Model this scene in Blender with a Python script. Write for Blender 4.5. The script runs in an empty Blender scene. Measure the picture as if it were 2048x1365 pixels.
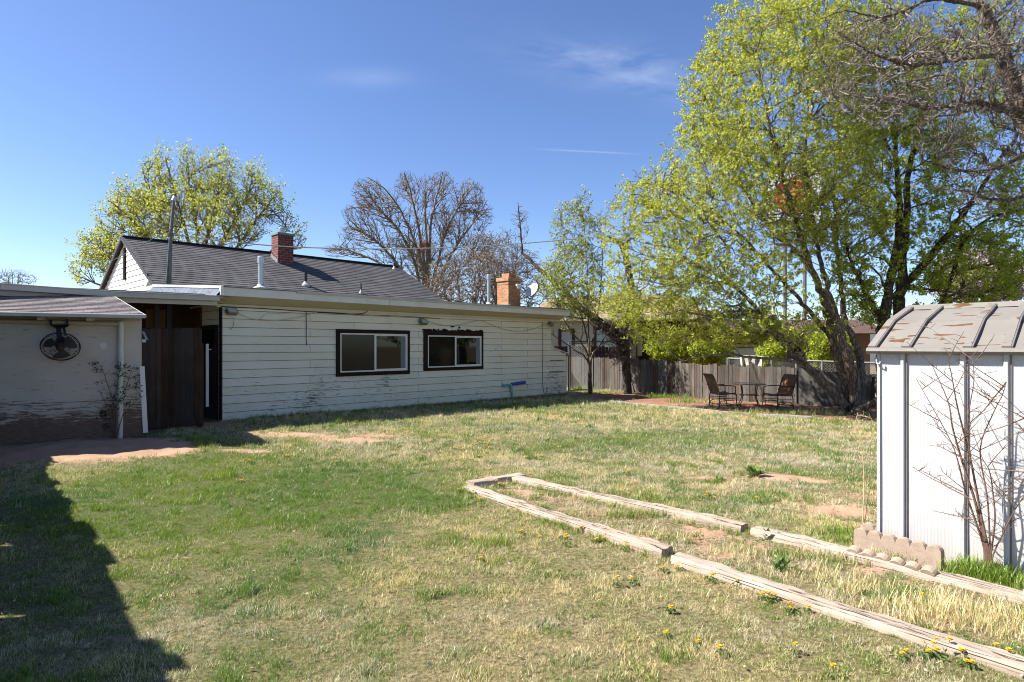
import bpy, math, random
import numpy as np
from mathutils import Vector, Matrix

R = random.Random(11)
rng = np.random.default_rng(11)
scene = bpy.context.scene
COL = scene.collection
rad = math.radians

# ------------------------------------------------------------------ survey of the place (metres)
F, CX, YH, H = 1230.0, 1024.0, 692.0, 1.65          # lens in pixels of the 2048 wide photo, eye height
AZ = rad(44.5)
U = Vector((math.sin(AZ), math.cos(AZ), 0))          # along the long wall of the house
V = Vector((-math.cos(AZ), math.sin(AZ), 0))         # from the long wall into the house
SUN = Vector((-0.97, -0.01, 1.0)).normalized()       # towards the sun


def P(px, py, Y):
    return Vector(((px - CX) / F * Y, Y, H - (py - YH) / F * Y))


def sm(t):
    t = min(1.0, max(0.0, t))
    return t * t * (3 - 2 * t)


def gz(x, y):
    u = (x + 6.4228) * U.x + (y - 13.6208) * U.y
    z = -0.0135 * min(max(u, 0.0), 12.5)
    z += 0.012 * math.sin(x * 1.3 + 0.5) * math.sin(y * 1.1) + 0.008 * math.sin(x * 2.9 + y * 2.3)
    d = ((x + 6.6) / 1.5) ** 2 + ((y - 10.3) / 0.75) ** 2          # dirt heap by the outbuilding
    z += 0.09 * math.exp(-d)
    d = ((x + 8.6) / 1.2) ** 2 + ((y - 9.6) / 0.6) ** 2
    z += 0.06 * math.exp(-d)
    return z


def G(px, py):
    z = 0.0
    for _ in range(6):
        Y = (H - z) * F / (py - YH)
        X = (px - CX) / F * Y
        z = gz(X, Y)
    return Vector((X, Y, z))


C0 = Vector((-6.4228, 13.6208, 0))                   # corner of the house


def HP(px, py, y0):
    """point of the plane y = y0 of the house frame"""
    rx = (px - CX) / F
    t = (y0 + C0.x * V.x + C0.y * V.y) / (rx * V.x + V.y)
    d = Vector((t * rx - C0.x, t - C0.y, 0))
    return Vector((d.dot(U), y0, H - (py - YH) / F * t))


def HS(px, py, x0):
    rx = (px - CX) / F
    t = (x0 + C0.x * U.x + C0.y * U.y) / (rx * U.x + U.y)
    d = Vector((t * rx - C0.x, t - C0.y, 0))
    return Vector((x0, d.dot(V), H - (py - YH) / F * t))


def HW(p):
    """house frame to world"""
    return C0 + U * p[0] + V * p[1] + Vector((0, 0, p[2]))


# ------------------------------------------------------------------ scene helpers
def tag(o, label=None, cat=None, group=None, kind=None):
    if label: o['label'] = label
    if cat: o['category'] = cat
    if group: o['group'] = group
    if kind: o['kind'] = kind
    return o


def empty(name, loc=(0, 0, 0), rz=0.0, label=None, cat=None, group=None):
    o = bpy.data.objects.new(name, None)
    o.empty_display_size = 0.2
    COL.objects.link(o)
    o.location = loc
    o.rotation_euler = (0, 0, rz)
    return tag(o, label, cat, group)


def copy_tree(o, parent=None):
    c = o.copy()
    COL.objects.link(c)
    if parent is not None:
        c.parent = parent
    for ch in list(o.children):
        copy_tree(ch, c)
    return c


class MB:
    """collects shapes and links them as one mesh object"""
    def __init__(self):
        self.v = []
        self.f = []

    def add(self, vs, fs):
        b = len(self.v)
        self.v += [tuple(p) for p in vs]
        self.f += [tuple(i + b for i in f) for f in fs]
        return self

    def box(self, x0, x1, y0, y1, z0, z1, m=None):
        vs = [Vector((x, y, z)) for x in (x0, x1) for y in (y0, y1) for z in (z0, z1)]
        if m is not None: vs = [m @ p for p in vs]
        return self.add(vs, [(0, 1, 3, 2), (4, 6, 7, 5), (0, 4, 5, 1), (2, 3, 7, 6), (0, 2, 6, 4), (1, 5, 7, 3)])

    def bar(self, a, b, w, h, up=(0, 0, 1)):
        """box from a to b, w wide, h high (h along up)"""
        a, b, up = Vector(a), Vector(b), Vector(up)
        d = (b - a).normalized()
        s = d.cross(up)
        if s.length < 1e-4: s = d.cross(Vector((1, 0, 0)))
        s.normalize()
        t = s.cross(d).normalized()
        vs = []
        for p in (a, b):
            for i, j in ((-1, -1), (1, -1), (1, 1), (-1, 1)):
                vs.append(p + s * (i * w / 2) + t * (j * h / 2))
        return self.add(vs, [(0, 1, 2, 3), (7, 6, 5, 4), (0, 4, 5, 1), (1, 5, 6, 2), (2, 6, 7, 3), (3, 7, 4, 0)])

    def poly(self, pts):
        return self.add(pts, [tuple(range(len(pts)))])

    def prism(self, pts, off):
        """polygon pts swept by off"""
        n = len(pts)
        off = Vector(off)
        vs = [Vector(p) for p in pts] + [Vector(p) + off for p in pts]
        fs = [tuple(range(n))[::-1], tuple(range(n, 2 * n))]
        fs += [(i, (i + 1) % n, n + (i + 1) % n, n + i) for i in range(n)]
        return self.add(vs, fs)

    def tube(self, pts, r, s=8, cap=True, closed=False):
        pts = [Vector(p) for p in pts]
        n = len(pts)
        rr = r if isinstance(r, (list, tuple)) else [r] * n
        vs, fs = [], []
        ref = None
        for i, p in enumerate(pts):
            if closed:
                t = pts[(i + 1) % n] - pts[i - 1]
            else:
                t = pts[min(i + 1, n - 1)] - pts[max(i - 1, 0)]
            t.normalize()
            if ref is None:
                ref = t.cross(Vector((0, 0, 1)))
                if ref.length < 1e-3: ref = t.cross(Vector((0, 1, 0)))
            ref = (ref - t * ref.dot(t)).normalized()
            q = t.cross(ref)
            for k in range(s):
                a = 2 * math.pi * k / s
                vs.append(p + (ref * math.cos(a) + q * math.sin(a)) * rr[i])
        for i in range(n if closed else n - 1):
            j = (i + 1) % n
            for k in range(s):
                l = (k + 1) % s
                fs.append((i * s + k, i * s + l, j * s + l, j * s + k))
        if cap and not closed:
            fs.append(tuple(range(s))[::-1])
            fs.append(tuple(range((n - 1) * s, n * s)))
        return self.add(vs, fs)

    def lathe(self, prof, s=16, m=None):
        """profile [(r, z)] turned about z"""
        vs, fs = [], []
        for r, z in prof:
            for k in range(s):
                a = 2 * math.pi * k / s
                p = Vector((r * math.cos(a), r * math.sin(a), z))
                vs.append(m @ p if m is not None else p)
        n = len(prof)
        for i in range(n - 1):
            for k in range(s):
                l = (k + 1) % s
                fs.append((i * s + k, i * s + l, (i + 1) * s + l, (i + 1) * s + k))
        fs.append(tuple(range(s))[::-1])
        fs.append(tuple(range((n - 1) * s, n * s)))
        return self.add(vs, fs)

    def build(self, name, mat, parent=None, smooth=False, loc=None):
        me = bpy.data.meshes.new(name)
        me.from_pydata(self.v, [], self.f)
        if isinstance(mat, str): mat = M[mat]
        me.materials.append(mat)
        if smooth:
            me.polygons.foreach_set('use_smooth', [True] * len(me.polygons))
            try: me.set_sharp_from_angle(angle=rad(40))
            except Exception: pass
        me.update()
        o = bpy.data.objects.new(name, me)
        COL.objects.link(o)
        if loc is not None: o.location = loc
        if parent is not None: o.parent = parent
        return o


def np_obj(name, v, f, mat, parent=None, smooth=False):
    """mesh object from numpy arrays; f is (n, k)"""
    me = bpy.data.meshes.new(name)
    k = f.shape[1]
    me.vertices.add(len(v))
    me.vertices.foreach_set('co', np.ascontiguousarray(v, dtype=np.float32).ravel())
    me.loops.add(f.size)
    me.loops.foreach_set('vertex_index', np.ascontiguousarray(f, dtype=np.int32).ravel())
    me.polygons.add(len(f))
    me.polygons.foreach_set('loop_start', np.arange(0, f.size, k, dtype=np.int32))
    me.polygons.foreach_set('use_smooth', np.full(len(f), smooth))
    me.materials.append(M[mat] if isinstance(mat, str) else mat)
    me.update(calc_edges=True)
    o = bpy.data.objects.new(name, me)
    COL.objects.link(o)
    if parent is not None: o.parent = parent
    return o


def bevel(o, w=0.006, seg=2):
    b = o.modifiers.new('bevel', 'BEVEL')
    b.width = w
    b.segments = seg
    b.limit_method = 'ANGLE'
    b.angle_limit = rad(40)
    return o


# ------------------------------------------------------------------ materials
M = {}


class NT:
    def __init__(self, name):
        self.m = bpy.data.materials.new(name)
        self.m.use_nodes = True
        self.t = self.m.node_tree
        self.t.nodes.clear()
        self.out = self.n('ShaderNodeOutputMaterial')
        self.b = self.n('ShaderNodeBsdfPrincipled')
        self.l(self.b.outputs[0], self.out.inputs[0])
        M[name] = self.m
        self._co = None

    def n(self, typ, **kw):
        nd = self.t.nodes.new(typ)
        for k, v in kw.items(): setattr(nd, k, v)
        return nd

    def l(self, a, b):
        self.t.links.new(a, b)

    def co(self, scale=(1, 1, 1), kind='Object', rot=(0, 0, 0)):
        tc = self.n('ShaderNodeTexCoord')
        mp = self.n('ShaderNodeMapping')
        mp.inputs['Scale'].default_value = scale
        mp.inputs['Rotation'].default_value = rot
        self.l(tc.outputs[kind], mp.inputs[0])
        return mp.outputs[0]

    def noise(self, vec, scale, detail=4, rough=0.6, dist=0.0):
        nd = self.n('ShaderNodeTexNoise')
        self.l(vec, nd.inputs['Vector'])
        nd.inputs['Scale'].default_value = scale
        nd.inputs['Detail'].default_value = detail
        nd.inputs['Roughness'].default_value = rough
        nd.inputs['Distortion'].default_value = dist
        return nd.outputs['Fac']

    def ramp(self, fac, stops):
        nd = self.n('ShaderNodeValToRGB')
        el = nd.color_ramp.elements
        while len(el) < len(stops): el.new(0.5)
        for e, (p, c) in zip(el, stops):
            e.position = p
            e.color = (*c, 1) if isinstance(c, (tuple, list)) else (c, c, c, 1)
        self.l(fac, nd.inputs[0])
        return nd.outputs[0]

    def mix(self, fac, a, b, blend='MIX'):
        nd = self.n('ShaderNodeMix', data_type='RGBA', blend_type=blend)
        for s, v in ((0, fac), (6, a), (7, b)):
            if hasattr(v, 'links') or isinstance(v, bpy.types.NodeSocket): self.l(v, nd.inputs[s])
            elif isinstance(v, (int, float)): nd.inputs[s].default_value = v
            else: nd.inputs[s].default_value = (*v, 1)
        return nd.outputs[2]

    def math(self, op, a, b=None, clamp=False):
        nd = self.n('ShaderNodeMath', operation=op, use_clamp=clamp)
        for s, v in ((0, a), (1, b)):
            if v is None: continue
            if isinstance(v, bpy.types.NodeSocket): self.l(v, nd.inputs[s])
            else: nd.inputs[s].default_value = v
        return nd.outputs[0]

    def xyz(self, vec):
        nd = self.n('ShaderNodeSeparateXYZ')
        self.l(vec, nd.inputs[0])
        return nd.outputs

    def island(self):
        return self.n('ShaderNodeNewGeometry').outputs['Random Per Island']

    def bump(self, h, strength=0.4, dist=0.01):
        nd = self.n('ShaderNodeBump')
        nd.inputs['Strength'].default_value = strength
        nd.inputs['Distance'].default_value = dist
        self.l(h, nd.inputs['Height'])
        self.l(nd.outputs[0], self.b.inputs['Normal'])

    def set(self, color=None, rough=None, metal=None, spec=None):
        for nm, v in (('Base Color', color), ('Roughness', rough), ('Metallic', metal), ('Specular IOR Level', spec)):
            if v is None: continue
            if isinstance(v, bpy.types.NodeSocket): self.l(v, self.b.inputs[nm])
            elif isinstance(v, (tuple, list)): self.b.inputs[nm].default_value = (*v, 1)
            else: self.b.inputs[nm].default_value = v
        return self


def plain(name, c, rough=0.6, metal=0.0, var=0.25, scale=6.0, bump=0.15, stretch=(1, 1, 1), spec=0.4, island=0.0):
    """one colour with grain, patches of wear and a little relief"""
    t = NT(name)
    co = t.co(stretch)
    n1 = t.noise(co, scale, 6, 0.65)
    n2 = t.noise(co, scale * 7.3, 3, 0.6)
    f = t.math('ADD', t.math('MULTIPLY', n1, 0.7), t.math('MULTIPLY', n2, 0.3))
    lo = tuple(x * (1 - var) for x in c)
    hi = tuple(min(1, x * (1 + var * 0.7)) for x in c)
    col = t.ramp(f, [(0.3, lo), (0.5, c), (0.7, hi)])
    if island:
        k = t.ramp(t.island(), [(0.0, 1 - island), (1.0, 1.0 + island * 0.4)])
        col = t.mix(1.0, col, k, 'MULTIPLY')
    t.set(col, rough, metal, spec)
    if bump: t.bump(f, bump, 0.01)
    return t


# paints, metals and small stuff
plain('white_trim', (0.62, 0.61, 0.56), 0.55, var=0.12, scale=3)
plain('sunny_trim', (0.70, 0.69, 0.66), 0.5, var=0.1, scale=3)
plain('soffit_paint', (0.52, 0.47, 0.33), 0.7, var=0.12, scale=2)
plain('gutter_metal', (0.42, 0.40, 0.35), 0.45, var=0.12, scale=4)
plain('grey_edge', (0.20, 0.20, 0.20), 0.5, var=0.15, scale=4)
plain('dark_edge', (0.035, 0.032, 0.034), 0.6, var=0.2)
plain('brown_trim', (0.020, 0.012, 0.009), 0.8, var=0.35, scale=9, spec=0.12)
plain('vinyl_white', (0.60, 0.58, 0.54), 0.4, var=0.06)
plain('galv', (0.48, 0.50, 0.52), 0.38, metal=0.7, var=0.15, scale=10, bump=0.05)
plain('black_pipe', (0.02, 0.02, 0.022), 0.5)
plain('lead_boot', (0.42, 0.41, 0.40), 0.6, var=0.2)
plain('mast_steel', (0.14, 0.13, 0.12), 0.5, metal=0.4, var=0.3, scale=8)
plain('cable', (0.05, 0.045, 0.04), 0.7)
plain('cable_pale', (0.40, 0.37, 0.33), 0.6)
plain('copper_green', (0.13, 0.21, 0.18), 0.6, var=0.25)
plain('concrete', (0.26, 0.235, 0.20), 0.9, var=0.25, scale=9, bump=0.3)
plain('foundation', (0.16, 0.12, 0.09), 0.9, var=0.3, scale=6)
plain('edging_stone', (0.315, 0.24, 0.18), 0.95, var=0.22, scale=14, bump=0.55)
plain('fan_black', (0.012, 0.012, 0.013), 0.45)
plain('fan_blade', (0.045, 0.045, 0.048), 0.5)
plain('fan_hub', (0.05, 0.028, 0.022), 0.5)
plain('pvc', (0.50, 0.49, 0.44), 0.45, var=0.1)
plain('conduit', (0.40, 0.36, 0.26), 0.6, var=0.18, scale=5)
plain('lamp_body', (0.16, 0.15, 0.13), 0.45, var=0.2)
plain('lamp_glass', (0.35, 0.37, 0.36), 0.15, var=0.1)
plain('dish_grey', (0.42, 0.43, 0.46), 0.4, var=0.06)
plain('pipe_teal', (0.10, 0.33, 0.36), 0.5, var=0.15)
plain('pipe_green', (0.28, 0.42, 0.26), 0.6, var=0.2)
plain('pipe_blue', (0.015, 0.075, 0.32), 0.45, var=0.1)
plain('tube_metal', (0.05, 0.038, 0.028), 0.4, metal=0.3, var=0.3)
plain('sling', (0.062, 0.038, 0.024), 0.8, var=0.2, scale=40, bump=0.3)
plain('sling_rust', (0.16, 0.07, 0.03), 0.8, var=0.25, scale=40, bump=0.3)
plain('table_glass', (0.14, 0.14, 0.13), 0.12, var=0.15)
plain('chain_wire', (0.34, 0.34, 0.33), 0.45, metal=0.6, var=0.1)
plain('chain_dark', (0.13, 0.13, 0.125), 0.5, metal=0.4, var=0.2)
plain('maroon', (0.045, 0.014, 0.014), 0.6, var=0.3)
plain('porch_brown', (0.06, 0.030, 0.020), 0.7, var=0.3)
plain('porch_tan', (0.20, 0.11, 0.065), 0.7, var=0.2)
plain('dark_inside', (0.012, 0.011, 0.010), 0.9)
plain('tan_roof', (0.27, 0.20, 0.12), 0.9, var=0.2, scale=5)
plain('red_roof', (0.085, 0.05, 0.04), 0.9, var=0.25, scale=5)
plain('trailer_white', (0.66, 0.67, 0.70), 0.4, var=0.05)
plain('trailer_dark', (0.03, 0.03, 0.035), 0.4)
plain('tarp', (0.42, 0.38, 0.33), 0.8, var=0.15)
plain('yellow_tin', (0.80, 0.42, 0.01), 0.45, var=0.1)
plain('blue_tin', (0.05, 0.20, 0.55), 0.45, var=0.1)
plain('sign_white', (0.78, 0.78, 0.77), 0.4, var=0.04)
plain('sign_red', (0.50, 0.012, 0.014), 0.4, var=0.08)
plain('sign_orange', (0.66, 0.10, 0.02), 0.4, var=0.1)
plain('sign_yellow', (0.80, 0.50, 0.10), 0.4, var=0.1)
plain('mint', (0.40, 0.50, 0.46), 0.6, var=0.06)
plain('curtain', (0.45, 0.43, 0.42), 0.8, var=0.15, stretch=(6, 6, 1))
plain('hose_pale', (0.50, 0.46, 0.38), 0.6)
plain('blue_panel', (0.11, 0.125, 0.15), 0.4, var=0.15)
plain('dandelion_yellow', (0.72, 0.42, 0.008), 0.7, var=0.2, scale=60, bump=0, island=0.25)
plain('dead_twig', (0.16, 0.115, 0.085), 0.85, var=0.3, scale=20)
plain('sapling_bark', (0.145, 0.085, 0.06), 0.7, var=0.3, scale=15)
plain('dry_stalk', (0.45, 0.35, 0.20), 0.9, var=0.2)
plain('litter', (0.40, 0.32, 0.24), 0.9, var=0.3, scale=30, bump=0, island=0.5)
plain('hill_earth', (0.26, 0.18, 0.12), 0.95, var=0.2, scale=0.05)


def glass():
    t = NT('pane_glass')
    n = t.noise(t.co((1, 1, 1)), 1.2, 2)
    t.set((0.006, 0.006, 0.006), 0.03, 0, 0.35)
    t.bump(n, 0.02, 0.02)
    t = NT('screen_mesh')
    co = t.co((1, 1, 1))
    t.set(t.ramp(t.noise(co, 2.0, 3), [(0.3, (0.007, 0.006, 0.006)), (0.7, (0.013, 0.011, 0.010))]), 0.10, 0, 0.22)


def siding():
    t = NT('siding_paint')
    co = t.co((1, 1, 1))
    x = t.xyz(co)
    base = t.ramp(t.noise(co, 1.1, 4), [(0.3, (0.64, 0.59, 0.475)), (0.7, (0.71, 0.665, 0.555))])
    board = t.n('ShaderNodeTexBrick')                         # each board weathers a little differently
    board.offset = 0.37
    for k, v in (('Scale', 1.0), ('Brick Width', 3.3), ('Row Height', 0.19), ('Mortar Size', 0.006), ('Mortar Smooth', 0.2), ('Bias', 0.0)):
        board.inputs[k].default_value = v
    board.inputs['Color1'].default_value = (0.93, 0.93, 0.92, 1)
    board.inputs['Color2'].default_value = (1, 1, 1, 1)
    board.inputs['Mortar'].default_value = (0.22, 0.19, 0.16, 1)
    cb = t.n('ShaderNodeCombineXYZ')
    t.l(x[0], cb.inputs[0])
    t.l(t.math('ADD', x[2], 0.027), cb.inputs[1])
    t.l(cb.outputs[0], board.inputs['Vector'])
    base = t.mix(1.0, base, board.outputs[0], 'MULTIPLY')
    # peeling: thin horizontal flakes, thicker towards the ground and in patches
    st = t.co((1.5, 1.5, 11))
    flake = t.noise(st, 3.2, 8, 0.72, 0.4)
    patch = t.noise(co, 0.75, 3, 0.5)
    low = t.math('SUBTRACT', 1.0, t.math('MULTIPLY', x[2], 0.72), clamp=True)
    lvl = t.math('ADD', t.math('MULTIPLY', patch, 0.42), t.math('MULTIPLY', low, 0.075))
    m = t.math('SUBTRACT', t.math('ADD', flake, lvl), 0.84)
    m = t.math('MULTIPLY', m, 14.0, clamp=True)
    wood = t.ramp(t.noise(st, 8, 4), [(0.3, (0.10, 0.085, 0.07)), (0.7, (0.27, 0.235, 0.20))])
    col = t.mix(m, base, wood)
    t.set(col, 0.65, 0, 0.3)
    t.bump(t.math('SUBTRACT', t.noise(st, 9, 4), m), 0.25, 0.004)

    t = NT('gable_paint')
    co = t.co((1, 1, 1))
    t.set(t.ramp(t.noise(co, 2.5, 5), [(0.3, (0.70, 0.68, 0.66)), (0.7, (0.80, 0.79, 0.78))]), 0.6)

    t = NT('plywood_peel')
    co = t.co((1, 1, 1))
    x = t.xyz(co)
    base = t.ramp(t.noise(co, 1.4, 5), [(0.3, (0.46, 0.41, 0.335)), (0.7, (0.56, 0.505, 0.42))])
    st = t.co((1.6, 1.6, 13))
    flake = t.noise(st, 2.2, 9, 0.74, 0.6)
    patch = t.noise(co, 0.9, 3, 0.5)
    low = t.math('SUBTRACT', 1.0, t.math('MULTIPLY', x[2], 0.83), clamp=True)
    low = t.math('MULTIPLY', low, low)
    lvl = t.math('ADD', t.math('MULTIPLY', patch, 0.36), t.math('MULTIPLY', low, 0.55))
    m = t.math('MULTIPLY', t.math('SUBTRACT', t.math('ADD', flake, lvl), 0.765), 10.0, clamp=True)
    wood = t.ramp(t.noise(st, 6, 5), [(0.3, (0.09, 0.055, 0.04)), (0.75, (0.24, 0.17, 0.13))])
    t.set(t.mix(m, base, wood), 0.8, 0, 0.2)
    t.bump(t.math('SUBTRACT', t.noise(st, 9, 4), m), 0.4, 0.004)


def shingles(name, c1, c2, mortar, w=0.33, h=0.143):
    t = NT(name)
    co = t.co((1, 1, 1))
    b = t.n('ShaderNodeTexBrick')
    t.l(co, b.inputs['Vector'])
    b.offset = 0.43
    for k, v in (('Scale', 1.0), ('Brick Width', w), ('Row Height', h), ('Mortar Size', 0.006), ('Bias', -0.1), ('Mortar Smooth', 0.2)):
        b.inputs[k].default_value = v
    b.inputs['Color1'].default_value = (*c1, 1)
    b.inputs['Color2'].default_value = (*c2, 1)
    b.inputs['Mortar'].default_value = (*mortar, 1)
    g = t.noise(co, 55, 3, 0.7)
    n = t.noise(co, 0.9, 3)
    col = t.mix(1.0, b.outputs[0], t.ramp(g, [(0.3, 0.6), (0.7, 1.35)]), 'MULTIPLY')
    col = t.mix(1.0, col, t.ramp(n, [(0.3, 0.85), (0.7, 1.12)]), 'MULTIPLY')
    t.set(col, 0.85, 0, 0.35)
    t.bump(t.math('ADD', g, b.outputs['Fac']), 0.5, 0.006)


def bricks(name, c1, c2, mortar, rough_edge=0.0):
    t = NT(name)
    x = t.xyz(t.co((1, 1, 1)))
    cb = t.n('ShaderNodeCombineXYZ')
    t.l(t.math('ADD', x[0], x[1]), cb.inputs[0])
    t.l(x[2], cb.inputs[1])
    b = t.n('ShaderNodeTexBrick')
    t.l(cb.outputs[0], b.inputs['Vector'])
    for k, v in (('Scale', 1.0), ('Brick Width', 0.21), ('Row Height', 0.075), ('Mortar Size', 0.007), ('Bias', 0.0), ('Mortar Smooth', 0.3)):
        b.inputs[k].default_value = v
    b.inputs['Color1'].default_value = (*c1, 1)
    b.inputs['Color2'].default_value = (*c2, 1)
    b.inputs['Mortar'].default_value = (*mortar, 1)
    n = t.noise(t.co((1, 1, 1)), 14, 5, 0.7)
    col = t.mix(1.0, b.outputs[0], t.ramp(n, [(0.3, 0.65), (0.7, 1.25)]), 'MULTIPLY')
    t.set(col, 0.85, 0, 0.25)
    t.bump(t.math('SUBTRACT', n, t.math('MULTIPLY', b.outputs['Fac'], 1.5)), 0.6, 0.01)


def boards(name, lo, hi, knots=True, var=0.4):
    """weathered planks: each plank its own tone, grain along z"""
    t = NT(name)
    co = t.co((14, 14, 0.9))
    g = t.noise(co, 2.2, 7, 0.7, 1.2)
    col = t.ramp(g, [(0.25, lo), (0.75, hi)])
    k = t.ramp(t.island(), [(0.0, 1 - var), (1.0, 1 + var * 0.6)])
    col = t.mix(1.0, col, k, 'MULTIPLY')
    av = tuple(sum(hi) / 3 * 0.8 for _ in range(3))          # some planks have gone grey
    fr = t.math('FRACT', t.math('MULTIPLY', t.island(), 5.13))
    col = t.mix(t.math('MULTIPLY', fr, 0.6), col, av)
    st = t.noise(t.co((2, 2, 1)), 1.6, 4)
    col = t.mix(1.0, col, t.ramp(st, [(0.3, 0.7), (0.7, 1.15)]), 'MULTIPLY')
    t.set(col, 0.9, 0, 0.2)
    t.bump(g, 0.5, 0.006)


def timber():
    t = NT('timber_wood')
    co = t.co((1.1, 30, 30))
    g = t.noise(co, 1.5, 8, 0.75, 0.9)
    col = t.ramp(g, [(0.30, (0.13, 0.10, 0.08)), (0.44, (0.36, 0.30, 0.245)), (0.75, (0.50, 0.43, 0.365))])
    crack = t.noise(t.co((0.9, 55, 55)), 1.0, 4, 0.55, 0.9)
    cm = t.ramp(crack, [(0.36, 1.0), (0.41, 0.0)])
    col = t.mix(cm, col, (0.05, 0.038, 0.03))
    st = t.noise(t.co((1, 1, 1)), 2.4, 4)
    col = t.mix(1.0, col, t.ramp(st, [(0.3, (0.82, 0.74, 0.68)), (0.7, (1.05, 1.04, 1.02))]), 'MULTIPLY')
    t.set(col, 0.9, 0, 0.2)
    t.bump(t.math('SUBTRACT', g, t.math('MULTIPLY', cm, 1.5)), 0.7, 0.008)


def bark(name, lo, hi, scale=9.0):
    t = NT(name)
    co = t.co((1, 1, 0.22))
    g = t.noise(co, scale, 8, 0.7, 0.7)
    w = t.n('ShaderNodeTexVoronoi', feature='DISTANCE_TO_EDGE')
    w.inputs['Scale'].default_value = scale * 2.2
    t.l(co, w.inputs['Vector'])
    fur = t.ramp(w.outputs['Distance'], [(0.0, 0.35), (0.18, 1.0)])
    col = t.mix(1.0, t.ramp(g, [(0.3, lo), (0.7, hi)]), fur, 'MULTIPLY')
    t.set(col, 0.95, 0, 0.15)
    t.bump(t.math('ADD', g, fur), 0.8, 0.02)


def leaf(name, stops, trans=0.35):
    """leaf colours differ from leaf to leaf; some light passes through"""
    t = NT(name)
    col = t.ramp(t.island(), stops)
    t.set(col, 0.55, 0, 0.3)
    tr = t.n('ShaderNodeBsdfTranslucent')
    t.l(col, tr.inputs[0])
    mx = t.n('ShaderNodeMixShader')
    mx.inputs[0].default_value = trans
    t.l(t.b.outputs[0], mx.inputs[1])
    t.l(tr.outputs[0], mx.inputs[2])
    t.l(mx.outputs[0], t.out.inputs[0])


def grass_mats():
    t = NT('grass_blade')
    at = t.n('ShaderNodeAttribute', attribute_type='INSTANCER', attribute_name='tint')
    x = t.xyz(at.outputs['Vector'])
    isl = t.island()
    green = t.mix(x[1], (0.200, 0.275, 0.024), (0.115, 0.215, 0.050))
    green = t.mix(1.0, green, t.ramp(isl, [(0.0, 0.65), (1.0, 1.5)]), 'MULTIPLY')
    dry = t.mix(x[2], (0.86, 0.70, 0.34), (0.74, 0.64, 0.46))
    dry = t.mix(1.0, dry, t.ramp(t.math('FRACT', t.math('MULTIPLY', isl, 7.31)), [(0.0, 0.55), (1.0, 1.25)]), 'MULTIPLY')
    pick = t.math('FRACT', t.math('MULTIPLY', isl, 3.77))
    m = t.math('LESS_THAN', pick, x[0])
    col = t.mix(m, dry, green)
    t.set(col, 0.38, 0, 0.5)
    tr = t.n('ShaderNodeBsdfTranslucent')
    t.l(col, tr.inputs[0])
    mx = t.n('ShaderNodeMixShader')
    mx.inputs[0].default_value = 0.38
    t.l(t.b.outputs[0], mx.inputs[1])
    t.l(tr.outputs[0], mx.inputs[2])
    t.l(mx.outputs[0], t.out.inputs[0])

    t = NT('yard_ground')
    co = t.co((1, 1, 1))
    at = t.n('ShaderNodeAttribute', attribute_type='GEOMETRY', attribute_name='cover')
    x = t.xyz(at.outputs['Vector'])
    n1 = t.noise(co, 3.0, 6, 0.65)
    n2 = t.noise(co, 38.0, 5, 0.7)
    n3 = t.noise(co, 160.0, 3, 0.6)
    dirt = t.ramp(n1, [(0.3, (0.34, 0.205, 0.13)), (0.7, (0.45, 0.30, 0.20))])
    red = t.ramp(n1, [(0.3, (0.20, 0.095, 0.058)), (0.7, (0.32, 0.17, 0.11))])
    dirt = t.mix(x[2], dirt, red)
    thatch = t.ramp(n2, [(0.32, (0.06, 0.048, 0.024)), (0.5, (0.19, 0.15, 0.075)), (0.68, (0.38, 0.30, 0.16))])  # thatch over soil; dark tones stand in for shadow between tufts
    gr = t.ramp(n2, [(0.32, (0.030, 0.042, 0.012)), (0.68, (0.13, 0.14, 0.05))])
    thatch = t.mix(x[0], thatch, gr)
    edge = t.math('ADD', x[1], t.math('MULTIPLY', t.math('SUBTRACT', n2, 0.5), 1.6))
    edge = t.math('MULTIPLY', t.math('SUBTRACT', edge, 0.38), 4.0, clamp=True)
    col = t.mix(edge, thatch, dirt)
    col = t.mix(1.0, col, t.ramp(n3, [(0.3, 0.75), (0.7, 1.2)]), 'MULTIPLY')
    t.set(col, 0.95, 0, 0.15)
    t.bump(t.math('ADD', n2, t.math('MULTIPLY', n3, 0.5)), 0.7, 0.02)


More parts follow.
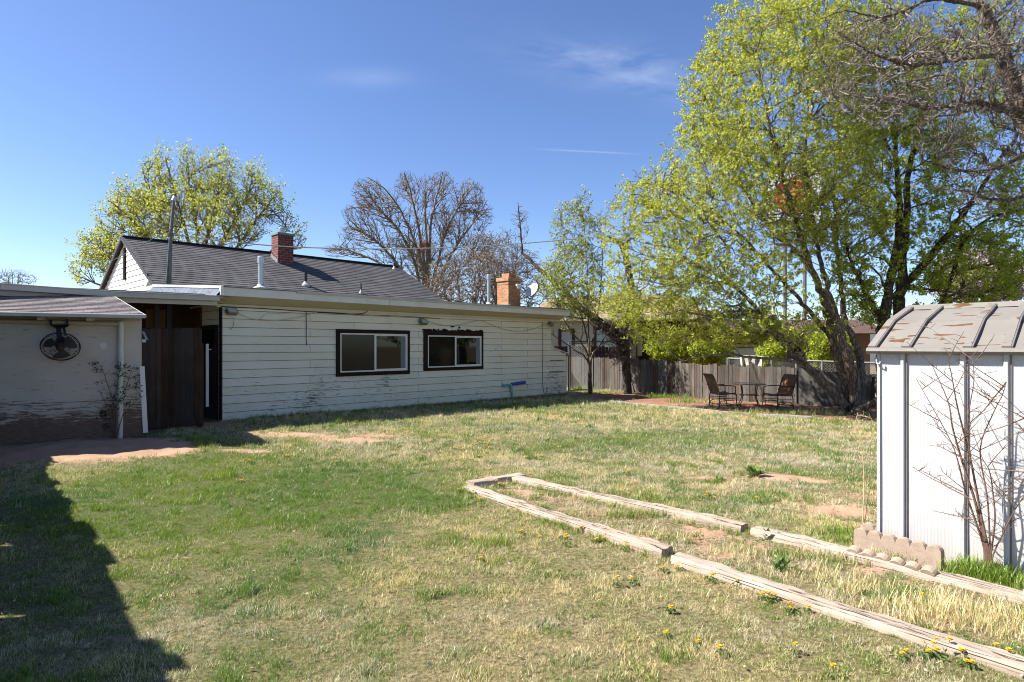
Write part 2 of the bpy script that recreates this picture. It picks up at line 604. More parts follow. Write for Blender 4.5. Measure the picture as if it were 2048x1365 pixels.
def shed_metal():
    t = NT('shed_white')
    co = t.co((1, 1, 1))
    x = t.xyz(co)
    base = t.ramp(t.noise(co, 1.7, 4), [(0.3, (0.44, 0.438, 0.438)), (0.7, (0.48, 0.478, 0.478))])
    # a yellow run below the eave and specks of dirt
    run = t.ramp(t.math('ABSOLUTE', t.math('ADD', x[0], -0.235)), [(0.0, 1.0), (0.055, 0.0)])
    zz = t.ramp(t.math('ABSOLUTE', t.math('ADD', x[2], -1.15)), [(0.0, 1.0), (0.35, 0.0)])
    m = t.math('MULTIPLY', t.math('MULTIPLY', run, zz), t.math('MULTIPLY', t.noise(t.co((1, 1, .2)), 9, 3), 0.8))
    base = t.mix(m, base, (0.66, 0.56, 0.36))
    sp = t.noise(co, 42, 2, 0.5)
    base = t.mix(t.ramp(sp, [(0.77, 0.0), (0.80, 1.0)]), base, (0.25, 0.21, 0.18))
    low = t.math('MULTIPLY', t.math('SUBTRACT', t.math('ADD', t.noise(co, 8, 4), 0.02), t.math('MULTIPLY', x[2], 1.6)), 2.0, clamp=True)
    base = t.mix(t.math('MULTIPLY', low, 0.5), base, (0.42, 0.34, 0.26))
    t.set(base, 0.42, 0, 0.45)
    t.bump(t.noise(co, 2.3, 2), 0.25, 0.03)

    t = NT('shed_roof_paint')
    co = t.co((1, 1, 1))
    base = t.ramp(t.noise(co, 2.0, 6, 0.6), [(0.3, (0.185, 0.168, 0.146)), (0.7, (0.225, 0.207, 0.182))])
    st = t.co((1.0, 2.2, 2.2))
    r1 = t.noise(st, 3.1, 3, 0.45, 0.3)
    m = t.math('MULTIPLY', t.math('SUBTRACT', r1, 0.615), 40.0, clamp=True)
    r2 = t.noise(st, 8.5, 2, 0.4)
    m2 = t.math('MULTIPLY', t.math('SUBTRACT', r2, 0.68), 40.0, clamp=True)
    m = t.math('MAXIMUM', m, m2)
    rust = t.ramp(t.noise(co, 22, 4), [(0.3, (0.085, 0.036, 0.014)), (0.7, (0.155, 0.077, 0.036))])
    dirt = t.ramp(t.noise(co, 34, 3, 0.6), [(0.66, 0.0), (0.74, 0.6)])
    base = t.mix(dirt, base, (0.27, 0.23, 0.19))
    t.set(t.mix(m, base, rust), 0.6, 0, 0.35)
    t.bump(t.noise(co, 3, 2), 0.2, 0.02)

    plain('shed_rib', (0.44, 0.44, 0.44), 0.4, var=0.06, scale=5, bump=0.05)
    plain('shed_seam_shade', (0.16, 0.135, 0.12), 0.55, var=0.25, scale=9)  # dark tone of the roof folds, and painted shade beside the wall ribs
    plain('shed_gutter', (0.21, 0.19, 0.165), 0.5, var=0.2, scale=7)


glass(); siding(); timber(); grass_mats(); shed_metal()
shingles('shingle_dark', (0.060, 0.058, 0.062), (0.105, 0.10, 0.105), (0.025, 0.024, 0.026))
shingles('shingle_brown', (0.145, 0.125, 0.12), (0.235, 0.205, 0.195), (0.05, 0.042, 0.04))
shingles('shingle_sky_sheen', (0.11, 0.13, 0.17), (0.14, 0.165, 0.21), (0.05, 0.055, 0.065), 0.3, 0.16)  # bluish colours carry the reflected sky on the apron shingles
bricks('brick_dark', (0.125, 0.032, 0.026), (0.17, 0.048, 0.038), (0.25, 0.19, 0.17))
bricks('brick_tan', (0.37, 0.16, 0.075), (0.50, 0.25, 0.13), (0.35, 0.26, 0.19))
bricks('brick_rose', (0.30, 0.12, 0.08), (0.42, 0.22, 0.16), (0.4, 0.33, 0.27))
boards('fence_grey', (0.035, 0.026, 0.019), (0.20, 0.155, 0.115), var=0.55)
boards('fence_brown', (0.035, 0.018, 0.010), (0.105, 0.055, 0.03), var=0.5)
boards('fence_old', (0.06, 0.05, 0.04), (0.15, 0.125, 0.10))
bark('bark_elm', (0.075, 0.056, 0.043), (0.27, 0.21, 0.155))
bark('bark_dark', (0.035, 0.027, 0.021), (0.15, 0.115, 0.09))
bark('bark_grey', (0.15, 0.122, 0.106), (0.36, 0.31, 0.275), 6)
bark('bark_pale', (0.16, 0.13, 0.10), (0.34, 0.29, 0.24))
bark('bark_ash', (0.20, 0.15, 0.10), (0.40, 0.315, 0.225))
leaf('leaf_elm', [(0.0, (0.22, 0.26, 0.025)), (0.5, (0.43, 0.46, 0.055)), (1.0, (0.64, 0.63, 0.14))], 0.48)
leaf('leaf_elm_deep', [(0.0, (0.17, 0.23, 0.016)), (0.5, (0.36, 0.43, 0.03)), (1.0, (0.55, 0.57, 0.07))], 0.48)
leaf('leaf_young', [(0.0, (0.19, 0.23, 0.03)), (0.6, (0.34, 0.38, 0.06)), (1.0, (0.46, 0.46, 0.11))], 0.35)
leaf('leaf_gold', [(0.0, (0.26, 0.30, 0.04)), (0.5, (0.42, 0.44, 0.06)), (1.0, (0.58, 0.56, 0.13))], 0.5)
leaf('leaf_dark', [(0.0, (0.015, 0.03, 0.01)), (1.0, (0.05, 0.08, 0.025))], 0.2)
leaf('leaf_weed', [(0.0, (0.06, 0.11, 0.02)), (1.0, (0.14, 0.22, 0.05))], 0.3)
leaf('petal_pink', [(0.0, (0.26, 0.19, 0.19)), (1.0, (0.46, 0.37, 0.39))], 0.3)
leaf('dry_leaf', [(0.0, (0.16, 0.11, 0.06)), (1.0, (0.33, 0.25, 0.15))], 0.2)
SUN_E, SKY_E, EXPO, SKY_SAT, SKY_HUE = 5.0, 0.080, 1.32, 1.10, 0.509
# ------------------------------------------------------------------ frames: a place's own axes, and how a photo point falls on its planes
class Fr:
    def __init__(s, o, ang):
        s.o = Vector((o[0], o[1], o[2] if len(o) > 2 else 0))
        s.a = ang
        s.ux = Vector((math.cos(ang), math.sin(ang), 0))
        s.uy = Vector((-math.sin(ang), math.cos(ang), 0))

    def _loc(s, px, py, t):
        p = Vector(((px - CX) / F * t, t, H - (py - YH) / F * t)) - s.o
        return Vector((p.dot(s.ux), p.dot(s.uy), p.z))

    def hp(s, px, py, y0):
        r = Vector(((px - CX) / F, 1, 0))
        return s._loc(px, py, (y0 + s.o.dot(s.uy)) / r.dot(s.uy))

    def hs(s, px, py, x0):
        r = Vector(((px - CX) / F, 1, 0))
        return s._loc(px, py, (x0 + s.o.dot(s.ux)) / r.dot(s.ux))

    def w(s, p):
        return s.o + s.ux * p[0] + s.uy * p[1] + Vector((0, 0, p[2]))


HF = Fr(C0, math.pi / 2 - AZ)
hp, hs = HF.hp, HF.hs


def courses(mb, z0, z1, pitch, span, place, lip=0.02):
    z = z0
    while z < z1 - 1e-4:
        zb = min(z + pitch, z1)
        a0, b0 = span(z + 1e-5)
        a1, b1 = span(zb - 1e-5)
        if b0 - a0 > 0.01:
            mb.poly([place(a0, lip, z), place(b0, lip, z), place(b1, 0.005, zb), place(a1, 0.005, zb)])
            mb.poly([place(a0, 0.0, z), place(b0, 0.0, z), place(b0, lip, z), place(a0, lip, z)])
            mb.poly([place(a0, 0.0, z), place(a0, lip, z), place(a1, 0.005, zb), place(a1, 0.0, zb)])
            mb.poly([place(b0, lip, z), place(b0, 0.0, z), place(b1, 0.0, zb), place(b1, 0.005, zb)])
        z = zb


def slope_courses(mb, x0, x1, y0, z0, y1, z1, step=0.143, lip=0.012):
    """shingle courses up a slope, left and right limits may lean"""
    n = max(1, int(round(math.hypot(y1 - y0, z1 - z0) / step)))
    d = Vector((0, y1 - y0, z1 - z0)).normalized()
    nor = Vector((0, -d.z, d.y))
    for k in range(n):
        t0, t1 = k / n, (k + 1) / n
        xa = [x0[0] + (x0[1] - x0[0]) * t for t in (t0, t1)] if isinstance(x0, tuple) else [x0, x0]
        xb = [x1[0] + (x1[1] - x1[0]) * t for t in (t0, t1)] if isinstance(x1, tuple) else [x1, x1]
        pa = [Vector((0, y0 + (y1 - y0) * t, z0 + (z1 - z0) * t)) for t in (t0, t1)]
        lo, hi = pa[0] + nor * lip, pa[1] + nor * 0.002
        q = [Vector((xa[0], lo.y, lo.z)), Vector((xb[0], lo.y, lo.z)), Vector((xb[1], hi.y, hi.z)), Vector((xa[1], hi.y, hi.z))]
        mb.poly(q)
        mb.poly([Vector((xa[0], pa[0].y, pa[0].z)), Vector((xb[0], pa[0].y, pa[0].z)), q[1], q[0]])
        mb.poly([Vector((xa[0], pa[0].y, pa[0].z)), q[0], q[3], Vector((xa[1], pa[1].y, pa[1].z))])
        mb.poly([q[1], Vector((xb[0], pa[0].y, pa[0].z)), Vector((xb[1], pa[1].y, pa[1].z)), q[2]])


# ------------------------------------------------------------------ the house
def build_house():
    root = empty('house', C0, HF.a, 'low white clapboard house with dark shingle roof, brown trimmed windows and peeling paint', 'house')
    # long wall of the rear wing, with the lean-to bump at its far end
    jx, jz, kx, kz = 11.09, 1.597, 11.94, 1.38

    def span(z):
        if z >= jz: return 0.0, jx
        if z <= kz: return 0.0, kx
        return 0.0, kx + (jx - kx) * (z - kz) / (jz - kz)
    z = -0.027
    mb = MB()
    courses(mb, z, 2.60, 0.19, span, lambda s, o, z: (s, -o, z))
    mb.box(0.004, jx, 0.0, 0.12, -0.05, 2.60)
    mb.box(0.006, 0.05, 0.12, 2.08, -0.05, 2.60)
    mb.box(jx - 0.1, jx - 0.004, 0.12, 2.6, 1.2, 2.60)
    mb.box(jx, kx - 0.002, 0.004, 0.1, -0.05, kz - 0.005)
    mb.box(kx - 0.1, kx - 0.003, 0.1, 1.2, -0.05, kz - 0.005)
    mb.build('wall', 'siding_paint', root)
    mb = MB()
    mb.box(-0.035, 0.0, -0.03, 0.08, -0.03, 2.60)
    bevel(mb.build('corner_board', 'brown_trim', root))
    mb = MB()
    mb.box(0.01, kx - 0.01, 0.01, 0.16, -0.32, -0.03)
    mb.build('foundation', 'foundation', root)
    mb = MB()
    mb.bar((jx - 0.02, -0.05, jz + 0.012), (kx + 0.03, -0.05, kz + 0.005), 0.03, 0.022)
    mb.prism([(jx, 0, jz), (kx + 0.02, 0, kz), (kx + 0.02, 1.2, kz), (jx, 1.2, jz)], (0, 0, 0.018))
    mb.build('lean_to_roof', 'white_trim', root)

    # eaves of the wing: fascia, sloping soffit, its low roof
    fy, x0, x1 = -0.42, -0.13, 11.60
    zt = lambda x: 2.945 - 0.035 * x / 11.6
    mb = MB()
    n = 12
    cuts = [x0, 4.1, 8.05, x1]
    for a, b in zip(cuts, cuts[1:]):
        mb.prism([(a, fy, zt(a) - 0.215), (b - 0.004, fy, zt(b) - 0.215), (b - 0.004, fy, zt(b) - 0.03), (a, fy, zt(a) - 0.03)], (0, -0.025, 0))
    bevel(mb.build('fascia', 'white_trim', root), 0.004, 1)
    mb = MB()
    mb.bar((x0 - 0.01, fy - 0.03, zt(x0) - 0.02), (1.5, fy - 0.03, zt(1.5) - 0.02), 0.03, 0.03)
    mb.bar((1.52, fy - 0.042, zt(1.5) - 0.035), (x1, fy - 0.042, zt(x1) - 0.035), 0.03, 0.055)
    mb.build('drip_edge', 'gutter_metal', root)
    mb = MB()
    mb.prism([(x0, fy, zt(x0) - 0.216), (x0, 0, 2.575), (x0, 0, 2.66), (x0, fy, zt(x0) - 0.2)], (x1 - x0, 0, 0))
    mb.box(x0 + 0.004, x1 - 0.004, -0.032, -0.004, 2.50, 2.574)
    mb.build('soffit', 'soffit_paint', root)
    mb = MB()
    mb.prism([(x1, fy + 0.002, zt(x1) - 0.2), (x1, 2.15, 2.86), (x1, 2.15, 3.05), (x1, fy + 0.002, zt(x1) - 0.03)], (0.02, 0, 0))
    mb.build('rake_board', 'sunny_trim', root)
    mb = MB()
    slope_courses(mb, (x0 - 0.02, -0.76), x1 + 0.02, fy - 0.05, 2.915, 2.15, 3.09)
    slope_courses(mb, 8.2, x1 + 0.02, 2.15, 3.09, 4.2, 3.19)
    mb.build('low_roof', 'shingle_dark', root)
    mb = MB()                                             # shingled apron at the near end of the low roof, under a white trim; its blue paints sky sheen
    ta, tb = Vector((-0.15, -0.42, 2.915)), Vector((-0.79, 2.15, 3.075))
    mb.poly([ta + Vector((0, 0, -.03)), tb + Vector((0, 0, -.03)), tb + Vector((-.13, 0, -.20)), ta + Vector((-.13, 0, -.19))])
    mb.poly([ta + Vector((-.13, 0, -.19)), tb + Vector((-.13, 0, -.20)), tb + Vector((.2, 0, -.22)), ta + Vector((.2, 0, -.22))])
    mb.build('apron', 'shingle_sky_sheen', root)
    mb = MB()
    mb.bar(ta, tb, 0.035, 0.055)
    mb.box(-0.20, -0.13, -0.462, -0.40, 2.73, 2.925)
    mb.build('apron_trim', 'sunny_trim', root)

    # main gable roof behind
    yr, zr, xl, xr, s = 5.0, 4.60, -0.76, 8.18, 0.516
    ye = 2.05
    ze = zr - s * (yr - ye)
    mb = MB()
    slope_courses(mb, xl, xr, ye, ze, yr, zr)
    mb.poly([(xl, yr, zr), (xr, yr, zr), (xr, 7.9, zr - s * 2.9), (xl, 7.9, zr - s * 2.9)])
    mb.bar((xl, yr, zr + 0.012), (xr, yr, zr + 0.012), 0.24, 0.02)
    roof = mb.build('roof', 'shingle_dark', root)
    for x in (xl - 0.012, xr + 0.012):
        for q in (-1, 1):
            mb = MB()
            mb.bar((x, yr + q * 0.02, zr - 0.055), (x, yr + q * 2.9, zr - s * 2.9 - 0.055), 0.022, 0.09)
            mb.build('rake_trim', 'dark_edge', root)
    mb = MB()                                             # underside of the roof overhang
    for q in (-1, 1):
        y2 = yr + q * 2.9
        mb.poly([(xl, yr, zr - 0.06), (xr, yr, zr - 0.06), (xr, y2, zr - s * 2.9 - 0.06), (xl, y2, zr - s * 2.9 - 0.06)])
    mb.build('roof_deck', 'porch_brown', root)
    gx = -0.66
    mb = MB()
    zb = 2.88

    def gspan(z):
        w = max(0.0, (zr - 0.10 - z) / s)
        w = min(w, 2.72)
        return yr - w, yr + w
    courses(mb, zb, zr - 0.12, 0.15, gspan, lambda q, o, z: (gx - o, q, z), 0.022)
    mb.box(gx - 0.03, gx + 0.004, yr - 2.85, yr + 2.72, zb - 0.08, zb - 0.002)
    mb.prism([(gx + 0.006, yr - 2.7, zb - 0.05), (gx + 0.006, yr + 2.7, zb - 0.05), (gx + 0.006, yr, zr - 0.08)], (0.05, 0, 0))
    # a loose strip of siding curls off near the foot of the rake
    for k in range(6):
        t0, t1 = k / 6, (k + 1) / 6
        o0, o1 = 0.03 + 0.10 * t0 * t0, 0.03 + 0.10 * t1 * t1
        mb.poly([(gx - o0, 3.15 - 0.55 * t0, 3.14 + 0.17 * t0 * t0), (gx - o1, 3.15 - 0.55 * t1, 3.14 + 0.17 * t1 * t1),
                 (gx - o1 - 0.02, 3.15 - 0.55 * t1, 3.27 + 0.20 * t1 * t1), (gx - o0, 3.15 - 0.55 * t0, 3.27 + 0.20 * t0 * t0)])
    mb.build('gable', 'gable_paint', root)
    a, b = hs(249, 496, gx - 0.03), hs(249, 560, gx - 0.03)
    mb = MB()
    yv = (a.y + b.y) / 2
    mb.box(gx - 0.055, gx - 0.02, yv - 0.09, yv + 0.09, b.z, a.z)
    bevel(mb.build('gable_vent', 'brown_trim', root))
    mb = MB()                                             # body of the main house under its roof
    mb.box(-0.45, 7.9, 2.4, 7.6, -0.2, 3.02)
    mb.build('body', 'porch_brown', root)

    # windows
    def window(tl, br, il, ir, mx, right_screen):
        p, q = hp(*tl, 0), hp(*br, 0)
        x0, x1, z1, z0 = p.x, q.x, p.z, q.z
        a, b = hp(*il, 0), hp(*ir, 0)
        ax, bx, bz, az = a.x, b.x, a.z, b.z
        m = hp(mx, YH, 0).x
        mb = MB()
        mb.box(x0, x1, -0.05, -0.008, bz, z1)
        mb.box(x0, x1, -0.05, -0.008, z0, az)
        mb.box(x0, ax, -0.048, -0.01, az, bz)
        mb.box(bx, x1, -0.048, -0.01, az, bz)
        w = bevel(mb.build('window', 'brown_trim', root), 0.004, 1)
        mb = MB()
        e = 0.035
        for (u0, u1, y) in ((ax, bx, -0.038),):
            mb.box(u0, u1, y, -0.006, bz - e, bz)
            mb.box(u0, u1, y, -0.006, az, az + e)
            mb.box(u0, u0 + e, y, -0.006, az + e, bz - e)
            mb.box(u1 - e, u1, y, -0.006, az + e, bz - e)
        mb.box(m - 0.03, m + 0.03, -0.034, -0.006, az + e, bz - e)
        s1, s2 = (m + 0.03, bx - e) if right_screen == 'r' else (m + 0.03, bx - e)
        e2 = 0.028
        mb.box(s1, s2, -0.031, -0.006, bz - e - e2, bz - e)
        mb.box(s1, s2, -0.031, -0.006, az + e, az + e + e2)
        mb.box(s2 - e2, s2, -0.030, -0.006, az + e + e2, bz - e - e2)
        mb.build('frame', 'vinyl_white', w)
        mb = MB()
        mb.box(ax + e, m - 0.03, -0.027, -0.003, az + e, bz - e)
        mb.build('screen', 'screen_mesh', w)
        mb = MB()
        mb.box(m + 0.03, bx - e - e2, -0.026, -0.003, az + e + e2, bz - e - e2)
        mb.build('pane', 'pane_glass', w)
        mb = MB()
        mb.box(bx - e - e2 - 0.16, bx - e - e2, -0.0275, -0.0262, az + e + e2, bz - e - e2)
        mb.build('curtain', 'blue_panel', w)
        return w
    window((671, 658.5), (818, 748), (679, 666.5), (813.5, 741), 749.5, 'r')
    window((846, 661), (965, 738), (854, 671), (961.5, 732.5), 910, 'r')
    mb = MB()                                             # raw edge of the old opening over the second window
    for k in range(26):
        x = 5.50 + k * 0.092
        mb.box(x, x + R.uniform(0.05, 0.12), -0.03, -0.012, 2.085, 2.105 + R.uniform(0, 0.045))
    for x, z in ((6.55, 2.2), (6.62, 2.21), (6.85, 2.17)):
        mb.box(x, x + 0.07, -0.028, -0.012, z, z + 0.05)
    mb.build('torn_caulk', 'brown_trim', root)

    # roof pipes and chimneys
    def on_slope(px, py):
        lo, hi = 0.0, 5.0
        for _ in range(40):
            m = (lo + hi) / 2
            if hp(px, py, m).z - (zr - s * (yr - m)) > 0: lo = m
            else: hi = m
        return hp(px, py, lo)

    def chimney(px_edge, py_base, py_top, px_l, px_r, mat, front, sink):
        p = front
        zt_ = hp(px_edge, py_top, p.y).z
        x1_ = hp(px_r, py_base, p.y).x
        y1_ = hs(px_l, py_base, p.x).y
        return p.x, x1_, p.y, y1_, p.z - sink, zt_
    p = on_slope(556.3, 527)
    a = chimney(556.3, 527, 469, 543, 587, None, p, 0.25)
    mb = MB()
    mb.box(a[0], a[1], a[2], a[3], a[4], a[5] - 0.002)
    ch = mb.build('chimney', 'brick_dark', root)
    mb = MB()
    mb.box(a[0] - 0.03, a[1] + 0.03, a[2] - 0.03, a[3] + 0.03, a[5], a[5] + 0.07)
    bevel(mb.build('chimney_cap', 'copper_green', ch))
    mb = MB()
    cx_, cy_ = (a[0] + a[1]) / 2 - 0.02, (a[2] + a[3]) / 2
    mb.lathe([(0.075, a[5] + 0.07), (0.075, a[5] + 0.15), (0.105, a[5] + 0.155), (0.105, a[5] + 0.18), (0.08, a[5] + 0.19), (0.08, a[5] + 0.22),
              (0.105, a[5] + 0.225), (0.10, a[5] + 0.25), (0.02, a[5] + 0.275)], 14, Matrix.Translation((cx_, cy_, 0)))
    mb.build('flue', 'galv', ch, True)
    mb = MB()
    for k in range(5):                                    # stepped flashing
        y = a[2] + (a[3] - a[2]) * k / 5
        z = zr - s * (yr - y)
        mb.box(a[0] - 0.03, a[0] - 0.004, y, y + (a[3] - a[2]) / 5 - 0.01, z - 0.02, z + 0.15)
    mb.build('flashing', 'galv', ch)
    p = hp(1016.8, 613, 1.3)
    a = chimney(1016.8, 613, 562.0, 994.5, 1041, None, p, 0.15)
    mb = MB()
    mb.box(a[0], a[1], a[2], a[3], a[4], a[5] - 0.002)
    ch = mb.build('chimney', 'brick_tan', root)
    mb = MB()
    mb.box(a[0] - 0.035, a[1] + 0.035, a[2] - 0.035, a[3] + 0.035, a[5], a[5] + 0.13)
    bevel(mb.build('chimney_cap', 'brick_tan', ch))
    mb = MB()
    cw = a[1] - a[0]
    mb.box(a[0] + cw * 0.2, a[1] - cw * 0.2, a[2] + 0.1, a[3] - 0.1, a[5] + 0.128, a[5] + 0.29)
    mb.build('flue', 'brick_tan', ch)
    mb = MB()
    mb.box(a[0] - 0.012, a[0] - 0.002, a[2] - 0.01, a[3] + 0.01, p.z - 0.05, p.z + 0.10)
    mb.box(a[0] - 0.01, a[0] + 0.12, a[2] - 0.012, a[2] - 0.002, p.z - 0.05, p.z + 0.09)
    mb.build('flashing', 'galv', ch)

    def pipe(base, ztop, r, mat, capped):
        mb = MB()
        T = Matrix.Translation((base.x, base.y, 0))
        z = base.z
        if capped:
            mb.lathe([(r, z - 0.1), (r, ztop - 0.16)], 14, T)
            mb.lathe([(r * 1.25, ztop - 0.18), (r * 1.25, ztop - 0.02), (r * 0.9, ztop)], 14, T)
        else:
            mb.lathe([(r, z - 0.1), (r, ztop)], 12, T)
        o = mb.build('vent_pipe', mat, root, True)
        mb = MB()
        mb.lathe([(r * 3.0, z - 0.05), (r * 2.8, z + 0.015), (r * 1.5, z + 0.06), (r * 1.15, z + 0.11)], 14, T)
        mb.build('boot', 'lead_boot', o, True)
    p = hp(521.5, 577, 1.95); pipe(p, hp(521.5, 513, 1.95).z, 0.068, 'galv', True)
    p = hp(977.5, 611, 1.3); pipe(p, hp(977.5, 549, 1.3).z, 0.062, 'galv', True)
    for px, b, t, r in ((611.5, 571, 545, 0.045), (722, 587, 567.5, 0.022), (788.5, 538.5, 527, 0.03)):
        p = on_slope(px, b); pipe(p, hp(px, t, p.y).z, r, 'black_pipe', False)

    # the covered way between house and outbuilding
    A, B, Cc = hp(438, 600, -0.36), hp(228, 592, -0.36), hp(0, 577, -0.36)
    D = Cc + (Cc - B) * 0.5
    pr = root
    mb = MB()
    for a, b in ((A, B), (B, Cc), (Cc, D)):
        mb.bar(a + Vector((0, -0.05, 0.025)), b + Vector((0, -0.05, 0.025)), 0.012, 0.10)
        mb.bar(a + Vector((0, 0.03, -0.02)), b + Vector((0, 0.03, -0.02)), 0.14, 0.012)
        mb.bar(a + Vector((0, -0.062, 0.078)), b + Vector((0, -0.062, 0.078)), 0.03, 0.018)
    mb.bar(A + Vector((-0.0, 0.10, -0.07)), B + Vector((0, 0.10, -0.07)), 0.03, 0.10)
    mb.bar(B + Vector((0.0, 0.10, -0.07)), Cc + Vector((0, 0.10, -0.07)), 0.03, 0.10)
    bevel(mb.build('gutter', 'gutter_metal', root), 0.004, 1)
    e0, e1 = hp(437, 589.5, 0.0), hp(0, 569.5, 0.0)
    e2 = e1 + (e1 - e0) * 0.35
    mb = MB()
    mb.bar(e0 + Vector((0, 0, -0.035)), e2 + Vector((0, 0, -0.035)), 0.02, 0.07)
    mb.build('roof_edge', 'grey_edge', root)
    mb = MB()
    mb.poly([e0, e2, e2 + Vector((0, 2.6, 0.12)), e0 + Vector((0, 2.6, 0.12))][::-1])
    mb.poly([e0 - Vector((0, 0, .08)), e2 - Vector((0, 0, .08)), e2 + Vector((0, 2.6, 0.04)), e0 + Vector((0, 2.6, 0.04))])
    mb.poly([A + Vector((0.2, 0.10, 0.0)), D + Vector((0, 0.10, 0.0)), D + Vector((0, 0.4, 0.06)), A + Vector((0.2, 0.4, 0.06))])
    mb.build('porch_roof', 'dark_edge', root)
    mb = MB()
    mb.box(-9.0, -0.46, 2.45, 2.55, -0.1, 2.78)
    for k in range(10):
        mb.box(-9.0, -0.46, 2.43, 2.449, 0.1 + 0.25 * k, 0.115 + 0.25 * k)
    mb.build('porch_wall', 'porch_brown', root)
    a, b = hp(292, 619, 2.40), hp(334, 657, 2.40)
    mb = MB()
    mb.box(a.x, b.x, 2.38, 2.425, b.z, a.z)
    mb.build('porch_lit_patch', 'porch_tan', root)  # lighter tan slab paints the lit piece of the back wall
    mb = MB()
    for px in (313, 337):
        q = hp(px, 640, 1.6)
        mb = MB(); mb.box(q.x - 0.05, q.x + 0.05, 1.55, 1.65, 0, 2.6)
        mb.build('porch_post', 'dark_edge', root)
    # side door under the covered way
    a, b = hs(403, 628, -0.01), hs(436, 834, -0.01)
    y0, y1 = min(a.y, b.y), max(a.y, b.y)
    y1 = min(y1, 1.35)
    mb = MB()
    mb.box(-0.05, -0.004, y0, y1, 0.0, 2.12)
    d = mb.build('door', 'dark_inside', root)
    mb = MB()
    mb.box(-0.06, -0.052, y0 + 0.12, y1 - 0.15, 1.62, 2.02)
    mb.build('pane', 'pane_glass', d)
    mb = MB()
    mb.box(-0.045, -0.003, y1 + 0.002, 2.4, 0, 2.55)
    mb.build('side_wall', 'porch_brown', root)
    # ledge on the wall under the far floodlight, small bits of old hardware
    for tl, br in (((1100, 721), (1127, 721.8)), ((1100, 743.5), (1126, 744.3))):
        p, q = hp(*tl, -0.03), hp(*br, -0.03)
        mb = MB(); mb.box(p.x, q.x, -0.045, -0.012, q.z, p.z)
        mb.build('old_panel_edge', 'bark_grey', root)
    return root


house = build_house()


# ------------------------------------------------------------------ things fixed to the house
def hthing(name, p, label, cat, group=None):
    """an Empty with the house's axes at house point p"""
    return empty(name, HF.w(p), HF.a, label, cat, group)


def floodlight(px, py, turn, label):
    p = hp(px, py, -0.10)
    r = hthing('floodlight', p, label, 'floodlight', 'floodlights under the eave')
    m = Matrix.Rotation(turn, 4, 'Z') @ Matrix.Rotation(rad(-38), 4, 'X')
    mb = MB()
    mb.box(-0.115, 0.115, -0.045, 0.05, -0.065, 0.065, m)
    mb.box(-0.125, 0.125, -0.06, -0.046, -0.08, -0.062, m)
    mb.box(-0.125, 0.125, -0.06, -0.046, 0.062, 0.08, m)
    mb.box(-0.125, -0.108, -0.06, -0.046, -0.062, 0.062, m)
    mb.box(0.108, 0.125, -0.06, -0.046, -0.062, 0.062, m)
    bevel(mb.build('housing', 'lamp_body', r), 0.008)
    mb = MB()
    mb.box(-0.107, 0.107, -0.052, -0.0455, -0.061, 0.061, m)
    mb.build('lens', 'lamp_glass', r)
    mb = MB()
    mb.box(-0.07, 0.07, 0.079, 0.098, 0.0, 0.12)
    mb.bar((0, 0.09, 0.06), (0, 0.02, 0.02), 0.03, 0.02)
    mb.build('bracket', 'lamp_body', r)


floodlight(463, 624, rad(12), 'floodlight at the porch corner of the white wall')
floodlight(847, 645, rad(8), 'floodlight above the smaller brown window')
floodlight(1103, 650, rad(35), 'floodlight at the far end of the white wall, near the chain link gate')


def cable(pts, r, label, mat='cable', name='cable', y=-0.035, cat='cable', grp='cables on the white wall'):
    q = [hp(px, py, y) for px, py in pts]
    # smooth
    out = []
    for i in range(len(q) - 1):
        p0, p1, p2, p3 = q[max(i - 1, 0)], q[i], q[i + 1], q[min(i + 2, len(q) - 1)]
        for k in range(5):
            t = k / 5
            out.append(0.5 * ((2 * p1) + (p2 - p0) * t + (2 * p0 - 5 * p1 + 4 * p2 - p3) * t * t + (3 * p1 - p0 - 3 * p2 + p3) * t ** 3))
    out.append(q[-1])
    o = q[0]
    mb = MB()
    mb.tube([p - o for p in out], r, 6)
    ob = mb.build(name, mat, None, True, HF.w(o))
    ob.rotation_euler = (0, 0, HF.a)
    tag(ob, label, cat, grp)


c = lambda *a: [(400 + x / 4.267, 560 + y / 4.267) for x, y in a]
cable(c((180, 228), (380, 238), (640, 252), (900, 270), (1150, 282), (1300, 292), (1390, 287), (1430, 268)), 0.011, 'thick black cable running under the eave from the porch corner')
cable(c((330, 290), (420, 325), (520, 345), (640, 345), (780, 332), (900, 305), (985, 275)), 0.006, 'thin cable sagging right of the porch floodlight', 'cable_pale')
cable(c((510, 340), (575, 285), (680, 288), (820, 282), (900, 300)), 0.005, 'thin loose wire looped above the sagging cable by the porch light', 'cable_pale')
cable(c((906, 270), (908, 400), (907, 500), (912, 562)), 0.008, 'wire hanging straight down the white wall left of the larger window')
cable(c((1000, 280), (1300, 295), (1700, 310), (2048, 330)), 0.007, 'cable along the top of the white wall above both windows')
c2 = lambda *a: [(760 + x / 4.267, 560 + y / 4.267) for x, y in a]
cable(c2((405, 350), (480, 375), (600, 393), (720, 375), (845, 347), (930, 375), (1050, 420), (1180, 440), (1300, 420), (1440, 375)), 0.008, 'cable hanging in two swags between the middle and far floodlights', 'cable_pale')
cable(c2((1389, 360), (1390, 600), (1388, 800), (1392, 930), (1408, 975), (1424, 950), (1424, 910)), 0.008, 'black wire running down the far end of the wall to a hook near the ground')
cable(c((290, 330), (285, 385), (265, 425), (260, 415)), 0.004, 'short thin wire dangling below the porch floodlight')


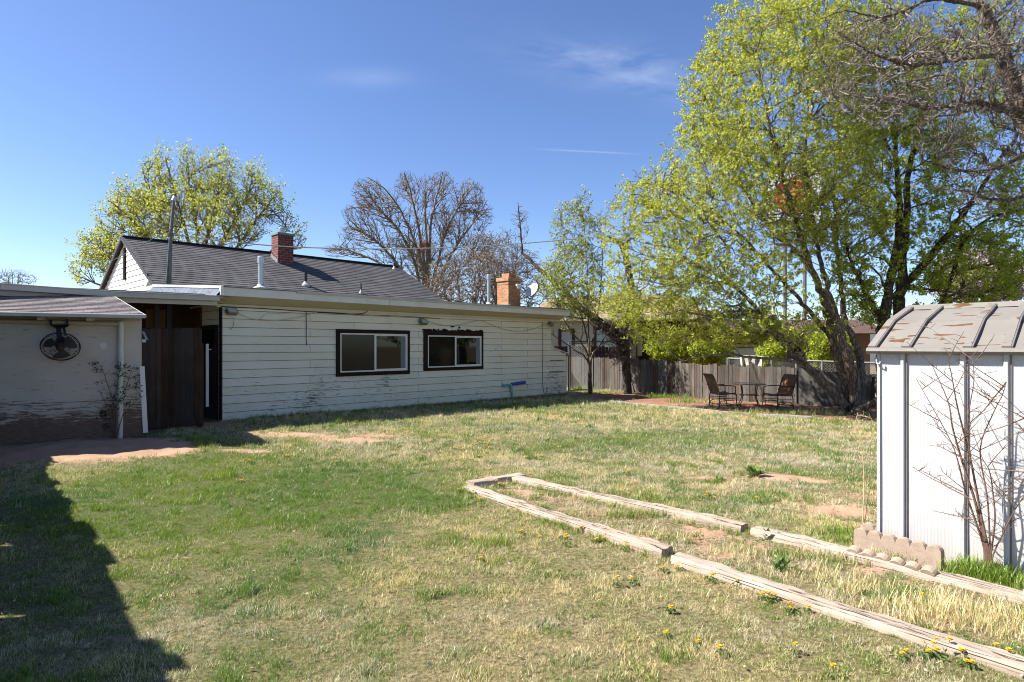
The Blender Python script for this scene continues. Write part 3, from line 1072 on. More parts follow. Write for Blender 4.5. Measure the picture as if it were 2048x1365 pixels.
def spigot():
    p = hp(1024.5, 803, -0.06)
    r = hthing('water_pipe', p, 'green and teal standpipe with blue foam sleeve on the white wall', 'pipe')
    l = lambda px, py: hp(px, py, -0.06) - p
    mb = MB(); mb.tube([l(1024.8, 809), l(1024, 785)], 0.035, 10); mb.build('lower_pipe', 'pipe_teal', r, True)
    mb = MB(); mb.tube([l(1024, 785), l(1022, 775), l(1022.5, 770)], [0.045, 0.05, 0.04], 10); mb.build('elbow', 'pipe_green', r, True)
    mb = MB(); mb.tube([l(1022, 770.5), l(1012, 770.5), l(1008, 772)], [0.035, 0.035, 0.03], 10); mb.build('branch', 'pipe_teal', r, True)
    mb = MB(); mb.tube([l(1023.5, 769.5), l(1036, 767), l(1050, 765)], 0.052, 12); mb.build('foam_sleeve', 'pipe_blue', r, True)
    mb = MB(); mb.tube([l(1008, 772), l(1005, 771)], [0.045, 0.03], 8); mb.tube([l(1006, 766), l(1006, 775)], 0.012, 6); mb.build('valve', 'pipe_teal', r, True)


spigot()


def dish():
    foot = hp(1057, 616, 1.0)
    r = hthing('satellite_dish', foot, 'grey satellite dish on a bent mast at the roof edge beside the tan brick chimney', 'satellite dish')
    l = lambda px, py, y: hp(px, py, y) - foot
    ctr = l(1065.5, 581, 0.9)
    inv = Matrix.Rotation(-HF.a, 3, 'Z')
    n = inv @ Vector((-0.62, -0.62, 0.48)).normalized()
    zax = n
    xax = zax.cross(Vector((0, 0, 1))).normalized()
    yax = zax.cross(xax)
    m = Matrix.Translation(ctr) @ Matrix((xax, yax, zax)).transposed().to_4x4()
    prof_r = [0.0, 0.08, 0.16, 0.23, 0.275, 0.285]
    mb = MB()
    vs, fs, s = [], [], 28
    for side in (0, 1):
        for q in prof_r:
            for k in range(s):
                a = 2 * math.pi * k / s
                z = (q / 0.285) ** 2 * 0.05 - (0.012 if side else 0)
                vs.append(m @ Vector((q * math.cos(a) * 0.9, q * math.sin(a) * 1.02, z)))
    L = len(prof_r)
    for side in (0, 1):
        for i in range(L - 1):
            for k in range(s):
                b = side * L * s
                f = (b + i * s + k, b + i * s + (k + 1) % s, b + (i + 1) * s + (k + 1) % s, b + (i + 1) * s + k)
                fs.append(f if not side else f[::-1])
    for k in range(s):
        i0, i1 = (L - 1) * s + k, (L - 1) * s + (k + 1) % s
        fs.append((i0, i1, i1 + L * s, i0 + L * s))
    mb.add(vs, fs)
    mb.build('reflector', 'dish_grey', r, True)
    lnb = l(1037, 572.5, 0.55)
    bot = ctr + yax * -0.0 + Vector((0, 0, -0.25))
    mb = MB(); mb.tube([bot, bot + (lnb - bot) * 0.75 + Vector((0, 0, -0.06)), lnb + Vector((0.03, 0, -0.08))], 0.018, 8)
    mb.build('feed_arm', 'dish_grey', r, True)
    mb = MB()
    mb.lathe([(0.03, -0.09), (0.055, -0.05), (0.06, 0.0), (0.045, 0.04), (0.01, 0.05)], 12, Matrix.Translation(lnb))
    mb.tube([lnb + Vector((-0.10, 0, 0.03)), lnb + Vector((0.08, 0, 0.03))], 0.04, 10)
    mb.build('feed_horn', 'sunny_trim', r, True)
    mb = MB(); mb.tube([(0, 0, -0.02), l(1062, 604, 1.0), ctr - n * 0.04], 0.022, 8)
    mb.box(-0.06, 0.06, -0.05, 0.05, -0.03, 0.01)
    mb.build('mast', 'galv', r, True)


dish()


def mast():
    b = hp(339, 569, 2.05)
    r = hthing('service_mast', b, 'tall steel service mast with weather head standing on the near end of the dark roof', 'mast')
    l = lambda px, py, y=2.05: hp(px, py, y) - b
    mb = MB(); mb.tube([l(339, 570), l(341.5, 470), l(348, 399)], [0.04, 0.038, 0.034], 10); mb.build('pole', 'mast_steel', r, True)
    mb = MB(); mb.tube([l(333, 569), l(341, 458)], 0.022, 8); mb.build('brace', 'mast_steel', r, True)
    mb = MB(); mb.tube([l(347, 402), l(349, 396), l(354, 398), l(355, 402)], [0.05, 0.055, 0.05, 0.03], 10); mb.build('weather_head', 'galv', r, True)
    mb = MB()
    mb.tube([l(336, 469), l(348, 469)], 0.03, 8)
    mb.tube([l(339.5, 456), l(344.5, 456)], 0.06, 10)
    mb.build('clamp', 'mast_steel', r, True)
    mb = MB(); mb.tube([l(355, 402), l(361, 425), l(363, 445), l(356, 462), l(349, 469)], 0.012, 6); mb.build('drip_loop', 'cable', r, True)


mast()


def world_wire(pts, r, label, mat='cable_pale', name='power_line', cat='wire', group='overhead wires'):
    q = [P(*p) for p in pts]
    out = []
    for i in range(len(q) - 1):
        p0, p1, p2, p3 = q[max(i - 1, 0)], q[i], q[i + 1], q[min(i + 2, len(q) - 1)]
        for k in range(8):
            t = k / 8
            out.append(0.5 * ((2 * p1) + (p2 - p0) * t + (2 * p0 - 5 * p1 + 4 * p2 - p3) * t * t + (3 * p1 - p0 - 3 * p2 + p3) * t ** 3))
    out.append(q[-1])
    mb = MB()
    mb.tube([p - q[0] for p in out], r, 6)
    tag(mb.build(name, mat, None, True, q[0]), label, cat, group)


world_wire([(347, 469, 14.7), (450, 483, 15.2), (600, 495, 16), (800, 498, 17.2), (1000, 490.5, 18.4), (1200, 473, 19.6), (1400, 449, 20.8), (1600, 416, 22), (1850, 372, 23.4), (2150, 310, 25)], 0.016,
           'pale twisted power line sagging across the picture from the steel mast into the elm')
world_wire([(980, 571, 21), (1050, 570, 22), (1180, 573, 24), (1330, 577, 27), (1500, 575, 31), (1700, 566, 36)], 0.010,
           'thin dark wire crossing in front of the satellite dish and on behind the elm', 'cable')
world_wire([(1090, 620, 21.2), (1120, 631, 21.6), (1220, 640, 23), (1350, 628, 26), (1560, 606, 30), (1760, 590, 36)], 0.010,
           'thin dark wire leaving the far eave corner low over the fence', 'cable')
world_wire([(225, 522, 15.0), (247, 510, 15.0), (335, 462, 14.72), (341, 458, 14.7)], 0.008,
           'thin guy wire from the steel mast down to the gable', 'cable')


# ------------------------------------------------------------------ outbuilding on the left
OK_ = G(283, 874)
OF = Fr((OK_.x, OK_.y, 0), rad(24))


def build_outbuilding():
    r = empty('outbuilding', OF.o, OF.a, 'old low outbuilding with peeling plywood wall and brown shingle roof, at the left edge', 'outbuilding')
    zb, zt = -0.1, 2.12
    back = Vector((-0.36, 0.93, 0)) * 1.9
    L = -5.2
    mb = MB()
    mb.prism([(L, 0, zb), (0, 0, zb), (0, 0, zt), (L, 0, zt)], (0, 0.02, 0))
    mb.prism([(0, 0.0205, zb), back + Vector((0, 0, zb)), back + Vector((0, 0, zt + 0.1)), (0, 0.0205, zt)], (-0.02, 0, 0))
    # sheets of plywood with a seam
    a = OF.hp(0, 812, 0); b = OF.hp(240, 800, 0)
    mb.build('wall', 'plywood_peel', r)
    mb = MB()
    mb.bar((a.x - 1, -0.001, a.z), (-0.02, -0.001, b.z), 0.006, 0.006)
    mb.build('seam', 'dark_inside', r)
    ey = -0.45
    e = OF.hp(290, 631, ey); e0 = OF.hp(0, 625.5, ey)
    e0 = e0 + (e0 - e) * 0.6
    rise = 0.44
    mb = MB()
    bk = Vector((-0.36, 0.93, 0)) * 2.1
    n = 15
    for k in range(n):
        t0, t1 = k / n, (k + 1) / n
        z0, z1 = rise * t0, rise * t1
        A, B = e0 + bk * t0 + Vector((0, 0, z0 + 0.01)), e + bk * t0 + Vector((0, 0, z0 + 0.01))
        Cc, D = e + bk * t1 + Vector((0, 0, z1)), e0 + bk * t1 + Vector((0, 0, z1))
        mb.poly([A, B, Cc, D])
        mb.poly([A - Vector((0, 0, .014)), B - Vector((0, 0, .014)), B, A])
    mb.poly([e0 - Vector((0, 0, .03)), e - Vector((0, 0, .03)), e + bk + Vector((0, 0, rise - .03)), e0 + bk + Vector((0, 0, rise - .03))])
    mb.build('roof', 'shingle_brown', r)
    mb = MB()
    mb.bar(e0 + Vector((0, -0.012, -0.022)), e + Vector((0, -0.012, -0.022)), 0.02, 0.058)
    mb.bar(e + Vector((0.012, 0, -0.02)), e + bk + Vector((0.012, 0, rise - 0.02)), 0.018, 0.05)
    bevel(mb.build('roof_edge', 'gutter_metal', r), 0.004, 1)
    mb = MB()
    for px in (-60, 80, 178):
        q = OF.hp(px, 640, -0.32)
        mb.box(q.x - 0.03, q.x + 0.03, -0.36, -0.005, zt - 0.06, zt + 0.035)
    mb.bar((L, -0.02, zt - 0.01), (0, -0.02, zt - 0.01), 0.025, 0.06)
    mb.build('rafter_tail', 'conduit', r)
    # flashing that shows past the corner
    mb = MB()
    a, b = OF.hp(284, 664, -0.02), OF.hp(292, 680, -0.02)
    mb.prism([(0.01, -0.02, a.z), (0.01, 0.3, a.z), (b.x, 0.3, b.z), (b.x, -0.02, b.z)], (0, 0, 0.006))
    mb.box(0.01, b.x, -0.026, -0.021, b.z - 0.045, b.z + 0.008)
    mb.build('flashing', 'galv', r)
    mb = MB()
    a, b = OF.hp(0, 642.5, -0.05), OF.hp(238, 648, -0.05)
    d = OF.hp(240, 878, -0.05)
    mb.tube([a + (a - b) * 0.4, b], 0.038, 10)
    mb.build('rail_pipe', 'conduit', r, True)
    mb = MB()
    mb.tube([b + Vector((0.02, 0, 0.03)), b + Vector((0.03, 0, -0.05)), Vector((d.x, -0.055, 0.0))], 0.045, 12)
    mb.build('downpipe', 'pvc', r, True)
    # a round pale patch
    q = OF.hp(207, 692, 0)
    mb = MB()
    vs = [(q.x + 0.05 * math.cos(t / 16 * 6.283), -0.003, q.z + 0.058 * math.sin(t / 16 * 6.283)) for t in range(16)]
    mb.poly(vs)
    mb.build('patch', 'vinyl_white', r)


build_outbuilding()


def fan():
    p = OF.hp(121, 694, -0.34)
    r = empty('wall_fan', OF.w(p), OF.a, 'black caged wall fan hanging on the peeling plywood wall under the eave', 'fan')
    # axis points out of the wall and down
    n = Vector((0.10, -0.80, -0.55)).normalized()
    x = n.cross(Vector((0, 0, 1))).normalized()
    y = x.cross(n)
    m = Matrix((x, y, n)).transposed().to_4x4()
    rr = 0.262
    mb = MB()
    for q, z, w in ((rr, 0.0, 0.008), (rr * 0.97, 0.03, 0.004), (rr * 0.8, 0.065, 0.003), (rr * 0.5, 0.09, 0.003), (rr * 0.93, -0.06, 0.004), (rr * 0.6, -0.09, 0.003)):
        mb.tube([m @ Vector((q * math.cos(k / 40 * 6.2832), q * math.sin(k / 40 * 6.2832), z)) for k in range(40)], w, 5, closed=True)
    for k in range(48):
        a = k / 48 * 6.2832
        mb.tube([m @ Vector((q * rr * math.cos(a), q * rr * math.sin(a), z)) for q, z in ((1, 0), (0.97, 0.03), (0.8, 0.065), (0.5, 0.09), (0.22, 0.1))], 0.0013, 4, cap=False)
        if k % 2 == 0:
            mb.tube([m @ Vector((q * rr * math.cos(a), q * rr * math.sin(a), z)) for q, z in ((1, 0), (0.93, -0.06), (0.6, -0.09), (0.3, -0.1))], 0.0013, 4, cap=False)
    mb.build('cage', 'fan_black', r, True)
    for k in range(3):
        a0 = k / 3 * 6.2832 + 0.5
        mb = MB()
        vs, fs = [], []
        for i in range(6):
            q = 0.05 + 0.175 * i / 5
            w = 0.30 + 0.32 * math.sin(i / 5 * 2.4)
            for j in range(5):
                a = a0 + (j / 4 - 0.5) * 2 * w
                vs.append(m @ Vector((q * math.cos(a), q * math.sin(a), 0.01 + (j / 4 - 0.5) * 0.05)))
        for i in range(5):
            for j in range(4):
                fs.append((i * 5 + j, i * 5 + j + 1, i * 5 + j + 6, i * 5 + j + 5))
        mb.add(vs, fs)
        mb.build('blade', 'fan_blade', r, True)
    mb = MB()
    mb.lathe([(0.06, -0.04), (0.062, 0.03), (0.05, 0.06), (0.02, 0.07)], 16, m)
    mb.build('hub', 'fan_hub', r, True)
    mb = MB()
    mb.lathe([(0.03, -0.22), (0.07, -0.20), (0.085, -0.12), (0.08, -0.05)], 16, m)
    mb.build('motor', 'fan_black', r, True)
    l = lambda px, py, yy: OF.hp(px, py, yy) - p
    mb = MB()
    for px in (101.5, 134.5):
        mb.bar(l(px, 640, -0.10), l(px, 651, -0.12), 0.03, 0.03)
    mb.prism([l(99, 650, -0.12), l(139, 650, -0.12), l(130, 656, -0.2), l(110, 656, -0.2)], (0, 0.06, 0))
    mb.bar(l(117.5, 655, -0.16), l(119, 678, -0.24), 0.065, 0.05, (0, 1, 0))
    mb.bar(l(127, 655, -0.16), l(131.5, 671, -0.22), 0.03, 0.03, (0, 1, 0))
    mb.bar(l(119, 674, -0.2), Vector(m @ Vector((0, 0.05, -0.16))), 0.05, 0.06)
    mb.build('bracket', 'fan_black', r)


fan()

q0, q1 = OF.hp(284, 733, -0.12), OF.hp(291, 866, -0.16)
mb = MB()
mb.bar((0, 0, 0), q0 - q1, 0.075, 0.02, (0.2, -1, 0))
o = mb.build('leaning_board', 'vinyl_white', None, False, OF.w(q1))
o.rotation_euler = (0, 0, OF.a)
bevel(o, 0.003)
tag(o, 'narrow white board leaning at the corner of the plywood outbuilding', 'board')


# ------------------------------------------------------------------ board gate in the gap
def board_row(mb, spec, y=0.0, th=0.018):
    for x0, x1, z0, z1, ear in spec:
        d = R.uniform(-0.014, 0.010)
        w = x1 - x0
        if ear:
            c = min(0.035, w * 0.28)
            pts = [(x0, y + d, z0), (x1, y + d, z0), (x1, y + d, z1 - c), (x1 - c, y + d, z1), (x0 + c, y + d, z1), (x0, y + d, z1 - c)]
        else:
            j = R.uniform(-0.006, 0.006)
            pts = [(x0, y + d, z0), (x1, y + d, z0), (x1, y + d, z1 + j), (x0, y + d, z1 - j)]
        mb.prism(pts, (0, th, 0))


ga, gb = G(286, 861), G(404, 856)
GF = Fr((ga.x, ga.y, 0), math.atan2(gb.y - ga.y, gb.x - ga.x))
r = empty('board_gate', GF.o, GF.a, 'dark brown dog-eared board gate between outbuilding and house', 'gate')
mb = MB()
sp = []
for a, b, top, ear in ((105, 180, 318, 1), (182, 248, 316, 1), (249, 291, 317, 0), (293, 361, 316, 1), (363, 412, 316, 0), (415, 482, 309, 1), (483, 528, 312, 0), (529, 600, 313, 0), (606, 655, 312, 0), (657, 692, 455, 0)):
    p, q = GF.hp(260 + a / 4.709, 590 + top / 4.709, 0), GF.hp(260 + b / 4.709, 858, 0)
    sp.append((p.x, q.x, 0.02 + R.uniform(0, .02), p.z, ear))
board_row(mb, sp)
mb.build('boards', 'fence_brown', r)
mb = MB()
x0, x1 = sp[0][0], sp[-2][1]
for z in (0.35, 1.6):
    mb.box(x0, x1, 0.03, 0.07, z, z + 0.09)
mb.bar((x0 + 0.05, 0.05, 0.42), (x1 - 0.05, 0.05, 1.6), 0.03, 0.08)
mb.build('rail', 'fence_brown', r)
p, q = GF.hp(411.5, 688, 0.12), GF.hp(417.5, 814, 0.12)
mb = MB()
mb.box(p.x, q.x, 0.12, 0.16, q.z, p.z)
mb.bar((p.x, 0.10, p.z - 0.12), (q.x + 0.05, 0.10, p.z - 0.12), 0.012, 0.012)
bevel(mb.build('latch_post', 'pvc', r), 0.004)
mb = MB()
p, q = GF.hp(300, 655, 0.08), GF.hp(306, 850, 0.08)
for px in (303, 399):
    a = GF.hp(px, 656, 0.1)
    mb = MB(); mb.box(a.x - 0.045, a.x + 0.045, 0.075, 0.165, -0.1, a.z - 0.02)
    mb.build('post', 'fence_brown', r)
# ------------------------------------------------------------------ metal shed on the right
sr = G(2047, 1157)
s_dir = -V                                            # its long wall runs towards the camera's right
sl = sr + V * 0.905                                    # corner behind the edging
SF = Fr((sl.x, sl.y, 0), math.atan2(s_dir.y, s_dir.x))


def build_shed():
    r = empty('metal_shed', SF.o, SF.a, 'small white ribbed metal garden shed with rust spotted gambrel roof', 'shed')
    L, hgt, half = 2.6, 1.635, 1.28
    # long wall, fine vertical corrugation with shallow dents
    n = int(L / 0.011)
    vs, fs = [], []
    zs = [-0.03, 0.25, 0.55, 0.8, 1.05, 1.3, 1.5, hgt]
    for i in range(n + 1):
        x = L * i / n
        for z in zs:
            y = (0.0009 if i % 2 else 0.0) + 0.003 * math.sin(x * 5.1 + z * 2.2) * math.sin(z * 3.3 + x) + 0.0008 * math.sin(x * 13 + z * 7)
            vs.append((x, y, z))
    m = len(zs)
    for i in range(n):
        for k in range(m - 1):
            fs.append((i * m + k, (i + 1) * m + k, (i + 1) * m + k + 1, i * m + k + 1))
    mb = MB(); mb.add(vs, fs)
    # gable ends with the gambrel outline
    bk, bz, rz_ = 0.56, 0.205, 0.36
    prof = [(0.0, -0.03), (2 * half, -0.03), (2 * half, hgt), (2 * half - bk, hgt + bz), (half, hgt + rz_), (bk, hgt + bz), (0.0, hgt)]
    mb.prism([(0.004, y + 0.006, z) for y, z in prof], (0.01, 0, 0))
    mb.prism([(L - 0.01, y + 0.006, z) for y, z in prof], (0.01, 0, 0))
    mb.box(0.0, L, 2 * half, 2 * half + 0.01, -0.03, hgt)
    mb.build('wall', 'shed_white', r)
    mb = MB(); mb.box(-0.006, 0.016, -0.012, 0.05, -0.03, hgt); mb.build('corner_trim', 'shed_rib', r)
    for px0, px1 in ((1799.5, 1809.5), (1918, 1931), (2005.5, 2018.5)):
        a, b = SF.hp(px0, 900, -0.02), SF.hp(px1, 900, -0.02)
        mb = MB(); mb.prism([(a.x, -0.003, -0.03), (a.x + 0.006, -0.024, -0.03), (b.x - 0.008, -0.024, -0.03), (b.x + 0.006, -0.003, -0.03)], (0, 0, hgt + 0.02)); wr = mb.build('wall_rib', 'shed_rib', r)
        mb = MB(); mb.box(b.x + 0.004, b.x + 0.013, -0.010, -0.0035, -0.03, hgt); mb.build('dark_rib_edge', 'shed_seam_shade', wr)  # dark strip paints the shaded right edge of the rib
    mb = MB(); mb.box(2.05, 2.10, -0.022, -0.003, -0.03, hgt); mb.build('wall_rib', 'shed_rib', r)
    # bent flange on the corner
    mb = MB()
    a = SF.hp(1754, 722, -0.02)
    mb.tube([(a.x - 0.005, -0.02, a.z + 0.03), (a.x + 0.0, -0.03, a.z - 0.02), (a.x + 0.022, -0.035, a.z - 0.025), (a.x + 0.028, -0.03, a.z - 0.005)], 0.006, 6)
    mb.build('bent_flange', 'shed_rib', r, True)
    # roof: two pitches each side
    ov, xo, x1 = 0.035, -0.05, L + 0.07
    ez, ey = hgt - 0.01, -ov
    pr = [(ey, ez), (bk, hgt + bz + 0.012), (half, hgt + rz_ + 0.012), (2 * half - bk, hgt + bz + 0.012), (2 * half + ov, ez)]
    mb = MB()
    vs, fs = [], []
    N = 40
    for i in range(N + 1):
        x = xo + (x1 - xo) * i / N
        for k, (y, z) in enumerate(pr):
            vs.append((x, y, z + 0.004 * math.sin(x * 9 + k * 2)))
            if k < len(pr) - 1:
                y2, z2 = pr[k + 1]
                vs.append((x, (y + y2) / 2, (z + z2) / 2 + 0.004 * math.sin(x * 7.3 + k)))
    c_ = 2 * len(pr) - 1
    for i in range(N):
        for k in range(c_ - 1):
            fs.append((i * c_ + k, (i + 1) * c_ + k, (i + 1) * c_ + k + 1, i * c_ + k + 1))
    mb.add(vs, fs)
    mb.build('roof', 'shed_roof_paint', r)
    # standing seams, each a folded rib down both pitches
    seams = []
    for px_b in (1748, 1816, 1940, 2019):
        q = SF.hp(px_b, 697, ey)
        seams.append(q.x)
    seams += [seams[-1] + 0.33, seams[-1] + 0.68, seams[-1] + 1.05]
    for x in seams:
        mb = MB(); md = MB()
        for (y0, z0), (y1, z1) in zip(pr[:2], pr[1:3]):
            a, b = Vector((x, y0, z0)), Vector((x, y1, z1))
            mb.bar(a + Vector((-0.018, 0, 0.012)), b + Vector((-0.018, 0, 0.012)), 0.052, 0.026)
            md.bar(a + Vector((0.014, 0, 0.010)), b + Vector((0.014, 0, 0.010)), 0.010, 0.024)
        for (y0, z0), (y1, z1) in zip(pr[2:4], pr[3:5]):
            mb.bar((x - 0.018, y0, z0 + 0.012), (x - 0.018, y1, z1 + 0.012), 0.052, 0.026)
        md.build('dark_rib_edge', 'shed_seam_shade', mb.build('roof_rib', 'shed_roof_paint', r))
    mb = MB()
    mb.prism([(xo - 0.01, half - 0.10, hgt + rz_ - 0.005), (xo - 0.01, half, hgt + rz_ + 0.045), (xo - 0.01, half + 0.10, hgt + rz_ - 0.005)], (x1 - xo + 0.02, 0, 0))
    mb.build('ridge_cap', 'shed_roof_paint', r)
    mb = MB()
    w = SF.hp(1735, 701, ey)
    mb.prism([(xo - 0.02, ey + 0.01, ez + 0.012), (xo - 0.02, ey - 0.032, ez + 0.004), (xo - 0.02, ey - 0.038, ez - 0.018), (xo - 0.02, ey - 0.025, ez - 0.034), (xo - 0.02, ey + 0.03, ez - 0.040)], (x1 - xo + 0.04, 0, 0))
    mb.build('eave_channel', 'shed_gutter', r)


build_shed()


# ------------------------------------------------------------------ landscape timbers round the bed
def make_timber(a, b, label, w=0.158, h=0.088, sink=0.028):
    a, b = Vector(a), Vector(b)
    d = b - a
    Ln = d.length
    n = 36
    prof = [(-0.5, 0.0), (-0.5, 0.55), (-0.47, 0.86), (-0.41, 0.985), (-0.2, 1.0), (0.0, 0.99), (0.2, 1.0), (0.41, 0.985), (0.47, 0.86), (0.5, 0.55), (0.5, 0.0), (0.0, 0.0)]
    k = len(prof)
    ph = R.uniform(0, 9)
    vs, fs = [], []
    for i in range(n + 1):
        x = Ln * i / n
        wob = 0.010 * math.sin(x * 1.7 + ph) + 0.003 * math.sin(x * 7 + ph)
        for j, (y, z) in enumerate(prof):
            e = 0.004 * math.sin(x * 11 + j * 2.1 + ph) + 0.003 * math.sin(x * 23 + j * 5 + ph)
            endr = 0.96 if i in (0, n) else 1.0
            vs.append((x, (y * w + e * (0.5 if abs(y) > 0.3 else 0)) * endr + wob, (z * h + (e if z > 0.8 else 0)) * endr - sink + 0.006 * math.sin(x * 2.3 + ph)))
    for i in range(n):
        for j in range(k):
            fs.append((i * k + j, i * k + (j + 1) % k, (i + 1) * k + (j + 1) % k, (i + 1) * k + j))
    fs.append(tuple(range(k)))
    fs.append(tuple(range(n * k, n * k + k))[::-1])
    mb = MB(); mb.add(vs, fs)
    o = mb.build('landscape_timber', 'timber_wood', None, True, (a.x, a.y, gz(a.x, a.y)))
    o.rotation_euler = (0, 0, math.atan2(d.y, d.x))
    tag(o, label, 'timber', 'timbers edging the bed')
    return o


tA0, tA1 = G(933, 981.5), G(1334, 1114)
tB0 = G(1352, 1123)
tB1 = tB0 + (G(2048, 1345) - tB0).normalized() * 2.45
tC0, tC1 = G(1030, 962), G(1488, 1062)
tD0 = G(1508, 1068)
tD1 = tD0 + (G(2048, 1200) - tD0).normalized() * 2.45
tE0, tE1 = G(941, 973.5), G(1040, 957)
make_timber(tA0, tA1, 'weathered timber on the lawn side of the bed, ending at its back corner')
make_timber(tB0, tB1, 'nearest thick cracked timber edging the bed, dandelions along it')
make_timber(tC0, tC1, 'weathered timber on the far side of the bed, running from the back corner')
make_timber(tD0, tD1, 'weathered timber on the far side of the bed, passing the scalloped stone edging')
make_timber(tE0, tE1 + (tE1 - tE0) * 0.05, 'short timber closing the back end of the bed')


# ------------------------------------------------------------------ scalloped edging stones by the shed
def make_edging(px0, px1, ztop, label, n=6, th=0.06, tilt=0.0, Ln=0.62, shift=0.0):
    a = G(*px0); b = G(*px1)
    d = (b - a).normalized()
    s = Ln / n
    pts = [(0, 0)]
    pts = [(0.0, -0.08), (Ln, -0.08)]
    top = []
    for k in range(n):
        for j in range(9):
            t = math.pi * j / 8
            if j == 0 and k > 0: continue
            top.append((k * s + s / 2 - math.cos(t) * s / 2, ztop - s * 0.46 + math.sin(t) * s * 0.46))
    pts += top[::-1]
    mb = MB()
    m = Matrix.Rotation(tilt, 4, 'X')
    mb.prism([m @ Vector((x, 0, z)) for x, z in pts], m @ Vector((0, th, 0)))
    o = mb.build('scalloped_edging', 'edging_stone', None, False, (a.x, a.y, 0.0))
    o.rotation_euler = (0, 0, math.atan2(d.y, d.x))
    bevel(o, 0.008, 2)
    tag(o, label, 'edging stone', 'scalloped edging stones')


make_edging((1707, 1098), (1895, 1146), 0.185, 'upright scalloped concrete edging, middle row of the stack by the shed')
make_edging((1722, 1082), (1915, 1128), 0.165, 'scalloped concrete edging closest to the shed wall', shift=0.1)
make_edging((1694, 1113), (1880, 1165), 0.085, 'low sunken scalloped edging lying along the timber', tilt=rad(20))


# ------------------------------------------------------------------ bare sapling against the shed
def twig(mb, a, b, r0, r1, bend=0.03, n=6, side=None):
    a, b = Vector(a), Vector(b)
    d = b - a
    off = Vector((R.uniform(-1, 1), R.uniform(-1, 1), R.uniform(-.4, .4))) * bend * d.length
    pts = []
    for i in range(n + 1):
        t = i / n
        pts.append(a + d * t + off * math.sin(math.pi * t) + Vector((R.uniform(-1, 1), R.uniform(-1, 1), R.uniform(-1, 1))) * d.length * 0.006)
    mb.tube(pts, [r0 + (r1 - r0) * i / n for i in range(n + 1)], 6)
    return pts


def sapling():
    base = SF.hp(1968, 1100, -0.13)
    o = SF.w((base.x, -0.13, 0))
    r = empty('bare_sapling', o, SF.a, 'bare reddish sapling of many thin stems against the white shed', 'sapling')
    o2 = Vector((base.x, -0.13, 0))
    def q(px, py, y): return SF.hp(px, py, y) - o2
    mb = MB()
    # main stems traced in the sapling's own leaning plane
    stems = [((1971, 1102), (1952, 1010), (1925, 925), (1905, 855), (1895, 800), (1855, 712), 0.0165),
             ((1974, 1105), (1960, 1020), (1938, 905), (1916, 820), (1903, 750), (1895, 715), 0.015),
             ((1969, 1100), (1950, 1040), (1930, 980), (1915, 920), (1895, 870), (1832, 757), 0.013),
             ((1978, 1108), (1962, 1030), (1945, 940), (1935, 850), (1948, 760), (1943, 712), 0.012),
             ((1982, 1110), (1990, 1040), (1985, 980), (1978, 940), (1960, 905), (1910, 760), 0.010),
             ((1980, 1108), (1975, 1000), (1960, 900), (1985, 830), (2005, 790), (2012, 765), 0.010),
             ((1985, 1115), (2010, 1060), (2030, 1020), (2050, 990), (2075, 960), (2095, 920), 0.008)]
    for s in stems:
        *pp, rr = s
        ys = [-0.13 - 0.05 * k * (0.6 + 0.5 * R.random()) for k in range(len(pp))]
        pts = [q(px, py, y) for (px, py), y in zip(pp, ys)]
        pts = [Vector((pts[0].x * .9, pts[0].y, -0.03))] + pts
        out = []
        for i in range(len(pts) - 1):
            p0, p1, p2, p3 = pts[max(i - 1, 0)], pts[i], pts[i + 1], pts[min(i + 2, len(pts) - 1)]
            for k in range(4):
                t = k / 4
                out.append(0.5 * ((2 * p1) + (p2 - p0) * t + (2 * p0 - 5 * p1 + 4 * p2 - p3) * t * t + (3 * p1 - p0 - 3 * p2 + p3) * t ** 3))
        out.append(pts[-1])
        n = len(out)
        mb.tube(out, [rr * 0.75 * (1 - 0.86 * i / (n - 1)) for i in range(n)], 7)
        for i in range(4, n - 1):                         # side twigs with spurs
            if R.random() < 0.38:
                dr = (out[i + 1] - out[i - 1]).normalized()
                sd = Vector((R.choice((-1, 1)) * R.uniform(0.5, 1), R.uniform(-0.7, 0.2), R.uniform(0.1, 0.7)))
                ln = R.uniform(0.08, 0.42)
                tp = twig(mb, out[i], out[i] + (dr * 0.4 + sd).normalized() * ln, 0.0030, 0.0012)
                for _ in range(3):
                    j = R.randrange(1, len(tp))
                    twig(mb, tp[j], tp[j] + Vector((R.uniform(-1, 1), R.uniform(-0.5, 0.5), R.uniform(0, 1))).normalized() * R.uniform(0.02, 0.09), 0.0022, 0.001, n=3)
            else:
                mb.tube([out[i], out[i] + Vector((R.uniform(-1, 1), R.uniform(-1, 0), R.uniform(0.2, 1))).normalized() * 0.02], [0.0022, 0.0012], 5)
    for a, b in (((1960, 790), (2075, 850)), ((1945, 775), (1990, 800)), ((1840, 940), (1925, 985)), ((1825, 935), (1945, 1000)), ((1872, 890), (1930, 920)), ((1866, 1022), (1945, 1040)), ((1940, 850), (2012, 765)), ((2000, 820), (2070, 880)), ((1930, 935), (2060, 945)), ((1920, 880), (2065, 830))):
        pa, pb = q(*a, -0.25), q(*b, -0.28)
        tp = twig(mb, pb, pa, 0.0048, 0.0016, n=8)
        for _ in range(8):
            j = R.randrange(1, len(tp))
            twig(mb, tp[j], tp[j] + Vector((R.uniform(-1, 1), R.uniform(-0.5, 0.5), R.uniform(-.2, 1))).normalized() * R.uniform(0.02, 0.1), 0.002, 0.001, n=3)
    mb.build('stems', 'sapling_bark', r, True)


sapling()


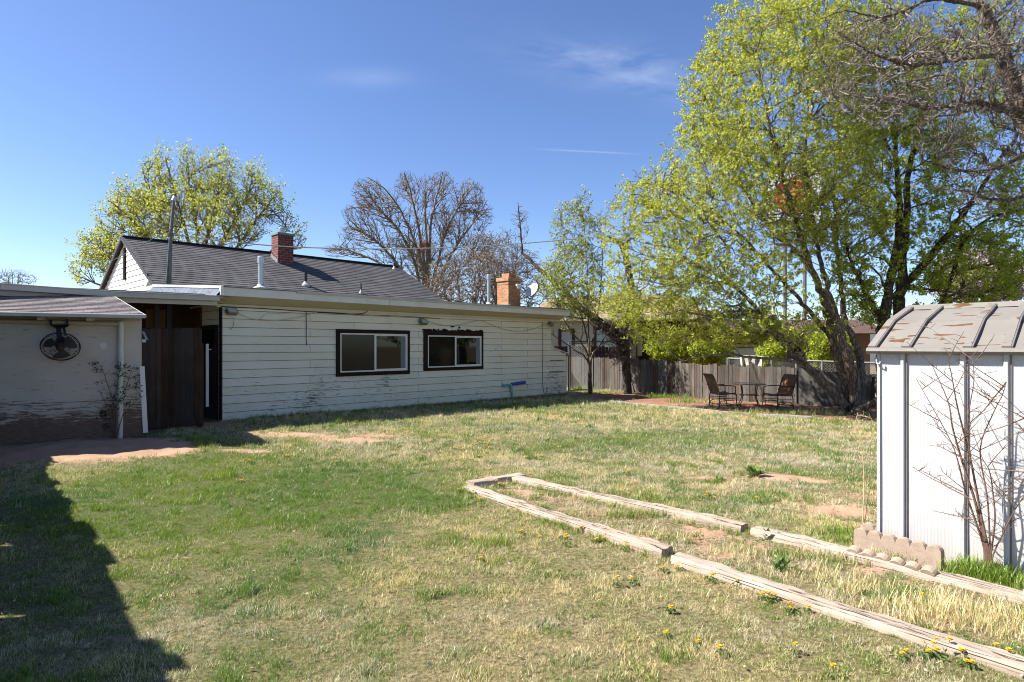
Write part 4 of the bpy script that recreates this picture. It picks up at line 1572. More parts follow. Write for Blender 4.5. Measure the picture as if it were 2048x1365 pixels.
# ------------------------------------------------------------------ fences
def fence_line(pts_bottom, pts_top, name, label, mat, cat='fence', bw=0.13, n_post=True, ragged=0.05, gap=0.012):
    """a run of upright boards through ground points, its top following the photo's heights"""
    base = [G(*p) for p in pts_bottom]
    o = base[0]
    r = empty(name, (o.x, o.y, o.z), 0, label, cat)
    mb, mr, mp = MB(), MB(), MB()
    for i in range(len(base) - 1):
        a, b = base[i], base[i + 1]
        za = P(pts_top[i][0], pts_top[i][1], a.y).z
        zb = P(pts_top[i + 1][0], pts_top[i + 1][1], b.y).z
        d = Vector((b.x - a.x, b.y - a.y, 0)); Ln = d.length; d.normalize()
        nor = Vector((d.y, -d.x, 0))
        if nor.y > 0: nor = -nor
        s = 0.0
        while s < Ln - 0.04:
            w = min(bw * R.uniform(0.8, 1.12), Ln - s)
            t = (s + w / 2) / Ln
            z1 = za + (zb - za) * t + R.uniform(-ragged, ragged * 0.6)
            z0 = a.z + (b.z - a.z) * t - 0.05
            j = R.uniform(-0.008, 0.008)
            lean = R.uniform(-0.01, 0.01)
            p = a + d * s - o + nor * j; p2 = a + d * (s + w - gap) - o + nor * (j + R.uniform(-.006, .006))
            pts = [Vector((p.x, p.y, z0 - o.z)), Vector((p2.x, p2.y, z0 - o.z)), Vector((p2.x + d.x * lean, p2.y + d.y * lean, z1 - o.z + R.uniform(-.012, .012))), Vector((p.x + d.x * lean, p.y + d.y * lean, z1 - o.z))]
            mb.prism(pts, -nor * 0.018)
            s += w
        for f in (0.22, 0.8):
            pa = a - o - nor * 0.045; pb = b - o - nor * 0.045
            mr.bar((pa.x, pa.y, (za - a.z) * f), (pb.x, pb.y, b.z - o.z + (zb - b.z) * f), 0.035, 0.085)
        k = max(1, int(Ln / 2.4))
        for q in range(k + 1):
            pp = a + d * (Ln * q / k) - o - nor * 0.11
            if q == k and i < len(base) - 2: continue
            mp = MB(); mp.box(pp.x - 0.045, pp.x + 0.045, pp.y - 0.045, pp.y + 0.045, -0.3, za + (zb - za) * q / k - o.z - 0.03)
            mp.build('post', mat, r)
    mb.build('boards', mat, r)
    mr.build('rail', mat, r)
    return r


fence_line([(1120, 777), (1188, 779), (1253, 783)], [(1120, 714), (1188, 715.5), (1253, 717)], 'board_fence', 'short grey board fence run behind the chain link gate', 'fence_grey')
fence_line([(1258, 784), (1320, 789), (1420, 799), (1500, 804), (1594, 809)], [(1258, 716.5), (1320, 720), (1420, 729), (1500, 732), (1594, 734)], 'board_fence', 'long weathered grey board fence behind the two patio chairs', 'fence_grey')
fence_line([(1597, 809), (1650, 812), (1745, 816)], [(1597, 735), (1650, 742), (1745, 752)], 'board_fence', 'low grey panel fence under the leaning elm trunks', 'fence_old', bw=0.6, ragged=0.0, gap=0.004)


def chain_link(a, b, h, z0, parent, mat, pitch=0.062, r=0.0022, z1=None):
    """woven wire between two ground points as thin crossing wires"""
    mb = MB()
    d = Vector((b.x - a.x, b.y - a.y, 0)); Ln = d.length; d.normalize()
    n = int((Ln + h) / pitch)
    for sgn in (1, -1):
        for k in range(n):
            s0 = k * pitch if sgn > 0 else k * pitch
            if sgn > 0:
                pa, pb = (s0 - h, 0.0), (s0, h)
            else:
                pa, pb = (s0, 0.0), (s0 - h, h)
            (xa, ya), (xb, yb) = pa, pb
            if xa > xb: xa, ya, xb, yb = xb, yb, xa, ya
            if xb <= 0 or xa >= Ln: continue
            if xa < 0:
                ya += (yb - ya) * (0 - xa) / (xb - xa); xa = 0
            if xb > Ln:
                yb = ya + (yb - ya) * (Ln - xa) / (xb - xa); xb = Ln
            mb.tube([d * xa + Vector((0, 0, z0 + ya)), d * xb + Vector((0, 0, z0 + yb))], r, 3, cap=False)
    return mb.build('mesh', mat, parent)


def gate():
    a, b = G(1137, 787), G(1181, 785)
    r = empty('chain_link_gate', a, 0, 'grey chain link gate with rounded top beside the far end of the house', 'gate')
    d = b - a
    top = P(1137, 683, a.y).z - a.z
    top2 = P(1181, 684, b.y).z - a.z
    dn = d.normalized()
    z0 = 0.08
    mb = MB()
    pts = [Vector((0, 0, z0)), Vector((0, 0, top - 0.12)), dn * 0.035 + Vector((0, 0, top - 0.03)), dn * 0.12 + Vector((0, 0, top)), d * 0.5 + Vector((0, 0, top)), d * 1.9 + Vector((0, 0, top2))]
    mb.tube(pts, 0.024, 8)
    pts2 = [dn * 0.07 + Vector((0, 0, z0 + 0.03)), dn * 0.07 + Vector((0, 0, top - 0.2)), dn * 0.12 + Vector((0, 0, top - 0.1)), dn * 0.2 + Vector((0, 0, top - 0.075)), d * 0.95 + Vector((0, 0, top - 0.075))]
    mb.tube(pts2, 0.018, 8)
    mb.tube([dn * 0.07 + Vector((0, 0, z0 + 0.03)), d * 0.95 + Vector((0, 0, z0 + 0.03))], 0.018, 8)
    mb.build('frame', 'chain_dark', r, True)
    chain_link(a, a + d * 0.95, top - 0.1, z0 + 0.03, r, 'chain_wire', 0.07, 0.003)
    mb = MB()
    h2 = P(1180, 700, b.y).z - a.z
    mb.tube([d * 0.97 + Vector((0, 0, -0.1)), d * 0.97 + Vector((0, 0, h2))], 0.03, 10)
    mb.build('post', 'chain_wire', r, True)
    mb = MB()
    mb.tube([d * 1.10 + Vector((0, 0, -0.1)), d * 1.10 + Vector((0, 0, h2 - 0.1))], 0.026, 10)
    mb.build('post', 'chain_wire', r, True)
    mb = MB()
    mb.box(-0.16, -0.08, -0.05, 0.05, -0.15, P(1134, 706, a.y).z - a.z)
    mb.build('gate_post', 'fence_grey', r)


gate()


def far_chain_fence():
    a, b = P(1455, 800, 21.5), P(1775, 800, 19.0)
    a.z = b.z = -0.15
    r = empty('chain_link_fence', a, 0, 'chain link fence with pale top rail beyond the grey board fence', 'fence')
    d = b - a
    zt = lambda t, px, py, Y: P(px, py, Y).z - a.z
    z0, z1 = zt(0, 1455, 717, 21.5), zt(1, 1775, 727, 19.0)
    mb = MB()
    mb.tube([Vector((0, 0, z0)), d + Vector((0, 0, z1))], 0.028, 8)
    mb.build('top_rail', 'chain_wire', r, True)
    for t in (0.0, 0.3, 0.46, 0.62, 0.8, 1.0):
        mb = MB(); mb.tube([d * t + Vector((0, 0, -0.1)), d * t + Vector((0, 0, z0 + (z1 - z0) * t + 0.03))], 0.03, 8)
        mb.build('post', 'chain_wire', r, True)
    chain_link(a, b, (z0 + z1) / 2 - 0.06, 0.05, r, 'chain_wire', 0.085, 0.0035)


far_chain_fence()


# ------------------------------------------------------------------ patio table and glider chairs
def chair(name, loc, rz, label, mat):
    r = empty(name, loc, rz, label, 'chair', 'patio glider chairs')
    w = 0.29
    def arc(p, n=6):
        out = []
        for i in range(len(p) - 1):
            p0, p1, p2, p3 = p[max(i - 1, 0)], p[i], p[i + 1], p[min(i + 2, len(p) - 1)]
            for k in range(n):
                t = k / n
                out.append(tuple(0.5 * ((2 * p1[j]) + (p2[j] - p0[j]) * t + (2 * p0[j] - 5 * p1[j] + 4 * p2[j] - p3[j]) * t * t + (3 * p1[j] - p0[j] - 3 * p2[j] + p3[j]) * t ** 3) for j in range(len(p1))))
        return out + [p[-1]]
    # sling: thin curved sheet from the front of the seat up the back
    def sheet(prof, nm):
        mb = MB()
        vs, fs = [], []
        for side in (0, 1):
            for x, z in prof:
                for y in (-w + 0.02, 0, w - 0.02):
                    vs.append((x, y, z - (0.012 if y == 0 else 0) - side * 0.012))
        n = len(prof)
        for side in (0, 1):
            for i in range(n - 1):
                for j in range(2):
                    b = side * n * 3 + i * 3 + j
                    f = (b, b + 1, b + 4, b + 3)
                    fs.append(f if side else f[::-1])
        mb.add(vs, fs)
        return mb.build(nm, mat, r, True)
    sheet(arc([(0.27, 0.41), (0.22, 0.44), (0.05, 0.42), (-0.15, 0.40), (-0.22, 0.42)]), 'seat')
    sheet(arc([(-0.23, 0.44), (-0.28, 0.58), (-0.35, 0.78), (-0.42, 0.93), (-0.48, 0.985)]), 'backrest')
    for s in (-1, 1):
        y = s * w
        mb = MB()
        mb.tube([(x, y, z) for x, z in arc([(0.28, 0.40), (0.22, 0.445), (0.05, 0.42), (-0.17, 0.40), (-0.23, 0.45), (-0.28, 0.58), (-0.35, 0.78), (-0.42, 0.93), (-0.48, 0.99)])], 0.013, 7)
        mb.build('side_rail', 'tube_metal', r, True)
        mb = MB()
        mb.tube([(x, y + s * 0.02, z) for x, z in arc([(-0.33, 0.66), (-0.2, 0.665), (0.05, 0.66), (0.19, 0.645), (0.235, 0.60), (0.235, 0.42)])], 0.014, 7)
        mb.build('arm', 'tube_metal', r, True)
        mb = MB()
        mb.tube([(x, y + s * 0.02, z) for x, z in arc([(0.235, 0.43), (0.27, 0.36), (0.265, 0.22), (0.31, 0.0)])], 0.014, 7)
        mb.build('leg', 'tube_metal', r, True)
        mb = MB()
        mb.tube([(x, y + s * 0.02, z) for x, z in arc([(-0.23, 0.43), (-0.25, 0.3), (-0.25, 0.15), (-0.27, 0.0)])], 0.015, 7)
        mb.build('leg', 'tube_metal', r, True)
        mb = MB()
        mb.tube([(x, y, z) for x, z in arc([(-0.25, 0.12), (-0.2, 0.20), (-0.12, 0.225), (0.2, 0.24)])], 0.012, 7)
        mb.tube([(-0.22, y, 0.29), (0.24, y, 0.30)], 0.011, 7)
        mb.tube([(-0.05, y, 0.09), (0.20, y, 0.11), (0.2, y, 0.24)], 0.011, 7)
        mb.build('glider_rail', 'tube_metal', r, True)
    for x, z in ((-0.22, 0.41), (0.26, 0.405), (-0.25, 0.12), (0.2, 0.11), (-0.30, 0.655), (-0.48, 0.985)):
        mb = MB(); mb.tube([(x, -w, z), (x, w, z)], 0.012, 7)
        mb.build('cross_bar', 'tube_metal', r, True)


g = G(1445, 816)
chair('glider_chair', (g.x, g.y, g.z), rad(8), 'dark sling glider chair left of the patio table, seen from behind', 'sling')
g = G(1556, 819)
chair('glider_chair', (g.x, g.y, g.z), rad(196), 'rusty brown sling glider chair right of the patio table', 'sling_rust')


def patio_table():
    g = G(1498, 813)
    r = empty('patio_table', g, 0, 'round glass patio table on curved dark legs between the two glider chairs', 'table')
    zt = P(1498, 768, g.y).z - g.z
    R0 = 0.47
    mb = MB()
    mb.lathe([(0.0, zt - 0.006), (R0 - 0.01, zt - 0.006), (R0 - 0.01, zt + 0.002), (0.0, zt + 0.002)], 40)
    mb.build('glass_top', 'table_glass', r)
    mb = MB()
    mb.tube([(R0 * math.cos(k / 40 * 6.2832), R0 * math.sin(k / 40 * 6.2832), zt - 0.004) for k in range(40)], 0.014, 7, closed=True)
    mb.build('rim', 'tube_metal', r, True)
    for k in range(4):
        a = k * math.pi / 2 + 0.5
        c, s = math.cos(a), math.sin(a)
        mb = MB()
        pr = [(0.36, zt - 0.01), (0.30, zt - 0.08), (0.27, zt * 0.62), (0.27, zt * 0.45), (0.31, zt * 0.25), (0.38, zt * 0.1), (0.36, 0.0)]
        mb.tube([(q * c, q * s, z) for q, z in pr], 0.014, 7)
        mb.build('leg', 'tube_metal', r, True)
    mb = MB()
    mb.tube([(0.275 * math.cos(k / 30 * 6.2832), 0.275 * math.sin(k / 30 * 6.2832), zt * 0.5) for k in range(30)], 0.011, 7, closed=True)
    mb.build('ring', 'tube_metal', r, True)


patio_table()

# concrete strip between lawn and dirt
crb = [G(1128, 794), G(1180, 800), G(1235, 806.5), G(1330, 815.5), G(1440, 826), G(1540, 833), G(1625, 838)]
for nm, (i0, i1), lab in (('kerb', (0, 2), 'narrow shaded concrete kerb by the chain link gate'), ('kerb', (2, 6), 'pale concrete kerb between lawn and red dirt in front of the patio chairs')):
    mb = MB()
    o = crb[i0]
    for i in range(i0, i1):
        a, b = crb[i], crb[i + 1]
        L_ = (b - a).length
        n = max(1, int(L_ / 0.9))
        for k in range(n):
            p, q = a + (b - a) * (k / n), a + (b - a) * ((k + 1) / n - 0.006)
            z = R.uniform(-0.008, 0.01)
            mb.bar(p - o + Vector((0, 0, 0.015 + z)), q - o + Vector((0, 0, 0.015 + z)), 0.11, 0.08)
    ob = mb.build(nm, 'concrete', None, False, o)
    bevel(ob, 0.012)
    tag(ob, lab, 'kerb', 'concrete kerbs')


# ------------------------------------------------------------------ neighbours beyond the fence
def neighbour_house():
    Y = 33.0
    o = P(1080, 800, Y); o.z = -0.2
    r = empty('neighbour_house', o, rad(-22), 'cream clapboard neighbour house with tan roof and maroon window trim beyond the fence', 'house')
    f = Fr(o, rad(-22))
    a, b = f.hp(1060, 700, 0), f.hp(1262, 700, 0)
    ez = f.hp(1180, 637, 0).z
    mb = MB()
    courses(mb, 0.0, ez, 0.2, lambda z: (a.x, b.x), lambda s, q, z: (s, -q, z))
    mb.box(a.x, b.x, 0.002, 6, 0, ez)
    mb.build('wall', 'siding_cream', r)
    c, d = f.hp(1255, 700, 1.5), f.hp(1420, 700, 1.5)
    mb = MB()
    mb.box(c.x, d.x, 2.6, 2.7, 0, ez)
    mb.build('side_wall', 'porch_brown', r)
    mb = MB()
    rr = f.hp(1250, 592, 4.5).z
    e = ez + 0.02
    x0, x1 = a.x - 0.3, d.x + 0.3
    n = 14
    for k in range(n):
        t0, t1 = k / n, (k + 1) / n
        za, zb = e + (rr - e) * t0, e + (rr - e) * t1
        ya, yb = -0.5 + 5.0 * t0, -0.5 + 5.0 * t1
        mb.poly([(x0, ya, za + 0.02), (x1 - 2.2 * t0, ya, za + 0.02), (x1 - 2.2 * t1, yb, zb), (x0, yb, zb)])
        mb.poly([(x0, ya, za), (x1 - 2.2 * t0, ya, za), (x1 - 2.2 * t0, ya, za + 0.02), (x0, ya, za + 0.02)])
    mb.poly([(x1, -0.5, e), (x1 - 2.2, 4.5, rr), (x1, 9.5, e)])
    mb.poly([(x0, 4.5, rr), (x1 - 2.2, 4.5, rr), (x1, 9.5, e), (x0, 9.5, e)])
    mb.build('roof', 'tan_roof', r)
    mb = MB(); mb.box(x0, x1, -0.53, -0.5, e - 0.16, e + 0.01); mb.build('fascia', 'soffit_paint', r)
    for l, rt, t, m in ((1117, 1150, 658, 'curtain'), (1187, 1238, 655, 'mint')):
        p, q = f.hp(l, t, -0.04), f.hp(rt, 704, -0.04)
        mb = MB()
        w = 0.16
        mb.box(p.x, p.x + w, -0.07, -0.021, q.z, p.z); mb.box(q.x - w, q.x, -0.07, -0.021, q.z, p.z); mb.box(p.x + w, q.x - w, -0.07, -0.021, p.z - w, p.z)
        mb.box(p.x + w, q.x - w, -0.068, -0.021, q.z - 0.1, q.z)
        wd = mb.build('window', 'maroon', r)
        mb = MB(); mb.box(p.x + w, q.x - w, -0.04, -0.022, q.z, p.z - w); mb.build('blind', m, wd)
    p, q = f.hp(1254, 668, 1.4), f.hp(1285, 720, 1.4)
    mb = MB(); mb.box(p.x, q.x, 1.42, 1.49, q.z - 1, p.z); mb.build('doorway', 'dark_inside', r)
    p, q = f.hp(1275, 668, 1.38), f.hp(1284, 712, 1.38)
    mb = MB(); mb.box(p.x, q.x, 1.36, 1.41, q.z, p.z); mb.build('shutter', 'curtain', r)
    p, q = f.hp(1360, 632, 1.2), f.hp(1440, 640, 1.2)
    return r


plain('siding_cream', (0.52, 0.46, 0.33), 0.65, var=0.1, scale=3)
neighbour_house()

# maroon fence close behind the board fence
a, b = P(1108, 720, 27), P(1252, 720, 27)
r = empty('maroon_fence', (a.x, a.y, -0.2), 0, 'dark maroon board fence in front of the cream neighbour house', 'fence')
mb = MB()
zt_ = P(1180, 693, 27).z + 0.2
x = 0
while x < b.x - a.x:
    w = 0.15
    mb.box(x, x + w - 0.008, R.uniform(-.005, .005), 0.02, 0, zt_ + R.uniform(-.01, .01))
    x += w
mb.build('boards', 'maroon', r)
mb = MB(); mb.box(0, b.x - a.x, 0.022, 0.06, 0.3, 0.4); mb.box(0, b.x - a.x, 0.022, 0.06, zt_ - 0.3, zt_ - 0.2); mb.build('rail', 'maroon', r)


def carport():
    Y = 30.0
    o = P(1435, 800, Y); o.z = -0.2
    f = Fr(o, rad(-14))
    r = empty('carport', o, rad(-14), 'dark carport with reddish brown roof and slim posts beyond the board fence', 'carport')
    a, b = f.hp(1425, 680, 0), f.hp(1560, 672, 0)
    mb = MB()
    z = f.hp(1490, 668, 0).z
    rz_ = f.hp(1490, 640, 3.0).z
    mb.prism([(a.x - 0.3, -0.4, z), (a.x - 0.3, 3.5, rz_), (a.x - 0.3, 7, z), (a.x - 0.3, 7, z - 0.15), (a.x - 0.3, -0.4, z - 0.15)], (b.x - a.x + 0.6, 0, 0))
    mb.build('roof', 'red_roof', r)
    mb = MB()
    for px in (1464, 1430, 1552):
        q = f.hp(px, 690, 0)
        mb = MB(); mb.box(q.x - 0.09, q.x + 0.09, -0.09, 0.09, 0, z - 0.15)
        mb.build('post', 'fence_grey', r)
    mb = MB(); mb.box(a.x, b.x, 6.0, 6.1, 0, z - 0.15); mb.box(a.x, a.x + 0.1, 1, 6, 0, z - 0.15); mb.build('back_wall', 'dark_inside', r)
    # trailer under it
    t = empty('camper_trailer', f.w((0, 0, 0)), rad(-14), 'white camper shell trailer parked under the dark carport', 'trailer')
    p, q = f.hp(1440, 689, 1.0), f.hp(1518, 715.5, 1.0)
    mb = MB(); mb.box(p.x, q.x, 1.0, 2.6, 0.85, p.z - 0.09); bevel(mb.build('shell', 'trailer_white', t), 0.05, 2)
    mb = MB(); mb.box(p.x - 0.02, q.x + 0.02, 0.96, 2.64, p.z - 0.085, p.z); bevel(mb.build('lid', 'trailer_white', t), 0.03, 2)
    mb = MB(); mb.box(p.x + 0.02, q.x - 0.02, 0.985, 0.999, p.z - 0.20, p.z - 0.15); mb.build('stripe', 'trailer_dark', t)
    mb = MB(); mb.box(p.x + 0.1, q.x + 1.6, 1.1, 2.5, 0.35, 0.83); mb.build('chassis', 'trailer_dark', t)
    for x in (p.x + 0.5, q.x - 0.4):
        mb = MB(); m = Matrix.Translation((x, 1.08, 0.33)) @ Matrix.Rotation(rad(90), 4, 'X')
        mb.lathe([(0.33, -0.1), (0.33, 0.1), (0.2, 0.11)], 16, m); mb.build('wheel', 'trailer_dark', t)
    # rumpled tarp over the chain link fence in front
    k0, k1 = P(1478, 714, 21.2), P(1523, 716, 20.9)
    mb = MB(); vs, fs = [], []
    n, m_ = 14, 7
    for i in range(n + 1):
        for j in range(m_ + 1):
            u, v = i / n, j / m_
            p = k0 + (k1 - k0) * u + Vector((0, -0.10 - 0.05 * math.sin(u * 21 + v), 0.06 - v * (0.36 + 0.12 * math.sin(u * 9))))
            p.y += 0.03 * math.sin(u * 17 + v * 4)
            vs.append(p - k0)
    for i in range(n):
        for j in range(m_):
            fs.append((i * (m_ + 1) + j, i * (m_ + 1) + j + 1, (i + 1) * (m_ + 1) + j + 1, (i + 1) * (m_ + 1) + j))
    mb.add(vs, fs)
    ob = mb.build('tarp', 'tarp', None, True, k0)
    ob.modifiers.new('thick', 'SOLIDIFY').thickness = 0.004
    tag(ob, 'pale rumpled tarp hung over the chain link fence', 'tarp')


carport()


def brick_house():
    Y = 34.0
    o = P(1545, 800, Y); o.z = -0.2
    f = Fr(o, rad(-14))
    r = empty('brick_house', o, rad(-14), 'rose brick house with grey brown roof half hidden behind the elm trunks', 'house')
    a, b = f.hp(1545, 700, 0), f.hp(1745, 700, 0)
    ez = f.hp(1600, 668, 0).z
    mb = MB()
    mb.box(a.x, b.x, 0.4, 6, 0, ez)
    mb.build('wall', 'porch_tan', r)
    mb = MB()
    for l, t in ((1546, 1557), (1612, 1627)):
        p, q = f.hp(l, 700, 0), f.hp(t, 700, 0)
        mb.box(p.x, q.x, 0, 0.35, 0, ez)
    p, q = f.hp(1546, 718, 0.1), f.hp(1627, 718, 0.1)
    mb.box(p.x, q.x, 0.1, 0.39, 0, f.hp(1580, 716, 0.1).z)
    mb.build('brick_pier', 'brick_rose', r)
    mb = MB()
    rz_ = f.hp(1600, 640, 3).z
    mb.prism([(a.x - 0.6, -0.6, ez), (a.x - 0.6, 3.2, rz_), (a.x - 0.6, 7, ez)], (b.x - a.x + 1.2, 0, 0))
    mb.build('roof', 'red_roof', r)
    mb = MB(); p, q = f.hp(1588, 690, 0.3), f.hp(1604, 720, 0.3); mb.box(p.x, q.x, 0.33, 0.395, q.z, p.z); mb.build('window', 'dark_inside', r); mb = MB()
    p, q = f.hp(1632, 688, 0.3), f.hp(1650, 720, 0.3); mb.box(p.x, q.x, 0.33, 0.395, q.z, p.z)
    mb.build('window', 'dark_inside', r)


brick_house()

# yellow roof shape, pale hut and blue board seen through the elm
r = empty('pale_building', (P(1725, 700, 55).x, 55, -0.2), 0, 'pale building with a yellow canopy corner glimpsed between the elm trunks', 'building')
mb = MB(); a, b = P(1714, 640, 55), P(1790, 690, 55); mb.box(a.x - b.x + 1.5, 2.6, 0, 3, 0, a.z - 0.9); mb.build('wall', 'vinyl_white', r)
mb = MB(); p, q = P(1712, 676, 54.5) - Vector(r.location), P(1728, 690, 54.5) - Vector(r.location)
mb.prism([(p.x, -0.6, q.z), (q.x, -0.6, q.z), (q.x, -0.6, p.z), ((p.x + q.x) / 2, -0.6, p.z - 0.15)], (0, 0.5, 0)); mb.build('canopy', 'yellow_tin', r)
r = empty('blue_sign', (P(1735, 610, 60).x, 60, -0.2), 0, 'small blue and white sign on a pole seen through the elm leaves', 'sign')
mb = MB(); a, b = P(1728, 592, 60), P(1744, 606, 60); mb.box(-0.35, 0.4, -0.1, 0.1, b.z + 0.2, a.z + 0.2); mb.build('panel', 'blue_tin', r)
mb = MB(); mb.tube([(0, 0.15, 0), (0, 0.15, b.z + 0.6)], 0.08, 8); mb.build('pole', 'mast_steel', r)


def sign_right():
    Y = 60
    o = P(1592, 700, Y); o.z = -0.3
    r = empty('pole_sign', o, rad(-10), 'tall white box sign with red and yellow emblem, showing through the big elm', 'sign')
    l = lambda px, py: Vector((P(px, py, Y).x - o.x, 0, P(px, py, Y).z - o.z))
    a, b = l(1541, 336), l(1640, 441)
    mb = MB(); mb.box(a.x, b.x, 0.0, 0.75, b.z, a.z); bevel(mb.build('cabinet', 'sign_white', r), 0.08, 2)
    def flat(pts, y, mat, nm):
        mb = MB(); mb.prism([Vector((l(px, py).x, y, l(px, py).z)) for px, py in pts], (0, 0.03, 0)); return mb.build(nm, mat, r)
    E = [(1551, 400), (1551, 383), (1557, 368), (1570, 358), (1588, 355), (1606, 360), (1618, 370), (1627, 384), (1626, 400), (1616, 414), (1611, 425), (1590, 426), (1570, 424), (1558, 414)]
    flat(E, -0.035, 'sign_red', 'emblem')
    for pts in ([(1561, 405), (1567, 386), (1575, 370), (1580, 372), (1573, 388), (1568, 407)], [(1577, 412), (1581, 392), (1589, 374), (1594, 376), (1588, 394), (1583, 413)],
                [(1592, 418), (1597, 398), (1606, 374), (1611, 377), (1603, 400), (1599, 419)], [(1570, 384), (1600, 378), (1616, 384), (1615, 389), (1600, 384), (1572, 390)],
                [(1566, 404), (1590, 400), (1608, 402), (1607, 407), (1590, 406), (1568, 409)]):
        flat(pts, -0.068 - 0.002 * R.random(), 'sign_yellow', 'lettering')
    mb = MB()
    for dx in (-0.9, 0.9):
        mb.tube([(dx, 0.38, -0.5), (dx, 0.38, b.z + 0.1)], 0.18, 10)
    mb.build('pole', 'mast_steel', r)


sign_right()


def sign_mid():
    Y = 70
    o = P(848, 700, Y); o.z = -0.3
    r = empty('pole_sign', o, 0, 'white rounded pole sign with orange and red face behind the bare grey tree', 'sign')
    l = lambda px, py: Vector((P(px, py, Y).x - o.x, 0, P(px, py, Y).z - o.z))
    def flat(pts, y, mat, nm, th=0.03):
        mb = MB(); mb.prism([Vector((l(px, py).x, y, l(px, py).z)) for px, py in pts], (0, th, 0)); return mb.build(nm, mat, r)
    flat([(831, 536), (831, 492), (835, 484), (843, 480), (856, 479), (864, 483), (867, 492), (866, 536), (858, 540), (838, 540)], 0, 'sign_white', 'cabinet', 0.5)
    flat([(838, 495), (838, 490), (844, 486), (856, 486), (862, 490), (862, 495)], -0.035, 'sign_orange', 'cap_band')
    for x in (836, 844.5, 855):
        flat([(x, 520), (x + 0.5, 499), (x + 5.5, 499), (x + 5.5, 507), (x + 2.8, 509), (x + 5, 520)], -0.034, 'sign_red', 'lettering')
    flat([(843, 532), (843, 526), (851, 526), (851, 531)], -0.034, 'sign_orange', 'small_band')
    mb = MB(); mb.tube([(0, 0.25, -0.3), (0, 0.25, l(848, 538).z)], 0.2, 10); mb.build('pole', 'mast_steel', r)


sign_mid()


# ------------------------------------------------------------------ unseen slatted screen added outside the left edge to shade the near corner of the lawn
def shade_screen():
    hh = 2.55
    off = SUN * (hh / SUN.z)
    a, b = Vector((-7.6, 9.9, 0)), Vector((-0.7, 2.0, 0))
    a, b = a + Vector((off.x, off.y, 0)), b + Vector((off.x, off.y, 0))
    d = b - a; Ln = d.length; d.normalize()
    r = empty('shade_screen', a, math.atan2(d.y, d.x), 'unseen slatted screen with uneven top, added left of the lawn to shade it', 'shed')
    mb = MB()
    s = 0.0
    gaps = {0.52, 0.60, 0.76}  # slits shaped to let streaks of sun onto the lawn
    while s < Ln:
        w = R.uniform(0.13, 0.17)
        t = s / Ln
        hole = any(abs(t - g_) < 0.009 for g_ in gaps)
        mb.box(s, s + w - (0.05 if hole else -0.002), R.uniform(0, .01), 0.02, -0.05, 2.0)
        s += w
    mb.build('boards', 'fence_brown', r)
    mb = MB()
    s = 0.0
    z = 0.0
    while s < Ln:
        w = R.uniform(0.08, 0.35)
        z = 0.7 * z + R.uniform(-0.12, 0.11)
        mb.box(s, s + w - 0.002, -0.03 + R.uniform(-.006, 0), -0.002, 1.92, hh + z)
        s += w
    mb.build('fascia', 'fence_brown', r)
    mb = MB(); mb.box(0, Ln, -0.5, -0.04, 2.46, 2.50); mb.build('roof', 'fence_brown', r)
    for k in range(5):
        x = Ln * k / 4
        mb = MB(); mb.box(x - 0.05 if k else 0, x + 0.05, -0.14, -0.04, 0, 2.19)
        mb.build('post', 'fence_brown', r)


shade_screen()
# ------------------------------------------------------------------ trees
def tubes_np(paths, radii, S):
    """(N,K,3) paths and (N,K) radii to one set of tube faces"""
    paths = np.asarray(paths, float); radii = np.asarray(radii, float)
    N, K, _ = paths.shape
    t = np.gradient(paths, axis=1)
    t /= np.linalg.norm(t, axis=2, keepdims=True) + 1e-9
    ref = np.tile(np.array([0.31, 0.17, 0.93]), (N, 1))
    m = np.abs((t.mean(1) * ref).sum(1)) > 0.85
    ref[m] = np.array([0.93, 0.2, -0.3])
    ref = ref[:, None, :] - t * (t * ref[:, None, :]).sum(2, keepdims=True)
    ref /= np.linalg.norm(ref, axis=2, keepdims=True) + 1e-9
    q = np.cross(t, ref)
    ang = 2 * np.pi * np.arange(S) / S
    v = paths[:, :, None, :] + radii[:, :, None, None] * (ref[:, :, None, :] * np.cos(ang)[None, None, :, None] + q[:, :, None, :] * np.sin(ang)[None, None, :, None])
    idx = np.arange(N * K * S).reshape(N, K, S)
    a = idx[:, :-1, :]; b = idx[:, 1:, :]
    f = np.stack([a, np.roll(a, -1, 2), np.roll(b, -1, 2), b], -1).reshape(-1, 4)
    return v.reshape(-1, 3), f


def quads_np(cen, size, rg, flat=0.0, aspect=1.6):
    """leaf shaped quads at random turns"""
    n = len(cen)
    d = rg.normal(size=(n, 3)); d[:, 2] *= (1 - flat)
    d /= np.linalg.norm(d, axis=1, keepdims=True) + 1e-9
    e = rg.normal(size=(n, 3))
    e = np.cross(d, e); e /= np.linalg.norm(e, axis=1, keepdims=True) + 1e-9
    s = (size * rg.uniform(0.6, 1.3, n))[:, None]
    a, b = d * s * aspect / 2, e * s / 2
    v = np.stack([cen - a, cen + b * 0.9 - a * 0.1, cen + a, cen - b * 0.9 - a * 0.1], 1).reshape(-1, 3)
    f = np.arange(n * 4).reshape(n, 4)
    return v, f


